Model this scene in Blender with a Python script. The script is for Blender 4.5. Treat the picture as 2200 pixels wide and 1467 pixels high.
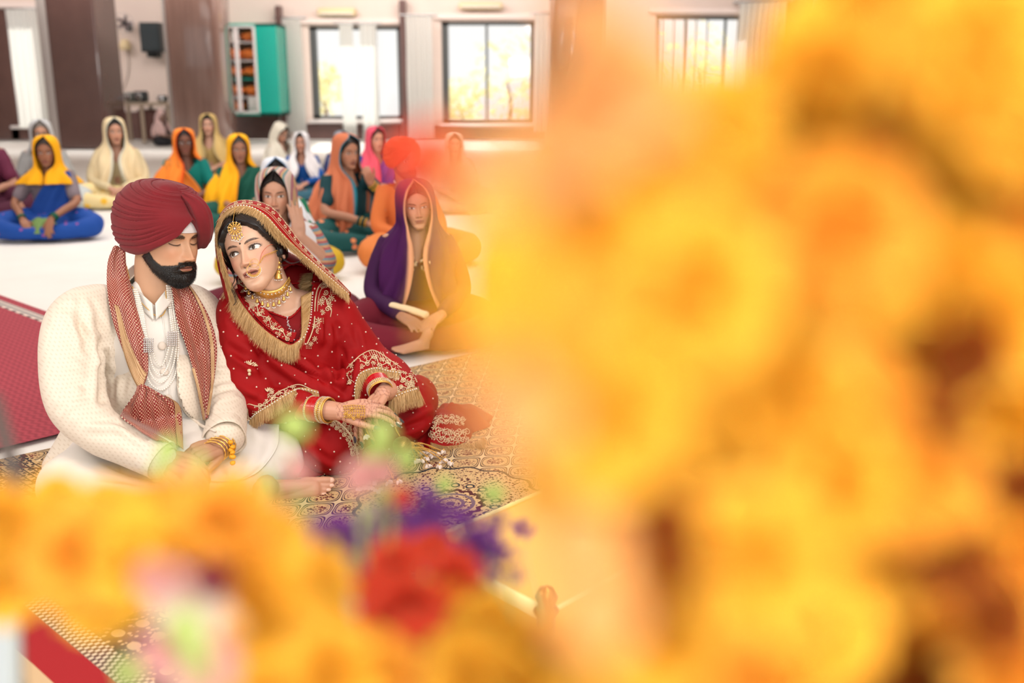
import bpy, bmesh, math, random
import numpy as np
from mathutils import Vector, Matrix
from mathutils.bvhtree import BVHTree

for _o in list(bpy.data.objects):
    bpy.data.objects.remove(_o)
SC = bpy.context.scene
COL = SC.collection
random.seed(7)
RNG = np.random.default_rng(7)

# ------------------------------------------------------------------ camera, world, lights, exposure
TILT = math.radians(14.5)
FPX = 2139.0
CAM = np.array([0.0, 0.0, 1.10])
cam_data = bpy.data.cameras.new('camera')
cam = bpy.data.objects.new('camera', cam_data)
COL.objects.link(cam)
cam.location = CAM
cam.rotation_euler = (math.pi / 2 - TILT, 0, 0)
cam_data.sensor_width = 36.0
cam_data.lens = 35.0
cam_data.clip_start = 0.02
cam_data.clip_end = 200
cam_data.dof.use_dof = True
cam_data.dof.focus_distance = 2.75
cam_data.dof.aperture_fstop = 2.1
cam_data.dof.aperture_blades = 0
SC.camera = cam

world = bpy.data.worlds.new('world')
SC.world = world
world.use_nodes = True
_bg = world.node_tree.nodes['Background']
_bg.inputs[0].default_value = (1.0, 0.985, 0.955, 1)
_bg.inputs[1].default_value = 1.15


def area(name, loc, target, size, power, col=(1, 1, 1), sy=None):
    l = bpy.data.lights.new(name, 'AREA')
    l.energy = power
    l.color = col
    l.size = size
    if sy:
        l.shape = 'RECTANGLE'
        l.size_y = sy
    o = bpy.data.objects.new(name, l)
    COL.objects.link(o)
    o.location = loc
    d = Vector(target) - Vector(loc)
    o.rotation_euler = d.to_track_quat('-Z', 'Y').to_euler()
    return o


area('window_daylight', (-3.6, 1.2, 2.8), (-0.7, 2.9, 0.4), 1.4, 42, (1, 0.97, 0.92), 1.4)  # area light added at upper left to shape the couple; no window there
area('ceiling_light_front', (1.1, 1.1, 3.0), (-0.6, 2.8, 0.3), 1.0, 50, (1, 0.95, 0.88), 1.0)
area('ceiling_panel_light', (0.6, 5.5, 3.6), (-0.6, 3.6, 0.3), 2.4, 30, (1, 0.96, 0.9), 2.4)
area('hall_light', (-2, 8.5, 3.85), (-2, 8.5, 0), 7, 250, (1, 0.97, 0.93), 5)
area('hall_light_far', (-3.5, 17.6, 3.85), (-3.5, 20.2, 0.8), 15, 1000, (1, 0.97, 0.93), 2.2)  # fill light added under the ceiling to brighten the far wall
area('window_behind_camera', (0.35, -0.7, 1.75), (0.05, 0.4, 0.95), 0.9, 42, (1, 0.97, 0.92), 0.9)  # unseen fill added beside the camera to brighten the foreground flowers
_s = bpy.data.lights.new('sun', 'SUN'); _s.energy = 5.0; _s.angle = math.radians(3); _s.color = (1, 0.96, 0.88)
_so = bpy.data.objects.new('sun', _s); COL.objects.link(_so); _so.location = (0, 30, 12)
_so.rotation_euler = Vector((0.12, -1, -0.62)).to_track_quat('-Z', 'Y').to_euler()
SC.view_settings.view_transform = 'Standard'
SC.view_settings.look = 'None'
SC.view_settings.exposure = -0.12
SC.view_settings.gamma = 1
SC.view_settings.use_curve_mapping = False
SC.cycles.use_denoising = True
SC.cycles.max_bounces = 7
SC.cycles.diffuse_bounces = 3
SC.cycles.glossy_bounces = 3
SC.cycles.transmission_bounces = 4
SC.cycles.transparent_max_bounces = 8
SC.cycles.caustics_reflective = False
SC.cycles.caustics_refractive = False

# ------------------------------------------------------------------ pixel -> place
FWD = np.array([0, math.cos(TILT), -math.sin(TILT)])
UPV = np.array([0, math.sin(TILT), math.cos(TILT)])
RGT = np.array([1.0, 0, 0])


def at(px, py, D):
    """Point seen at pixel (px, py) at distance D along the lens axis."""
    return CAM + D * (FWD + (px - 1100) / FPX * RGT + (733.5 - py) / FPX * UPV)


def gnd(px, py, z=0.0):
    d = FWD + (px - 1100) / FPX * RGT + (733.5 - py) / FPX * UPV
    return CAM + d * (z - CAM[2]) / d[2]


def aty(px, py, Y):
    d = FWD + (px - 1100) / FPX * RGT + (733.5 - py) / FPX * UPV
    return CAM + d * Y / d[1]


def M_(D):
    """metres per pixel at axis distance D"""
    return D / FPX


# ------------------------------------------------------------------ geometry collectors
class Geo:
    def __init__(s):
        s.v = []; s.f = []; s.c = []; s.n = 0; s.m = []

    def add(s, V, F, col=None, mi=0):
        V = np.asarray(V, float).reshape(-1, 3)
        F = np.asarray(F, int)
        if F.shape[1] == 3:
            F = np.concatenate([F, -np.ones((len(F), 1), int)], 1)
        F2 = np.where(F >= 0, F + s.n, -1)
        s.v.append(V); s.f.append(F2); s.n += len(V)
        s.m.append(np.full(len(F2), mi))
        if col is None:
            col = np.ones((len(V), 3))
        col = np.asarray(col, float)
        if col.ndim == 1:
            col = np.tile(col, (len(V), 1))
        s.c.append(col)
        return s

    def arr(s):
        return np.concatenate(s.v), np.concatenate(s.f), np.concatenate(s.c), np.concatenate(s.m)


def new_mesh(name, V, F, C=None, MI=None, smooth=True, uv=None):
    me = bpy.data.meshes.new(name)
    V = np.asarray(V, np.float32); F = np.asarray(F, np.int64)
    if F.shape[1] == 3:
        F = np.concatenate([F, -np.ones((len(F), 1), int)], 1)
    quad = F[:, 3] >= 0
    tot = np.where(quad, 4, 3)
    start = np.concatenate([[0], np.cumsum(tot)[:-1]])
    loops = F.reshape(-1)
    loops = loops[loops >= 0]
    me.vertices.add(len(V)); me.vertices.foreach_set('co', V.reshape(-1))
    me.loops.add(len(loops)); me.loops.foreach_set('vertex_index', loops.astype(np.int32))
    me.polygons.add(len(F)); me.polygons.foreach_set('loop_start', start.astype(np.int32))
    if MI is not None:
        me.polygons.foreach_set('material_index', np.asarray(MI, np.int32))
    me.polygons.foreach_set('use_smooth', np.full(len(F), smooth))
    me.update(calc_edges=True)
    if C is not None:
        a = me.color_attributes.new('Col', 'FLOAT_COLOR', 'POINT')
        C4 = np.ones((len(V), 4), np.float32); C4[:, :3] = C
        a.data.foreach_set('color', C4.reshape(-1))
    if uv is not None:
        l = me.uv_layers.new(name='UVMap')
        l.data.foreach_set('uv', np.asarray(uv, np.float32)[loops].reshape(-1))
    me.validate()
    return me


def obj(name, geo, mats, parent=None, smooth=True, col=False, uv=None, stuff=False, label=None):
    if isinstance(geo, Geo):
        V, F, C, MI = geo.arr()
    else:
        V, F = geo[0], geo[1]
        C = geo[2] if len(geo) > 2 else None
        MI = None
    if not isinstance(mats, (list, tuple)):
        mats = [mats]
    root_ = parent
    while root_ is not None and root_.get('_o') is None:
        root_ = root_.parent
    if root_ is not None:
        o_ = np.array(root_['_o'])
        V = np.asarray(V) - o_
    me = new_mesh(name, V, F, C if col else None, MI if len(mats) > 1 else None, smooth, uv)
    for m in mats:
        me.materials.append(m)
    o = bpy.data.objects.new(name, me)
    COL.objects.link(o)
    if parent is not None:
        o.parent = parent
    if stuff:
        o['kind'] = 'stuff'
    if label:
        o['label'] = label
    return o


def thing(name, label, cat, loc=(0, 0, 0), group=None, rz=0.0):
    """an Empty at the base of a thing; children are given in world space and shifted back (rz = 0)"""
    o = bpy.data.objects.new(name, None)
    COL.objects.link(o)
    o.location = loc
    o.rotation_euler = (0, 0, rz)
    o.empty_display_size = 0.1
    o['label'] = label; o['category'] = cat
    if group:
        o['group'] = group
    o['_o'] = [float(x) for x in loc]
    return o


def tag(o, label, cat, group=None):
    o['label'] = label; o['category'] = cat
    if group:
        o['group'] = group
    return o


def struct(o):
    o['kind'] = 'structure'
    return o


# ------------------------------------------------------------------ numpy shapes
def grid_faces(nu, nv, cu=False, cv=False):
    """vertices indexed [i*nv + j]"""
    iu = np.arange(nu if cu else nu - 1); iv = np.arange(nv if cv else nv - 1)
    I, J = np.meshgrid(iu, iv, indexing='ij')
    I2 = (I + 1) % nu; J2 = (J + 1) % nv
    return np.stack([I * nv + J, I2 * nv + J, I2 * nv + J2, I * nv + J2], -1).reshape(-1, 4)


def spline(P, n, closed=False):
    """Catmull-Rom through P (k, d) -> n samples, spaced by chord length"""
    P = np.asarray(P, float)
    k = len(P)
    if closed:
        Q = np.concatenate([P[-1:], P, P[:2]])
        segs = k
    else:
        Q = np.concatenate([2 * P[:1] - P[1:2], P, 2 * P[-1:] - P[-2:-1]])
        segs = k - 1
    out = []
    M = max(4, int(np.ceil(n * 3 / segs)))
    for i in range(segs):
        p0, p1, p2, p3 = Q[i], Q[i + 1], Q[i + 2], Q[i + 3]
        t = np.linspace(0, 1, M, endpoint=False)[:, None]
        out.append(0.5 * ((2 * p1) + (-p0 + p2) * t + (2 * p0 - 5 * p1 + 4 * p2 - p3) * t ** 2 + (-p0 + 3 * p1 - 3 * p2 + p3) * t ** 3))
    out = np.concatenate(out + [(Q[1] if closed else Q[-2])[None]])
    d = np.linalg.norm(np.diff(out[:, :3], axis=0), axis=1) if out.shape[1] >= 3 else np.linalg.norm(np.diff(out, axis=0), axis=1)
    s = np.concatenate([[0], np.cumsum(d + 1e-12)])
    t = np.linspace(0, s[-1], n, endpoint=not closed)
    return np.stack([np.interp(t, s, out[:, j]) for j in range(out.shape[1])], 1)


def frames(P):
    T = np.gradient(P, axis=0)
    T /= np.linalg.norm(T, axis=1)[:, None] + 1e-12
    a = np.array([0, 0, 1.0]) if abs(T[0][2]) < 0.9 else np.array([1.0, 0, 0])
    n = np.cross(a, T[0]); n /= np.linalg.norm(n)
    N = [n]
    for i in range(1, len(P)):
        n = N[-1] - T[i] * np.dot(N[-1], T[i])
        n /= np.linalg.norm(n) + 1e-12
        N.append(n)
    N = np.array(N)
    return T, N, np.cross(T, N)


def tube(P, r, n=10, caps=True, flat=None, up=None):
    """tapered tube along P (k,3), radii r; flat = (a, b) scale of the section axes; up = direction of axis a"""
    P = np.asarray(P, float); k = len(P)
    r = np.full(k, r, float) if np.isscalar(r) else np.asarray(r, float)
    T, N, B = frames(P)
    if up is not None:
        N = np.asarray(up, float) - T * (T @ np.asarray(up, float))[:, None]
        N /= np.linalg.norm(N, axis=1)[:, None] + 1e-9
        B = np.cross(T, N)
    fa, fb = flat if flat is not None else (1, 1)
    if caps:
        ca = []
        for a in (80, 55, 28):
            ca.append((math.cos(math.radians(a)), math.sin(math.radians(a))))
        P = np.concatenate([[P[0] - T[0] * r[0] * min(fa, fb) * s for c, s in ca], P, [P[-1] + T[-1] * r[-1] * min(fa, fb) * s for c, s in ca[::-1]]])
        r2 = np.concatenate([[r[0] * c for c, s in ca], r, [r[-1] * c for c, s in ca[::-1]]])
        N = np.concatenate([np.repeat(N[:1], 3, 0), N, np.repeat(N[-1:], 3, 0)])
        B = np.concatenate([np.repeat(B[:1], 3, 0), B, np.repeat(B[-1:], 3, 0)])
        r = r2
    k = len(P)
    a = np.linspace(0, 2 * np.pi, n, endpoint=False)
    V = P[:, None] + (N[:, None] * np.cos(a)[None, :, None] * fa + B[:, None] * np.sin(a)[None, :, None] * fb) * r[:, None, None]
    F = grid_faces(k, n, False, True)
    V = V.reshape(-1, 3)
    if caps:
        V = np.concatenate([V, P[:1] , P[-1:]])
        c0, c1 = k * n, k * n + 1
        j = np.arange(n); j2 = (j + 1) % n
        t0 = np.stack([j2, j, np.full(n, c0), np.full(n, -1)], 1) if False else np.stack([np.full(n, c0), j2, j, np.full(n, -1)], 1)
        t1 = np.stack([np.full(n, c1), (k - 1) * n + j, (k - 1) * n + j2, np.full(n, -1)], 1)
        F = np.concatenate([F[:, ::-1] * 1, t0[:, [0, 2, 1, 3]] if False else t0, t1])
        F[:len(F) - 2 * n] = F[:len(F) - 2 * n][:, ::-1]
    return V, F


def ell(c, r, R=None, nu=16, nv=10):
    """closed ellipsoid"""
    th = np.linspace(0, np.pi, nv + 2)[1:-1]
    a = np.linspace(0, 2 * np.pi, nu, endpoint=False)
    T, A = np.meshgrid(th, a, indexing='ij')
    V = np.stack([np.sin(T) * np.cos(A), np.sin(T) * np.sin(A), np.cos(T)], -1).reshape(-1, 3)
    V = np.concatenate([V, [[0, 0, 1], [0, 0, -1]]])
    F = grid_faces(nv, nu, False, True)
    j = np.arange(nu); j2 = (j + 1) % nu
    F = np.concatenate([F, np.stack([np.full(nu, nv * nu), j, j2, np.full(nu, -1)], 1), np.stack([np.full(nu, nv * nu + 1), (nv - 1) * nu + j2, (nv - 1) * nu + j, np.full(nu, -1)], 1)])
    V = V * np.asarray(r, float)
    if R is not None:
        V = V @ np.asarray(R).T
    return V + np.asarray(c, float), F


def box(c, s, R=None):
    V = np.array([[x, y, z] for x in (-.5, .5) for y in (-.5, .5) for z in (-.5, .5)]) * np.asarray(s, float)
    F = np.array([[0, 1, 3, 2], [4, 6, 7, 5], [0, 4, 5, 1], [2, 3, 7, 6], [0, 2, 6, 4], [1, 5, 7, 3]])
    if R is not None:
        V = V @ np.asarray(R).T
    return V + np.asarray(c, float), F


def bbox(c, s, b=0.01, R=None):
    """bevelled box"""
    bm = bmesh.new()
    bmesh.ops.create_cube(bm, size=1)
    for v in bm.verts:
        v.co = Vector((v.co.x * s[0], v.co.y * s[1], v.co.z * s[2]))
    bmesh.ops.bevel(bm, geom=list(bm.edges), offset=min(b, min(s) * 0.45), segments=2, affect='EDGES', profile=0.5)
    bmesh.ops.triangulate(bm, faces=[f for f in bm.faces if len(f.verts) > 4])
    V = np.array([v.co[:] for v in bm.verts])
    bm.verts.index_update()
    F = np.array([[v.index for v in f.verts] + [-1] * (4 - len(f.verts)) for f in bm.faces])
    bm.free()
    if R is not None:
        V = V @ np.asarray(R).T
    return V + np.asarray(c, float), F


def lathe(prof, n=24, c=(0, 0, 0), R=None):
    """prof: (r, z) list, closed shape if r = 0 at the ends"""
    prof = np.asarray(prof, float)
    a = np.linspace(0, 2 * np.pi, n, endpoint=False)
    V = np.stack([prof[:, None, 0] * np.cos(a), prof[:, None, 0] * np.sin(a), np.repeat(prof[:, 1:2], n, 1)], -1).reshape(-1, 3)
    F = grid_faces(len(prof), n, False, True)
    if R is not None:
        V = V @ np.asarray(R).T
    return V + np.asarray(c, float), F


def rotm(yaw=0, pitch=0, roll=0):
    """head frame (face towards -y) -> world. yaw>0 turns the face to +x, pitch>0 bows it, roll>0 leans the crown to +x"""
    y, p, r = map(math.radians, (yaw, pitch, roll))
    Rz = np.array([[math.cos(y), -math.sin(y), 0], [math.sin(y), math.cos(y), 0], [0, 0, 1]])
    Rx = np.array([[1, 0, 0], [0, math.cos(p), -math.sin(p)], [0, math.sin(p), math.cos(p)]])
    Ry = np.array([[math.cos(r), 0, math.sin(r)], [0, 1, 0], [-math.sin(r), 0, math.cos(r)]])
    return Rz @ Rx @ Ry


def _hash(ix, iy, iz):
    h = (ix * 374761393 + iy * 668265263 + iz * 2147483647 // 7 + 1013) & 0xffffffff
    h = ((h ^ (h >> 13)) * 1274126177) & 0xffffffff
    h = (h ^ (h >> 16)) & 0xffffffff
    return h / 4294967295.0


def vnoise(P):
    """value noise in [-1, 1] at points (n, 3)"""
    P = np.asarray(P, float)
    I = np.floor(P).astype(np.int64); f = P - I
    f = f * f * (3 - 2 * f)
    r = 0
    for dx in (0, 1):
        for dy in (0, 1):
            for dz in (0, 1):
                w = (f[:, 0] if dx else 1 - f[:, 0]) * (f[:, 1] if dy else 1 - f[:, 1]) * (f[:, 2] if dz else 1 - f[:, 2])
                r = r + w * _hash(I[:, 0] + dx, I[:, 1] + dy, I[:, 2] + dz)
    return r * 2 - 1


def ss(a, b, x):
    t = np.clip((x - a) / (b - a), 0, 1)
    return t * t * (3 - 2 * t)


def gs(x, c, s):
    return np.exp(-((x - c) / s) ** 2)


def vnormals(V, F):
    V = np.asarray(V, float)
    F = np.asarray(F)
    q = F[:, 3] >= 0 if F.shape[1] == 4 else np.zeros(len(F), bool)
    last = np.where(q, F[:, 3], F[:, 2]) if F.shape[1] == 4 else F[:, 2]
    n = np.cross(V[F[:, 2]] - V[F[:, 0]], V[last] - V[F[:, 1]])
    t = ~q
    n[t] = np.cross(V[F[t, 1]] - V[F[t, 0]], V[F[t, 2]] - V[F[t, 0]])
    N = np.zeros_like(V)
    for k in range(3):
        np.add.at(N, F[:, k], n)
    if F.shape[1] == 4:
        np.add.at(N, F[q, 3], n[q])
    N /= np.linalg.norm(N, axis=1)[:, None] + 1e-12
    return N


def remesh(parts, voxel, smooth=2, fac=0.5):
    """voxel union of closed shapes -> one continuous surface (V, F)"""
    g = Geo()
    for V, F in parts:
        g.add(V, F)
    V, F, _, _ = g.arr()
    me = new_mesh('tmp', V, F)
    o = bpy.data.objects.new('tmp', me)
    COL.objects.link(o)
    m = o.modifiers.new('r', 'REMESH'); m.mode = 'VOXEL'; m.voxel_size = voxel
    if smooth:
        s = o.modifiers.new('s', 'SMOOTH'); s.factor = fac; s.iterations = smooth
    dg = bpy.context.evaluated_depsgraph_get()
    ev = o.evaluated_get(dg)
    em = ev.to_mesh()
    n = len(em.vertices)
    V = np.empty(n * 3, np.float32); em.vertices.foreach_get('co', V)
    np_ = len(em.polygons)
    ls = np.empty(np_, np.int32); em.polygons.foreach_get('loop_start', ls)
    lt = np.empty(np_, np.int32); em.polygons.foreach_get('loop_total', lt)
    lv = np.empty(len(em.loops), np.int32); em.loops.foreach_get('vertex_index', lv)
    F = np.full((np_, 4), -1, int)
    for k in range(4):
        ok = lt > k
        F[ok, k] = lv[ls[ok] + k]
    ev.to_mesh_clear()
    bpy.data.objects.remove(o); bpy.data.meshes.remove(me)
    return V.reshape(-1, 3).astype(float), F


def bvh(V, F):
    return BVHTree.FromPolygons([tuple(v) for v in V], [tuple(i for i in f if i >= 0) for f in F])


def drop(b, px, py):
    """point and normal where the line of sight through (px, py) meets a surface"""
    d = FWD + (px - 1100) / FPX * RGT + (733.5 - py) / FPX * UPV
    d = d / np.linalg.norm(d)
    h = b.ray_cast(Vector(CAM), Vector(d))
    if h[0] is None:
        return None, None
    n = np.array(h[1])
    if n @ d > 0:
        n = -n
    return np.array(h[0]), n


# ------------------------------------------------------------------ materials
def lin(c):
    c = np.asarray(c, float) / 255.0
    return tuple(np.where(c <= 0.04045, c / 12.92, ((c + 0.055) / 1.055) ** 2.4))


class X:
    """tiny expression layer over shader math nodes"""
    nt = None

    def __init__(s, k):
        s.k = k

    @staticmethod
    def m(op, *a):
        n = X.nt.nodes.new('ShaderNodeMath'); n.operation = op
        for i, v in enumerate(a):
            if isinstance(v, X):
                X.nt.links.new(v.k, n.inputs[i])
            else:
                n.inputs[i].default_value = float(v)
        return X(n.outputs[0])

    def __add__(s, o): return X.m('ADD', s, o)
    __radd__ = __add__
    def __sub__(s, o): return X.m('SUBTRACT', s, o)
    def __rsub__(s, o): return X.m('SUBTRACT', o, s)
    def __mul__(s, o): return X.m('MULTIPLY', s, o)
    __rmul__ = __mul__
    def __truediv__(s, o): return X.m('DIVIDE', s, o)
    def sin(s): return X.m('SINE', s)
    def cos(s): return X.m('COSINE', s)
    def abs(s): return X.m('ABSOLUTE', s)
    def fract(s): return X.m('FRACT', s)
    def floor(s): return X.m('FLOOR', s)
    def sqrt(s): return X.m('SQRT', s)
    def lt(s, o): return X.m('LESS_THAN', s, o)
    def gt(s, o): return X.m('GREATER_THAN', s, o)
    def max(s, o): return X.m('MAXIMUM', s, o)
    def min(s, o): return X.m('MINIMUM', s, o)
    def band(s, a, b): return s.gt(a) * s.lt(b)
    def atan2(s, o): return X.m('ARCTAN2', s, o)


def xmix(f, a, b):
    n = X.nt.nodes.new('ShaderNodeMix'); n.data_type = 'RGBA'
    if isinstance(f, X):
        X.nt.links.new(f.k, n.inputs[0])
    else:
        n.inputs[0].default_value = f
    for i, v in ((6, a), (7, b)):
        if isinstance(v, X):
            X.nt.links.new(v.k, n.inputs[i])
        else:
            n.inputs[i].default_value = (*v[:3], 1)
    return X(n.outputs[2])


def xcoord(kind='Object'):
    n = X.nt.nodes.new('ShaderNodeTexCoord')
    s = X.nt.nodes.new('ShaderNodeSeparateXYZ')
    X.nt.links.new(n.outputs[kind], s.inputs[0])
    return X(s.outputs[0]), X(s.outputs[1]), X(s.outputs[2]), X(n.outputs[kind])


def xcomb(a, b, c=0.0):
    n = X.nt.nodes.new('ShaderNodeCombineXYZ')
    for i, v in enumerate((a, b, c)):
        if isinstance(v, X):
            X.nt.links.new(v.k, n.inputs[i])
        else:
            n.inputs[i].default_value = v
    return X(n.outputs[0])


def xnoise(vec, scale, detail=2, rough=0.5):
    n = X.nt.nodes.new('ShaderNodeTexNoise')
    n.inputs['Scale'].default_value = scale; n.inputs['Detail'].default_value = detail
    n.inputs['Roughness'].default_value = rough
    if vec is not None:
        X.nt.links.new(vec.k, n.inputs['Vector'])
    return X(n.outputs[0])


def xvor(vec, scale, rnd=1.0, feat='F1'):
    n = X.nt.nodes.new('ShaderNodeTexVoronoi')
    n.feature = feat
    n.inputs['Scale'].default_value = scale; n.inputs['Randomness'].default_value = rnd
    if vec is not None:
        X.nt.links.new(vec.k, n.inputs['Vector'])
    return X(n.outputs['Distance'])


def xvcol(name='Col'):
    n = X.nt.nodes.new('ShaderNodeAttribute'); n.attribute_name = name
    return X(n.outputs['Color'])


def mat(name, col=(200, 200, 200), rough=0.6, col2=None, nscale=40, detail=3, bump=0.0, bscale=300, bump_fn=None,
        metal=0.0, sheen=0.0, sss=0.0, vcol=False, fn=None, emit=None, trans=0.0, alpha=1.0, spec=0.5, transluc=0.0, coat=0.0):
    m = bpy.data.materials.new(name)
    m.use_nodes = True
    nt = m.node_tree; X.nt = nt
    b = nt.nodes['Principled BSDF']
    b.inputs['Roughness'].default_value = rough
    b.inputs['Metallic'].default_value = metal
    b.inputs['Specular IOR Level'].default_value = spec
    b.inputs['Sheen Weight'].default_value = sheen
    b.inputs['Coat Weight'].default_value = coat
    if sss:
        b.inputs['Subsurface Weight'].default_value = sss
        b.inputs['Subsurface Radius'].default_value = (1.0, 0.35, 0.2)
        b.inputs['Subsurface Scale'].default_value = 0.006
    b.inputs['Transmission Weight'].default_value = trans
    b.inputs['Alpha'].default_value = alpha
    c = None
    if fn is not None:
        c = fn()
    elif vcol:
        c = xvcol()
        if col2 is not None:
            _, _, _, v = xcoord()
            c = xmix(xnoise(v, nscale, detail) * 0.35, c, lin(col2))
    elif col2 is not None:
        _, _, _, v = xcoord()
        c = xmix(xnoise(v, nscale, detail), lin(col), lin(col2))
    if c is None:
        b.inputs['Base Color'].default_value = (*lin(col), 1)
    else:
        nt.links.new(c.k, b.inputs['Base Color'])
    if emit:
        b.inputs['Emission Color'].default_value = (*lin(emit[:3]), 1)
        b.inputs['Emission Strength'].default_value = emit[3]
    if bump or bump_fn:
        bn = nt.nodes.new('ShaderNodeBump')
        bn.inputs['Strength'].default_value = min(1, bump) if bump else 0.5
        bn.inputs['Distance'].default_value = 0.002
        if bump_fn:
            h = bump_fn()
        else:
            _, _, _, v = xcoord()
            h = xnoise(v, bscale, 3)
        nt.links.new(h.k, bn.inputs['Height'])
        nt.links.new(bn.outputs[0], b.inputs['Normal'])
    if transluc:
        t = nt.nodes.new('ShaderNodeBsdfTranslucent')
        if c is None:
            t.inputs[0].default_value = (*lin(col), 1)
        else:
            nt.links.new(c.k, t.inputs[0])
        mx = nt.nodes.new('ShaderNodeMixShader'); mx.inputs[0].default_value = transluc
        nt.links.new(b.outputs[0], mx.inputs[1]); nt.links.new(t.outputs[0], mx.inputs[2])
        nt.links.new(mx.outputs[0], nt.nodes['Material Output'].inputs[0])
    return m
MT = {}
# ------------------------------------------------------------------ the hall

MT['sheet'] = mat('white_sheet', (247, 245, 240), 0.8, col2=(236, 233, 227), nscale=2.5, bump=0.3, bscale=6)
MT['wall'] = mat('pale_pink_paint', (244, 226, 214), 0.7, col2=(238, 218, 208), nscale=3)
MT['dado'] = mat('brown_laminate', (116, 84, 78), 0.25, col2=(98, 70, 66), nscale=8)
MT['beam'] = mat('beam_paint', (248, 230, 222), 0.7)


def f_pillar():
    x, y, z, v = xcoord()
    w = xnoise(xcomb(x * 9, y * 9, z * 0.6), 1.5, 4)
    return xmix(w, lin((152, 120, 108)), lin((98, 70, 64)))


MT['pillar'] = mat('grained_pillar_laminate', rough=0.12, fn=f_pillar, coat=0.4)
MT['pillar_dark'] = mat('dark_pillar_laminate', (104, 76, 70), 0.14, col2=(88, 62, 58), nscale=3, coat=0.3)
MT['pillar_grey'] = mat('grey_pillar_edge', (165, 155, 150), 0.3)
MT['curtain'] = mat('sheer_white_curtain', (240, 240, 236), 0.9, transluc=0.5)
MT['frame_dark'] = mat('dark_window_frame', (82, 84, 84), 0.4)
MT['sill'] = mat('marble_sill', (236, 228, 226), 0.3)
MT['teal'] = mat('teal_laminate', (22, 170, 152), 0.25)
MT['black'] = mat('black_plastic', (44, 50, 54), 0.5)
MT['steel'] = mat('steel', (200, 202, 204), 0.25, metal=1.0)
MT['cream'] = mat('cream_plastic', (244, 222, 176), 0.5)
MT['table'] = mat('table_laminate', (190, 172, 150), 0.4)
MT['orange_cloth'] = mat('orange_bundle_cloth', (255, 150, 62), 0.8, col2=(244, 116, 48), nscale=6)
MT['white_box'] = mat('white_card', (240, 236, 230), 0.7)


def glass_mat(name):
    m = bpy.data.materials.new(name); m.use_nodes = True
    nt = m.node_tree
    nt.nodes.remove(nt.nodes['Principled BSDF'])
    t = nt.nodes.new('ShaderNodeBsdfTransparent'); g = nt.nodes.new('ShaderNodeBsdfGlossy'); g.inputs['Roughness'].default_value = 0.03
    mx = nt.nodes.new('ShaderNodeMixShader'); mx.inputs[0].default_value = 0.04
    nt.links.new(t.outputs[0], mx.inputs[1]); nt.links.new(g.outputs[0], mx.inputs[2])
    nt.links.new(mx.outputs[0], nt.nodes['Material Output'].inputs[0])
    return m


MT['glass'] = glass_mat('window_glass')

g = Geo()
n = 60
xs = np.linspace(-14, 12, 90); ys = np.concatenate([np.linspace(-1, 8, 90), np.linspace(8.3, 23, 40)])
Xg, Yg = np.meshgrid(xs, ys, indexing='ij')
Pf = np.stack([Xg.ravel(), Yg.ravel(), np.zeros(Xg.size)], 1)
# the floor sheets lie in soft wrinkles
Pf[:, 2] = 0.006 * vnoise(Pf * [0.8, 1.6, 1]) - 0.008
Pf[:, 2] *= ss(3.2, 5, Pf[:, 1])
Pf[:, 2] -= 0.012
g.add(Pf, grid_faces(90, 130))
struct(obj('floor', g, MT['sheet']))

WY = 20.7


def span(px0, px1, py0, py1, Y, dz=0.0):
    """x and z range of a pixel box on the plane y = Y"""
    m = (py0 + py1) / 2
    a = aty(px0, m, Y); b = aty(px1, m, Y)
    zt = aty((px0 + px1) / 2, py0, Y)[2]; zb = aty((px0 + px1) / 2, py1, Y)[2]
    return a[0], b[0], zb, zt


def slab(name, px0, px1, py0, py1, Y, depth, m, parent=None, z0=None, z1=None, b=0.01):
    x0, x1, zb, zt = span(px0, px1, py0, py1, Y)
    if z0 is not None: zb = z0
    if z1 is not None: zt = z1
    g = Geo(); g.add(*bbox(((x0 + x1) / 2, Y + depth / 2, (zb + zt) / 2), (x1 - x0, depth, zt - zb), b))
    return obj(name, g, m, parent, smooth=False)


# back wall: pieces around the window openings (x positions on the wall plane)
TOPZ = 3.95


def wx(px, py=160):
    return aty(px, py, WY)[0]


def wz(py, px=800):
    return aty(px, py, WY)[2]


wall = Geo()
openings = [(24, 99, 22, 268), (202, 222, 28, 245), (668, 862, 56, 256), (950, 1148, 46, 266), (1405, 1590, 34, 262)]
zsill = wz(262)
cur = -14.0
gw = Geo(); gd = Geo()
for (a, b, t, bt) in openings:
    xa, xb = wx(a), wx(b)
    gw.add(*box(((cur + xa) / 2, WY + 0.15, TOPZ / 2), (xa - cur, 0.3, TOPZ)))
    gw.add(*box(((xa + xb) / 2, WY + 0.15, (wz(t) + TOPZ) / 2), (xb - xa, 0.3, TOPZ - wz(t))))
    gw.add(*box(((xa + xb) / 2, WY + 0.15, wz(bt) / 2), (xb - xa, 0.3, wz(bt))))
    cur = xb
gw.add(*box(((cur + 12) / 2, WY + 0.15, TOPZ / 2), (12 - cur, 0.3, TOPZ)))
struct(obj('wall_back', gw, MT['wall'], smooth=False))
# dado of brown laminate panels, each a panel of its own
dado = struct(thing('baseboard_back', 'brown laminate dado running along the foot of the far wall', 'dado', (0, WY, 0)))
del dado['category']
for (a, b, t) in [(205, 350, 240), (352, 470, 250), (470, 600, 246), (640, 732, 266), (732, 862, 268), (930, 1040, 272), (1040, 1175, 272), (1260, 1420, 262), (1420, 1580, 262)]:
    slab('panel', a, b, t, 300, WY - 0.05, 0.05, MT['dado'], dado, z0=0.0)
struct(slab('wall_panel_left', -200, 24, 17, 250, WY - 0.12, 0.12, MT['pillar_dark'], z0=0.0))
struct(slab('baseboard_left', 24, 104, 268, 300, WY - 0.12, 0.12, MT['dado'], z0=0.0))

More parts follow.
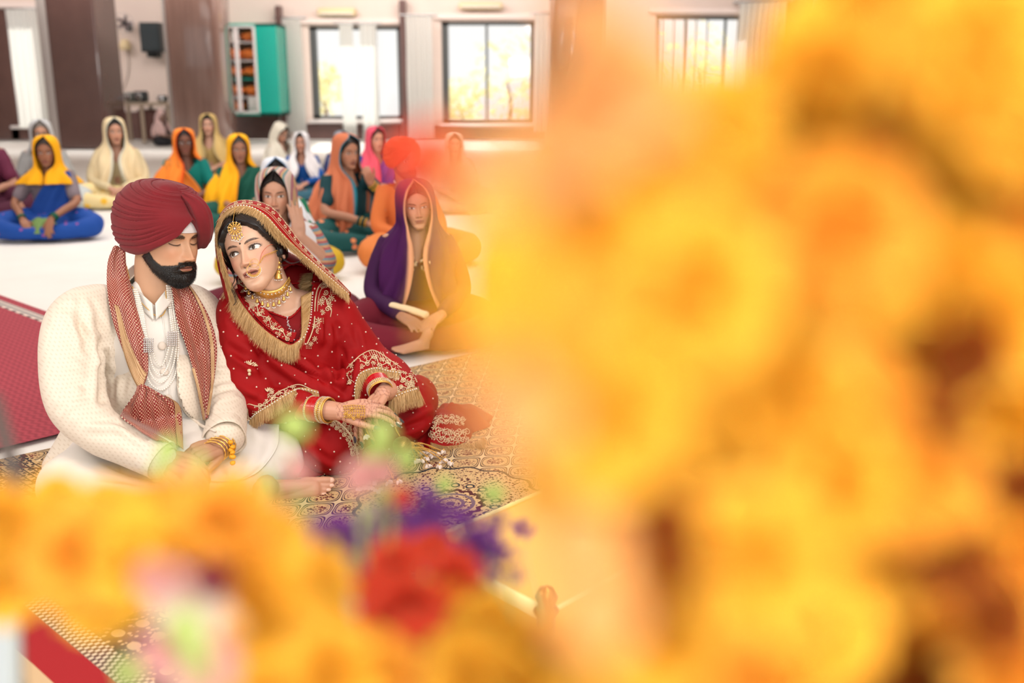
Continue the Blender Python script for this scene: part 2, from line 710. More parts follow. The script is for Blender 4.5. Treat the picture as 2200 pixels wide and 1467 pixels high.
# beams under the ceiling
gb = Geo()
x0 = wx(-300); x1 = wx(2400)
gb.add(*bbox(((x0 + x1) / 2, 16.8, 3.45), (x1 - x0, 0.5, 0.9), 0.02))
struct(obj('trim_beam', gb, MT['beam'], smooth=False))
gb = Geo()
gb.add(*box((-1, 10.0, 3.98), (26, 22.0, 0.1)))
struct(obj('ceiling', gb, MT['beam'], smooth=False))
# left wall of the hall, outside the frame
gb = Geo(); gb.add(*box((-14.1, 10, 1.95), (0.2, 22, 3.95)))
struct(obj('wall_left', gb, MT['wall'], smooth=False))
gb = Geo(); gb.add(*box((12.1, 10, 1.95), (0.2, 22, 3.95)))
struct(obj('wall_right', gb, MT['wall'], smooth=False))

# windows: frame, mullions, panes, sill
def window(n, px0, px1, py0, py1, bars=(), dark_left=0):
    x0, x1 = wx(px0), wx(px1); z0, z1 = wz(py1), wz(py0)
    o = bpy.data.objects.new('window_%d' % n, None); COL.objects.link(o); o.location = (0, 0, 0); o['kind'] = 'structure'; o['_o'] = [0, 0, 0]
    t = 0.07
    g = Geo()
    g.add(*box((x0 + t / 2 + dark_left / 2, WY + 0.1, (z0 + z1) / 2), (t + dark_left, 0.12, z1 - z0)))
    g.add(*box((x1 - t / 2, WY + 0.1, (z0 + z1) / 2), (t, 0.12, z1 - z0)))
    g.add(*box(((x0 + x1) / 2, WY + 0.1, z1 - t / 2), (x1 - x0, 0.12, t)))
    g.add(*box(((x0 + x1) / 2, WY + 0.1, z0 + t / 2), (x1 - x0, 0.12, t)))
    obj('window_frame', g, MT['frame_dark'], o, smooth=False)
    for bx in bars:
        g = Geo(); g.add(*box((wx(bx), WY + 0.1, (z0 + z1) / 2), (0.05, 0.06, z1 - z0)))
        obj('mullion', g, MT['frame_dark'], o, smooth=False)
    edges = [x0] + [wx(b) for b in bars] + [x1]
    for a, b in zip(edges[:-1], edges[1:]):
        g = Geo(); g.add(*box(((a + b) / 2, WY + 0.11, (z0 + z1) / 2), (b - a - 0.02, 0.006, z1 - z0)))
        obj('pane', g, MT['glass'], o, smooth=False)
    g = Geo(); g.add(*bbox(((x0 + x1) / 2, WY - 0.06, z0 - 0.04), (x1 - x0 + 0.1, 0.3, 0.06), 0.01))
    obj('window_sill', g, MT['sill'], o, smooth=False)
    g = Geo(); g.add(*bbox(((x0 + x1) / 2, WY - 0.08, z1 + 0.09), (x1 - x0 + 0.3, 0.14, 0.1), 0.01))
    obj('lintel', g, MT['beam'], o, smooth=False)
    return o


window(1, 24, 99, 22, 268)
window(2, 202, 222, 28, 245)
window(3, 668, 862, 56, 256, bars=(808,), dark_left=0.06)
window(4, 950, 1148, 46, 266, bars=(1046,), dark_left=0.06)
w5 = window(5, 1405, 1590, 34, 262, bars=(1470, 1555))
for k in range(5):
    g = Geo(); g.add(*box((wx(1420 + 24 * k), WY + 0.05, (wz(34) + wz(262)) / 2), (0.02, 0.02, wz(34) - wz(262))))
    obj('security_bar', g, MT['frame_dark'], w5, smooth=False)


# curtains: pleated hanging sheets
def curtain(px0, px1, py0, py1, Y, pleats, label, m=None, group=None, bulge=0.0):
    x0, x1, zb, zt = span(px0, px1, py0, py1, Y)
    zb = max(zb, 0.02)
    nu, nv = pleats * 12 + 1, 26
    u = np.linspace(0, 1, nu); v = np.linspace(0, 1, nv)
    U, Vv = np.meshgrid(u, v, indexing='ij')
    P = np.stack([x0 + (x1 - x0) * (U + 0.01 * np.sin(9 * Vv + 5 * U)), Y + 0.05 * np.sin(U * pleats * 2 * np.pi + 0.6 * np.sin(3 * Vv)) * (0.5 + 0.5 * Vv) + bulge * np.sin(np.pi * U), zt + (zb - zt) * Vv], -1).reshape(-1, 3)
    F = grid_faces(nu, nv)
    g = Geo(); g.add(P, F)
    o = thing('curtain', label, 'curtain', (float((x0 + x1) / 2), Y, float(zb)), group)
    obj('curtain_cloth', g, m or MT['curtain'], o)
    g = Geo(); g.add(*tube([(x0 - 0.1, Y, zt + 0.02), ((x0 + x1) / 2, Y, zt + 0.02), (x1 + 0.1, Y, zt + 0.02)], 0.018, 8))
    for bx in (x0, x1): g.add(*box((bx, (Y + WY) / 2, zt + 0.02), (0.03, WY - Y, 0.03)))
    obj('curtain_rod', g, MT['steel'], o)
    return o


curtain(26, 100, 20, 275, WY - 0.3, 5, 'sunlit white curtain at the far left, beyond the dark brown pillar')
curtain(203, 222, 26, 240, WY - 0.3, 2, 'narrow strip of sunlit curtain just right of the dark brown pillar')
curtain(607, 652, 40, 285, WY - 0.2, 5, 'gathered white curtain right of the teal cabinet')
curtain(733, 762, 52, 300, WY - 0.35, 3, 'thin sheer curtain in the middle of the window, left one of two')
curtain(776, 812, 52, 300, WY - 0.35, 3, 'thin sheer curtain in the middle of the window, right one of two')
curtain(874, 930, 34, 304, WY - 0.5, 5, 'gathered white curtain between the two bright windows')
curtain(1150, 1178, 30, 285, WY - 0.4, 3, 'white curtain at the right edge of the second bright window')
curtain(1582, 1685, 6, 280, WY - 0.5, 8, 'white curtain at the top right above the blurred marigolds')

# pillars
def pillar(name, px0, px1, pybase, Y, dpt, m, edge=None):
    xa = aty(px0, pybase, Y)[0]; xb = aty(px1, pybase, Y)[0]
    return xa, xb


Y1 = 17.7
xa, xb = aty(112, 160, Y1)[0], aty(215, 160, Y1)[0]
o = struct(thing('pillar', 'dark brown laminated square pillar', 'pillar', ((xa + xb) / 2, Y1, 0))); del o['category']
g = Geo(); g.add(*bbox(((xa + xb) / 2, Y1 + 0.5, 1.8), (xb - xa, 1.0, 3.6), 0.03)); obj('pillar_shaft', g, MT['pillar_dark'], o, smooth=False)
xe = aty(92, 160, Y1)[0]
g = Geo(); g.add(*bbox(((xa + xe) / 2 + 0.01, Y1 + 0.4, 1.8), (xa - xe, 0.9, 3.6), 0.06)); obj('pillar_edge', g, MT['pillar_grey'], o, smooth=False)
Y2 = 17.6
xa, xb = aty(358, 160, Y2)[0], aty(472, 160, Y2)[0]
o = struct(thing('pillar', 'glossy grained brown pillar', 'pillar', ((xa + xb) / 2, Y2, 0))); del o['category']
g = Geo(); g.add(*bbox(((xa + xb) / 2, Y2 + 0.5, 1.8), (xb - xa, 1.0, 3.6), 0.16)); obj('pillar_shaft', g, MT['pillar'], o)
g = Geo(); g.add(*bbox((xa + 0.015, Y2 + 0.3, 1.8), (0.08, 0.5, 3.6), 0.03)); obj('pillar_edge', g, MT['pillar_grey'], o)
Y3 = 17.6
xa, xb = aty(1184, 100, Y3)[0], aty(1300, 100, Y3)[0]
o = struct(thing('pillar', 'glossy brown pillar beyond the marigolds', 'pillar', ((xa + xb) / 2, Y3, 0))); del o['category']
g = Geo(); g.add(*bbox(((xa + xb) / 2, Y3 + 0.5, 1.8), (xb - xa, 1.0, 3.6), 0.16)); obj('pillar_shaft', g, MT['pillar'], o)
for k, (a, b, t) in enumerate([(598, 609, 12), (861, 874, 0), (1684, 1740, 0)]):
    struct(slab('trim_%d' % (k + 1), a, b, t, 300, WY - 0.25, 0.25, MT['dado'], z0=0.0))
for (a, b, t, bt, lab) in [(680, 762, 16, 34, 'cream wall unit above the first bright window'), (985, 1080, 4, 18, 'cream wall unit above the second bright window')]:
    x0, x1, zb, zt = span(a, b, t, bt, WY - 0.3)
    o = thing('air_conditioner', lab, 'air conditioner', ((x0 + x1) / 2, WY - 0.3, zb), None)
    g = Geo(); g.add(*bbox(((x0 + x1) / 2, WY - 0.13, (zb + zt) / 2), (x1 - x0, 0.26, zt - zb), 0.04)); obj('body', g, MT['cream'], o)
    g = Geo(); g.add(*bbox(((x0 + x1) / 2, WY - 0.27, zb + 0.04), (x1 - x0 - 0.1, 0.03, 0.03), 0.01)); obj('vent_flap', g, MT['sill'], o)

# teal cabinet with glass doors on the wall
cx0, cx1, cz0, cz1 = span(472, 553, 50, 248, WY - 1.0)
cx2 = aty(598, 150, WY - 1.0)[0]
o = thing('display_cabinet', 'teal wall cabinet with glass doors, full of orange cloth bundles', 'cabinet', ((cx0 + cx2) / 2, WY - 0.5, cz0))
D = 1.0
g = Geo()
g.add(*bbox(((cx0 + cx2) / 2, WY - 0.52, cz1 - 0.03), (cx2 - cx0, D, 0.06), 0.01))
g.add(*bbox(((cx0 + cx2) / 2, WY - 0.52, cz0 + 0.03), (cx2 - cx0, D, 0.06), 0.01))
g.add(*bbox((cx0 + 0.02, WY - 0.52, (cz0 + cz1) / 2), (0.04, D, cz1 - cz0), 0.01))
g.add(*bbox((cx2 - 0.2, WY - 0.52, (cz0 + cz1) / 2), (0.4, D, cz1 - cz0), 0.01))
obj('cabinet_body', g, MT['teal'], o, smooth=False)
g = Geo(); g.add(*box(((cx0 + cx1) / 2, WY - 0.1, (cz0 + cz1) / 2), (cx1 - cx0, 0.03, cz1 - cz0))); obj('back_panel', g, mat('cabinet_inside', (240, 196, 164), 0.7), o, smooth=False)
for k in range(1, 5):
    z = cz0 + (cz1 - cz0) * k / 5
    g = Geo(); g.add(*box(((cx0 + cx1) / 2, WY - 0.5, z), (cx1 - cx0, 0.8, 0.025))); obj('shelf', g, MT['teal'] if k == 2 else MT['sill'], o, smooth=False)
xm = (cx0 + cx1) / 2
for a, b in ((cx0 + 0.03, xm), (xm, cx1 - 0.0)):
    d = Geo()
    for q in ((a + 0.02, 0.04), (b - 0.02, 0.05)):
        d.add(*bbox((q[0], WY - 1.03, (cz0 + cz1) / 2), (q[1], 0.03, cz1 - cz0 - 0.1), 0.005))
    d.add(*bbox(((a + b) / 2, WY - 1.03, cz0 + 0.06), (b - a, 0.03, 0.04), 0.005)); d.add(*bbox(((a + b) / 2, WY - 1.03, cz1 - 0.06), (b - a, 0.03, 0.04), 0.005))
    dd = obj('cabinet_door', d, MT['sill'], o, smooth=False)
    p = Geo(); p.add(*box(((a + b) / 2, WY - 1.02, (cz0 + cz1) / 2), (b - a - 0.06, 0.006, cz1 - cz0 - 0.1)))
    obj('pane', p, MT['glass'], dd, smooth=False)
rows = ['top', 'second', 'third', 'fourth', 'bottom']
for k in range(5):
    z = cz0 + (cz1 - cz0) * k / 5 + 0.02 + (0.03 if k == 0 else 0)
    for j in range(2):
        xc = cx0 + (cx1 - cx0) * (0.27 + 0.48 * j)
        if (k == 0 and j == 1):
            g = Geo(); g.add(*bbox((xc + 0.08, WY - 0.8, z + 0.16), (0.3, 0.2, 0.3), 0.02))
            tag(obj('storage_box', g, MT['white_box'], None), 'white box on the bottom shelf of the teal cabinet', 'box')
            continue
        if k == 4 and j == 0:
            g = Geo(); g.add(*bbox((xc + 0.02, WY - 0.75, z + 0.12), (0.28, 0.3, 0.24), 0.02))
            tag(obj('storage_box', g, MT['white_box'], None), 'white box on the top shelf of the teal cabinet', 'box')
            continue
        V, F = ell((xc, WY - 0.65, z + 0.115), (0.19, 0.24, 0.105), nu=24, nv=16)
        V[:, 2] += 0.03 * vnoise(V * 9); V[:, 0] += 0.03 * vnoise(V * 7 + 4)
        V[:, 2] = np.maximum(V[:, 2], z)
        tag(obj('cloth_bundle', (V, F), MT['orange_cloth'], None), 'orange cloth bundle on the %s shelf of the teal cabinet, %s half' % (rows[4 - k], 'left' if j == 0 else 'right'), 'cloth bundle', 'orange bundles in the cabinet')

# black loudspeaker high on the wall
x0, x1, zb, zt = span(302, 345, 48, 112, WY - 0.4)
o = thing('wall_loudspeaker', 'black loudspeaker box mounted high on the pink wall', 'loudspeaker', ((x0 + x1) / 2, WY - 0.2, zb))
g = Geo(); g.add(*bbox(((x0 + x1) / 2, WY - 0.3, (zb + zt) / 2), (x1 - x0, 0.3, zt - zb), 0.02)); obj('cabinet_shell', g, MT['black'], o, smooth=False)
g = Geo(); g.add(*bbox(((x0 + x1) / 2, WY - 0.46, (zb + zt) / 2), (x1 - x0 - 0.06, 0.02, zt - zb - 0.06), 0.01)); obj('front_grille', g, mat('speaker_grille', (52, 60, 64), 0.8), o, smooth=False)
g = Geo(); g.add(*bbox(((x0 + x1) / 2 - 0.05, WY - 0.13, zb - 0.03), (0.2, 0.28, 0.12), 0.01)); obj('bracket', g, MT['black'], o, smooth=False)
# wall fan and small lamp above one another
c = aty(268, 50, WY - 0.25)
o = thing('wall_fan', 'small dark wall fan above the table', 'fan', (c[0], WY, c[2]))
Rf = np.array([[1, 0, 0], [0, 0, -1], [0, 1, 0.]])
g = Geo()
for k in range(5):
    a = k * 2 * np.pi / 5
    V, F = ell((0.09 * math.cos(a), 0, 0.09 * math.sin(a)), (0.075, 0.01, 0.035), nu=10, nv=5)
    cr, sr = math.cos(a), math.sin(a)
    V, F = ell((0, 0, 0), (0.075, 0.008, 0.035), nu=10, nv=5)
    V = V + [0.09, 0, 0]
    V = V @ np.array([[cr, 0, sr], [0, 1, 0], [-sr, 0, cr]])
    g.add(V + [c[0], WY - 0.28, c[2]], F)
obj('blades', g, mat('fan_blade', (110, 90, 92), 0.5), o)
g = Geo()
for rr in (0.19, 0.12):
    a = np.linspace(0, 2 * np.pi, 25)
    g.add(*tube(np.stack([c[0] + rr * np.cos(a), np.full(25, WY - 0.33), c[2] + rr * np.sin(a)], 1), 0.006, 6))
obj('guard_ring', g, MT['steel'], o)
g = Geo(); g.add(*tube([(c[0], WY - 0.26, c[2]), (c[0], WY - 0.1, c[2]), (c[0], WY - 0.0, c[2] - 0.1)], 0.05, 10)); obj('motor', g, MT['black'], o)
c = aty(268, 96, WY - 0.15)
o = thing('wall_lamp', 'small cream wall lamp below the fan', 'lamp', (c[0], WY, c[2]))
g = Geo(); g.add(*lathe([(0.0, 0.1), (0.06, 0.1), (0.11, -0.02), (0.1, -0.1), (0, -0.1)], 20, (c[0], WY - 0.14, c[2]))); obj('lamp_shade', g, MT['cream'], o)
g = Geo(); g.add(*bbox((c[0], WY - 0.03, c[2]), (0.1, 0.06, 0.16), 0.01)); obj('wall_plate', g, MT['cream'], o)
cb = aty(265, 190, WY)
g = Geo(); g.add(*tube(spline([(c[0], WY - 0.02, c[2] - 0.08), (c[0] - 0.02, WY - 0.02, c[2] - 0.5), (cb[0] + 0.01, WY - 0.02, cb[2])], 14), 0.01, 6))
tag(obj('power_cord', g, mat('cord', (190, 175, 165), 0.6)), 'thin cord hanging down the pink wall under the lamp', 'cord')

# table with sound gear
x0, x1, zb, zt = span(248, 372, 220, 292, 19.4)
o = thing('side_table', 'small pale folding table against the far wall', 'table', ((x0 + x1) / 2, 19.7, 0))
g = Geo(); g.add(*bbox(((x0 + x1) / 2, 19.7, zt - 0.03), (x1 - x0, 0.65, 0.06), 0.01)); obj('tabletop', g, MT['table'], o, smooth=False)
for sx in (x0 + 0.06, x0 + 0.5, x1 - 0.1):
    for sy in (19.45, 19.95):
        g = Geo(); g.add(*bbox((sx, sy, zt / 2 - 0.03), (0.06, 0.06, zt - 0.06), 0.01)); obj('leg', g, MT['table'], o, smooth=False)
g = Geo(); g.add(*bbox(((x0 + x1) / 2 + 0.15, 19.72, zt * 0.45), (x1 - x0 - 0.5, 0.5, zt * 0.75), 0.01)); obj('front_panel', g, MT['dado'], o, smooth=False)
ztab = zt
for (a, b, t, lab, nm, m) in [(263, 283, 198, 'small grey amplifier on the far table', 'amplifier', mat('grey_box', (128, 132, 126), 0.5)), (284, 310, 196, 'black loudspeaker on the far table beside the amplifier', 'loudspeaker', MT['black']), (338, 352, 205, 'black case on the far table half behind the pillar', 'equipment_case', MT['black'])]:
    x0, x1, zb, zt = span(a, b, t, 220, 19.5)
    h = zt - ztab
    o = thing(nm, lab, nm.replace('_', ' '), ((x0 + x1) / 2, 19.65, ztab))
    g = Geo(); g.add(*bbox(((x0 + x1) / 2, 19.65, ztab + h / 2 + 0.002), (x1 - x0, 0.25, h), 0.04)); obj('case', g, m, o)
    g = Geo(); g.add(*lathe([(0, 0.0), (0.06, 0.0), (0.07, 0.01), (0.05, 0.02), (0, 0.015)], 16, ((x0 + x1) / 2, 19.51, ztab + h / 2), Rf)); obj('dial', g, MT['steel'], o)

# pale shrubs outside the windows
MT['leaf_far'] = mat('pale_sunlit_leaf', (244, 240, 196), 0.7, transluc=0.5)
for (pc, py, r, s) in [(1090, 175, 1.1, 1), (985, 225, 0.6, 2), (1500, 150, 1.2, 3), (690, 200, 0.7, 4)]:
    c = aty(pc, py, 24.5)
    g = Geo()
    rg = np.random.default_rng(s)
    nl = 170
    d = rg.normal(size=(nl, 3)); d /= np.linalg.norm(d, axis=1)[:, None]
    pos = c + d * (r * rg.random((nl, 1)) ** 0.4) * [1, 0.6, 1.1]
    for p in pos:
        a = rg.normal(size=3) * 0.09; b_ = rg.normal(size=3) * 0.05
        g.add([p - a, p + b_, p + a, p - b_], [[0, 1, 2, 3]])
    o = thing('garden_shrub', ['sunlit pale shrub outside the second bright window', 'low pale shrub outside the second bright window, left side', 'pale tree outside the right window above the marigolds', 'pale plant outside the first bright window'][s - 1], 'shrub', (c[0], 24.5, 0))
    obj('foliage', g, MT['leaf_far'], o, stuff=True)
    g = Geo(); g.add(*tube(spline([(c[0], 24.5, -0.1), (c[0] + 0.1, 24.5, c[2] * 0.5), (c[0], 24.5, c[2])], 8), [0.07, 0.06, 0.06, 0.05, 0.05, 0.04, 0.03, 0.02], 8)); obj('stem', g, mat('bark', (150, 125, 100), 0.8), o)

# ------------------------------------------------------------------ carpets
AX = np.array([0.680, 0.733, 0]); BX = np.array([0.733, -0.680, 0])


def ab(p):
    return float(p[0] * AX[0] + p[1] * AX[1]), float(p[0] * BX[0] + p[1] * BX[1])


def fab(a, b, z=0.0):
    return AX * a + BX * b + np.array([0, 0, z])


def f_red():
    x, y, z, v = xcoord()
    a = x; b = y            # mesh is built in its own axes: x along A, y along B
    wv = (a * 260 + (b * 130).sin() * 1.2).sin() * 0.5 + 0.5
    base = xmix(wv * 0.55 + xnoise(v, 60, 2) * 0.3, lin((186, 72, 86)), lin((140, 44, 60)))
    # end border: stripes parallel to B near the far edge (x = 0 at the edge, negative inwards)
    st = (b * 70).sin().gt(0)
    s1 = a.band(-0.115, -0.05)
    c1 = xmix(a.band(-0.09, -0.078).max(a.band(-0.064, -0.056)), lin((226, 208, 196)), lin((120, 130, 134)))
    c1 = xmix(st * a.band(-0.115, -0.10), c1, lin((110, 100, 100)))
    return xmix(s1, base, c1)


def flat_rug(name, label, corner, quad, m, zt, nu=80, nv=80, parent=None):
    pass


RA0, RB0 = 1.97, -7.2
o = thing('red_carpet', 'red woven floor runner with a pale striped end behind the groom', 'carpet', tuple(fab(RA0, -5.0)))
# local mesh frame: rotate so that x = A, y = B'
ang = math.atan2(AX[1], AX[0])
me = Geo()
a = np.linspace(-2.2, 0, 60); b = np.linspace(-1.85, 3.0, 100)
A_, B_ = np.meshgrid(a, b, indexing='ij')
P = np.stack([A_.ravel(), B_.ravel(), 0.004 + 0.0015 * vnoise(np.stack([A_.ravel() * 4, B_.ravel() * 4, A_.ravel() * 0], 1))], 1)
me.add(P, grid_faces(60, 100))
cr = obj('carpet_pile', me, mat('red_weave', rough=0.9, fn=f_red, bump=0.5, bscale=400))
cr.parent = o; cr.rotation_euler = (0, 0, ang)


ea, eb = ab(gnd(148, 1358))
RUGO = fab(ea - 0.15, eb)
_m = ab(gnd(968, 1088))
MEDA, MEDB = _m[0] - (ea - 0.15), -(_m[1] - eb)


def f_persian():
    x, y, z, v = xcoord()
    # x = along A (rug length), y = towards the far side; the fringed end is at x = 0
    nz = xnoise(v, 9, 2)
    wx_ = x + (nz - 0.5) * 0.012
    wy_ = y + (xnoise(v, 11, 2) - 0.5) * 0.012
    beige = xmix(xnoise(v, 120, 2), lin((222, 188, 136)), lin((198, 160, 110)))
    maroon = lin((84, 26, 28)); navy = lin((36, 32, 42)); rust = lin((120, 38, 36)); cream = lin((222, 196, 152))
    # ogee cells with a floral spray in each
    f = (wx_ * 44).cos() + (wy_ * 56).cos()
    fa = f.abs()
    col = xmix(fa.lt(0.62), beige, navy)
    col = xmix(fa.lt(0.46), col, beige)
    col = xmix(fa.lt(0.30), col, lin((62, 40, 40)))
    col = xmix(fa.lt(0.12), col, cream)
    vo = xvor(v, 95, 1.0)
    col = xmix(fa.gt(0.95) * vo.lt(0.36), col, maroon)
    col = xmix(fa.gt(1.35) * xvor(v, 150, 1).lt(0.45), col, rust)
    col = xmix(fa.gt(0.62) * xvor(v, 190, 1).lt(0.24), col, navy)
    # medallion
    mx, my = x - MEDA, y - MEDB
    r = (mx * mx + my * my).sqrt()
    th = my.atan2(mx)
    pet = (th * 16).cos()
    med = xmix(xvor(v, 85, 0.9).lt(0.34), beige, maroon)
    med = xmix(xvor(v, 140, 1.0).lt(0.26), med, navy)
    med = xmix((r * 230).sin().gt(0.4) * r.lt(0.075), med, lin((120, 96, 104)))
    med = xmix((r + pet * 0.005).band(0.078, 0.092), med, maroon)
    tear = ((th * 18).cos() * 0.5 + 0.5) * (1 - ((r - 0.122) / 0.022).abs()).max(0)
    med = xmix(tear.gt(0.30), med, navy)
    med = xmix(tear.gt(0.62), med, beige)
    med = xmix((r + pet * 0.008).band(0.245, 0.255), med, navy)
    col = xmix((r + pet * 0.008).lt(0.255), col, med)
    # borders at the fringed end
    d = x
    inner = xmix(xvor(v, 62, 0.9).lt(0.40), lin((206, 172, 122)), navy)
    inner = xmix(xvor(v, 85, 1.0).lt(0.30), inner, maroon)
    inner = xmix(((y * 36).sin() + (x * 60).sin()).abs().lt(0.25), inner, lin((92, 40, 34)))
    dark = xmix((xvor(v, 74, 0.9).lt(0.33)).max(((y * 48).sin() * (x * 60).cos()).abs().gt(.72)), lin((60, 42, 44)), lin((206, 176, 128)))
    col = xmix(d.lt(0.50), col, inner)
    col = xmix(d.band(0.36, 0.50) * (d * 300).sin().gt(0.8), col, navy)
    col = xmix(d.band(0.17, 0.31), col, dark)
    dots = ((y * 380).sin() * (d * 300).sin()).gt(0.05)
    edge = xmix(dots, lin((94, 54, 50)), lin((226, 206, 176)))
    col = xmix(d.lt(0.175) * d.gt(0.125), col, edge)
    col = xmix(d.lt(0.125) * d.gt(0.045), col, lin((170, 22, 30)))
    col = xmix(d.lt(0.045), col, lin((214, 182, 140)))
    # far and near side borders
    return col


rug = thing('persian_rug', 'beige and maroon patterned rug with a red stripe and fringed end under the couple', 'rug', tuple(RUGO))
a = np.linspace(0, 4.4, 160); b = np.linspace(-0.9, 1.0, 90)
A_, B_ = np.meshgrid(a, b, indexing='ij')
bb = B_.copy()
bb[B_ > 0] = B_[B_ > 0] * (1.0 + 0.0 * A_[B_ > 0])
far = 1.15 - 0.10 * A_
bb = np.where(B_ > 0, B_ * far, B_)
P = np.stack([A_.ravel(), bb.ravel(), 0.010 + 0.002 * vnoise(np.stack([A_.ravel() * 3, bb.ravel() * 3, 0 * bb.ravel()], 1))], 1)
V = P
edgeidx = None
ge = Geo(); ge.add(P, grid_faces(160, 90))
rp = obj('rug_pile', ge, mat('persian_weave', rough=0.9, fn=f_persian, bump=0.4, bscale=700))
sol = rp.modifiers.new('s', 'SOLIDIFY'); sol.thickness = 0.009; sol.offset = -1
rp.parent = rug; rp.rotation_euler = (0, 0, ang)
# fringe: twisted tassels
g = Geo()
rg = np.random.default_rng(3)
for yy in np.arange(-0.9, 1.15, 0.0065):
    L = 0.13 + 0.07 * rg.random()
    sw = 0.03 * rg.normal() + 0.03 * math.sin(yy * 9)
    q = np.array([[0.004, yy, 0.012], [-L * 0.35, yy + sw * 0.3, 0.012 + 0.006 * rg.random()], [-L * 0.7, yy + sw * 0.8, 0.009], [-L, yy + sw * 1.3 + 0.01 * rg.normal(), 0.006]])
    w = 0.0026
    V = np.concatenate([q + [0, w, 0], q + [0, -w, 0], q + [0, 0, 0.004]])
    F = []
    for i in range(3):
        F += [[i, i + 1, 8 + i + 1, 8 + i], [8 + i, 8 + i + 1, 4 + i + 1, 4 + i]]
    g.add(V, F)
fr = obj('fringe', g, mat('fringe_cotton', (208, 170, 124), 0.9, col2=(226, 196, 156), nscale=60), stuff=True)
fr.parent = rug; fr.rotation_euler = (0, 0, ang)

# yellow cloth-covered low platform at the right
PZ = 0.22
Lc = gnd(897, 1172, PZ); Nc = gnd(1118, 1292, PZ); Fc = gnd(1215, 1036, PZ)
u = (Nc - Lc); u /= np.linalg.norm(u); w_ = Fc - Lc; w_ /= np.linalg.norm(w_)
plat = thing('cloth_covered_platform', 'low platform under a smooth yellow cloth with pale edging', 'platform', tuple(Lc * [1, 1, 0]))
MT['yellow_cloth'] = mat('yellow_satin', (238, 186, 84), 0.55, col2=(230, 176, 76), nscale=4)
MT['pale_trim'] = mat('pale_gold_edging', (252, 232, 160), 0.4)
W1, W2 = 0.36, 1.7
base = np.array([Lc, Lc + u * W1, Lc + u * W1 + w_ * W2, Lc + w_ * W2])
nn = 24
S, T = np.meshgrid(np.linspace(0, 1, nn), np.linspace(0, 1, 60), indexing='ij')
Pt = Lc + u * (S[..., None] * W1) + w_ * (T[..., None] * W2)
Pt = Pt.reshape(-1, 3); Pt[:, 2] += 0.0015 * vnoise(Pt * 7)
g = Geo(); g.add(Pt, grid_faces(nn, 60))
for p, q in ((0, 1), (1, 2), (2, 3), (3, 0)):
    A0, A1 = base[p], base[q]
    s = np.linspace(0, 1, 60); t = np.linspace(0, 1, 10)
    S, T = np.meshgrid(s, t, indexing='ij')
    Q = A0 + (A1 - A0) * S[..., None]
    nrm = np.cross(A1 - A0, [0, 0, 1.]); nrm /= np.linalg.norm(nrm)
    Q = Q - np.array([0, 0, PZ - 0.012]) * T[..., None] + nrm * (0.012 * np.sin(S * 40) * T + 0.004)[..., None]
    g.add(Q.reshape(-1, 3), grid_faces(60, 10))
obj('cover_cloth', g, MT['yellow_cloth'], plat)
for p, q, th in ((0, 1, 0.016), (3, 0, 0.007), (1, 2, 0.007)):
    g = Geo(); g.add(*tube(np.linspace(base[p], base[q], 12), th, 8, flat=(1, 0.4), up=(0, 0, 1))); obj('edging', g, MT['pale_trim'], plat)
g = Geo(); cc = base[1] - np.array([0, 0, 0])
g.add(*lathe([(0, -0.2), (0.016, -0.2), (0.016, 0), (0.022, 0.01), (0.014, 0.02), (0.02, 0.035), (0.012, 0.05), (0, 0.055)], 16, cc)); obj('corner_post', g, mat('brass', (176, 120, 50), 0.35, metal=0.7), plat)
# ------------------------------------------------------------------ heads
def _prof(z, pts):
    p = np.array(sorted(pts)); zz = np.linspace(p[0, 0], p[-1, 0], 400)
    y = np.interp(zz, p[:, 0], p[:, 1])
    k = np.ones(17) / 17
    yp = np.pad(y, 8, mode='reflect', reflect_type='odd')
    y = np.convolve(yp, k, 'valid')
    return np.interp(z, zz, y)


EYX = 0.0315


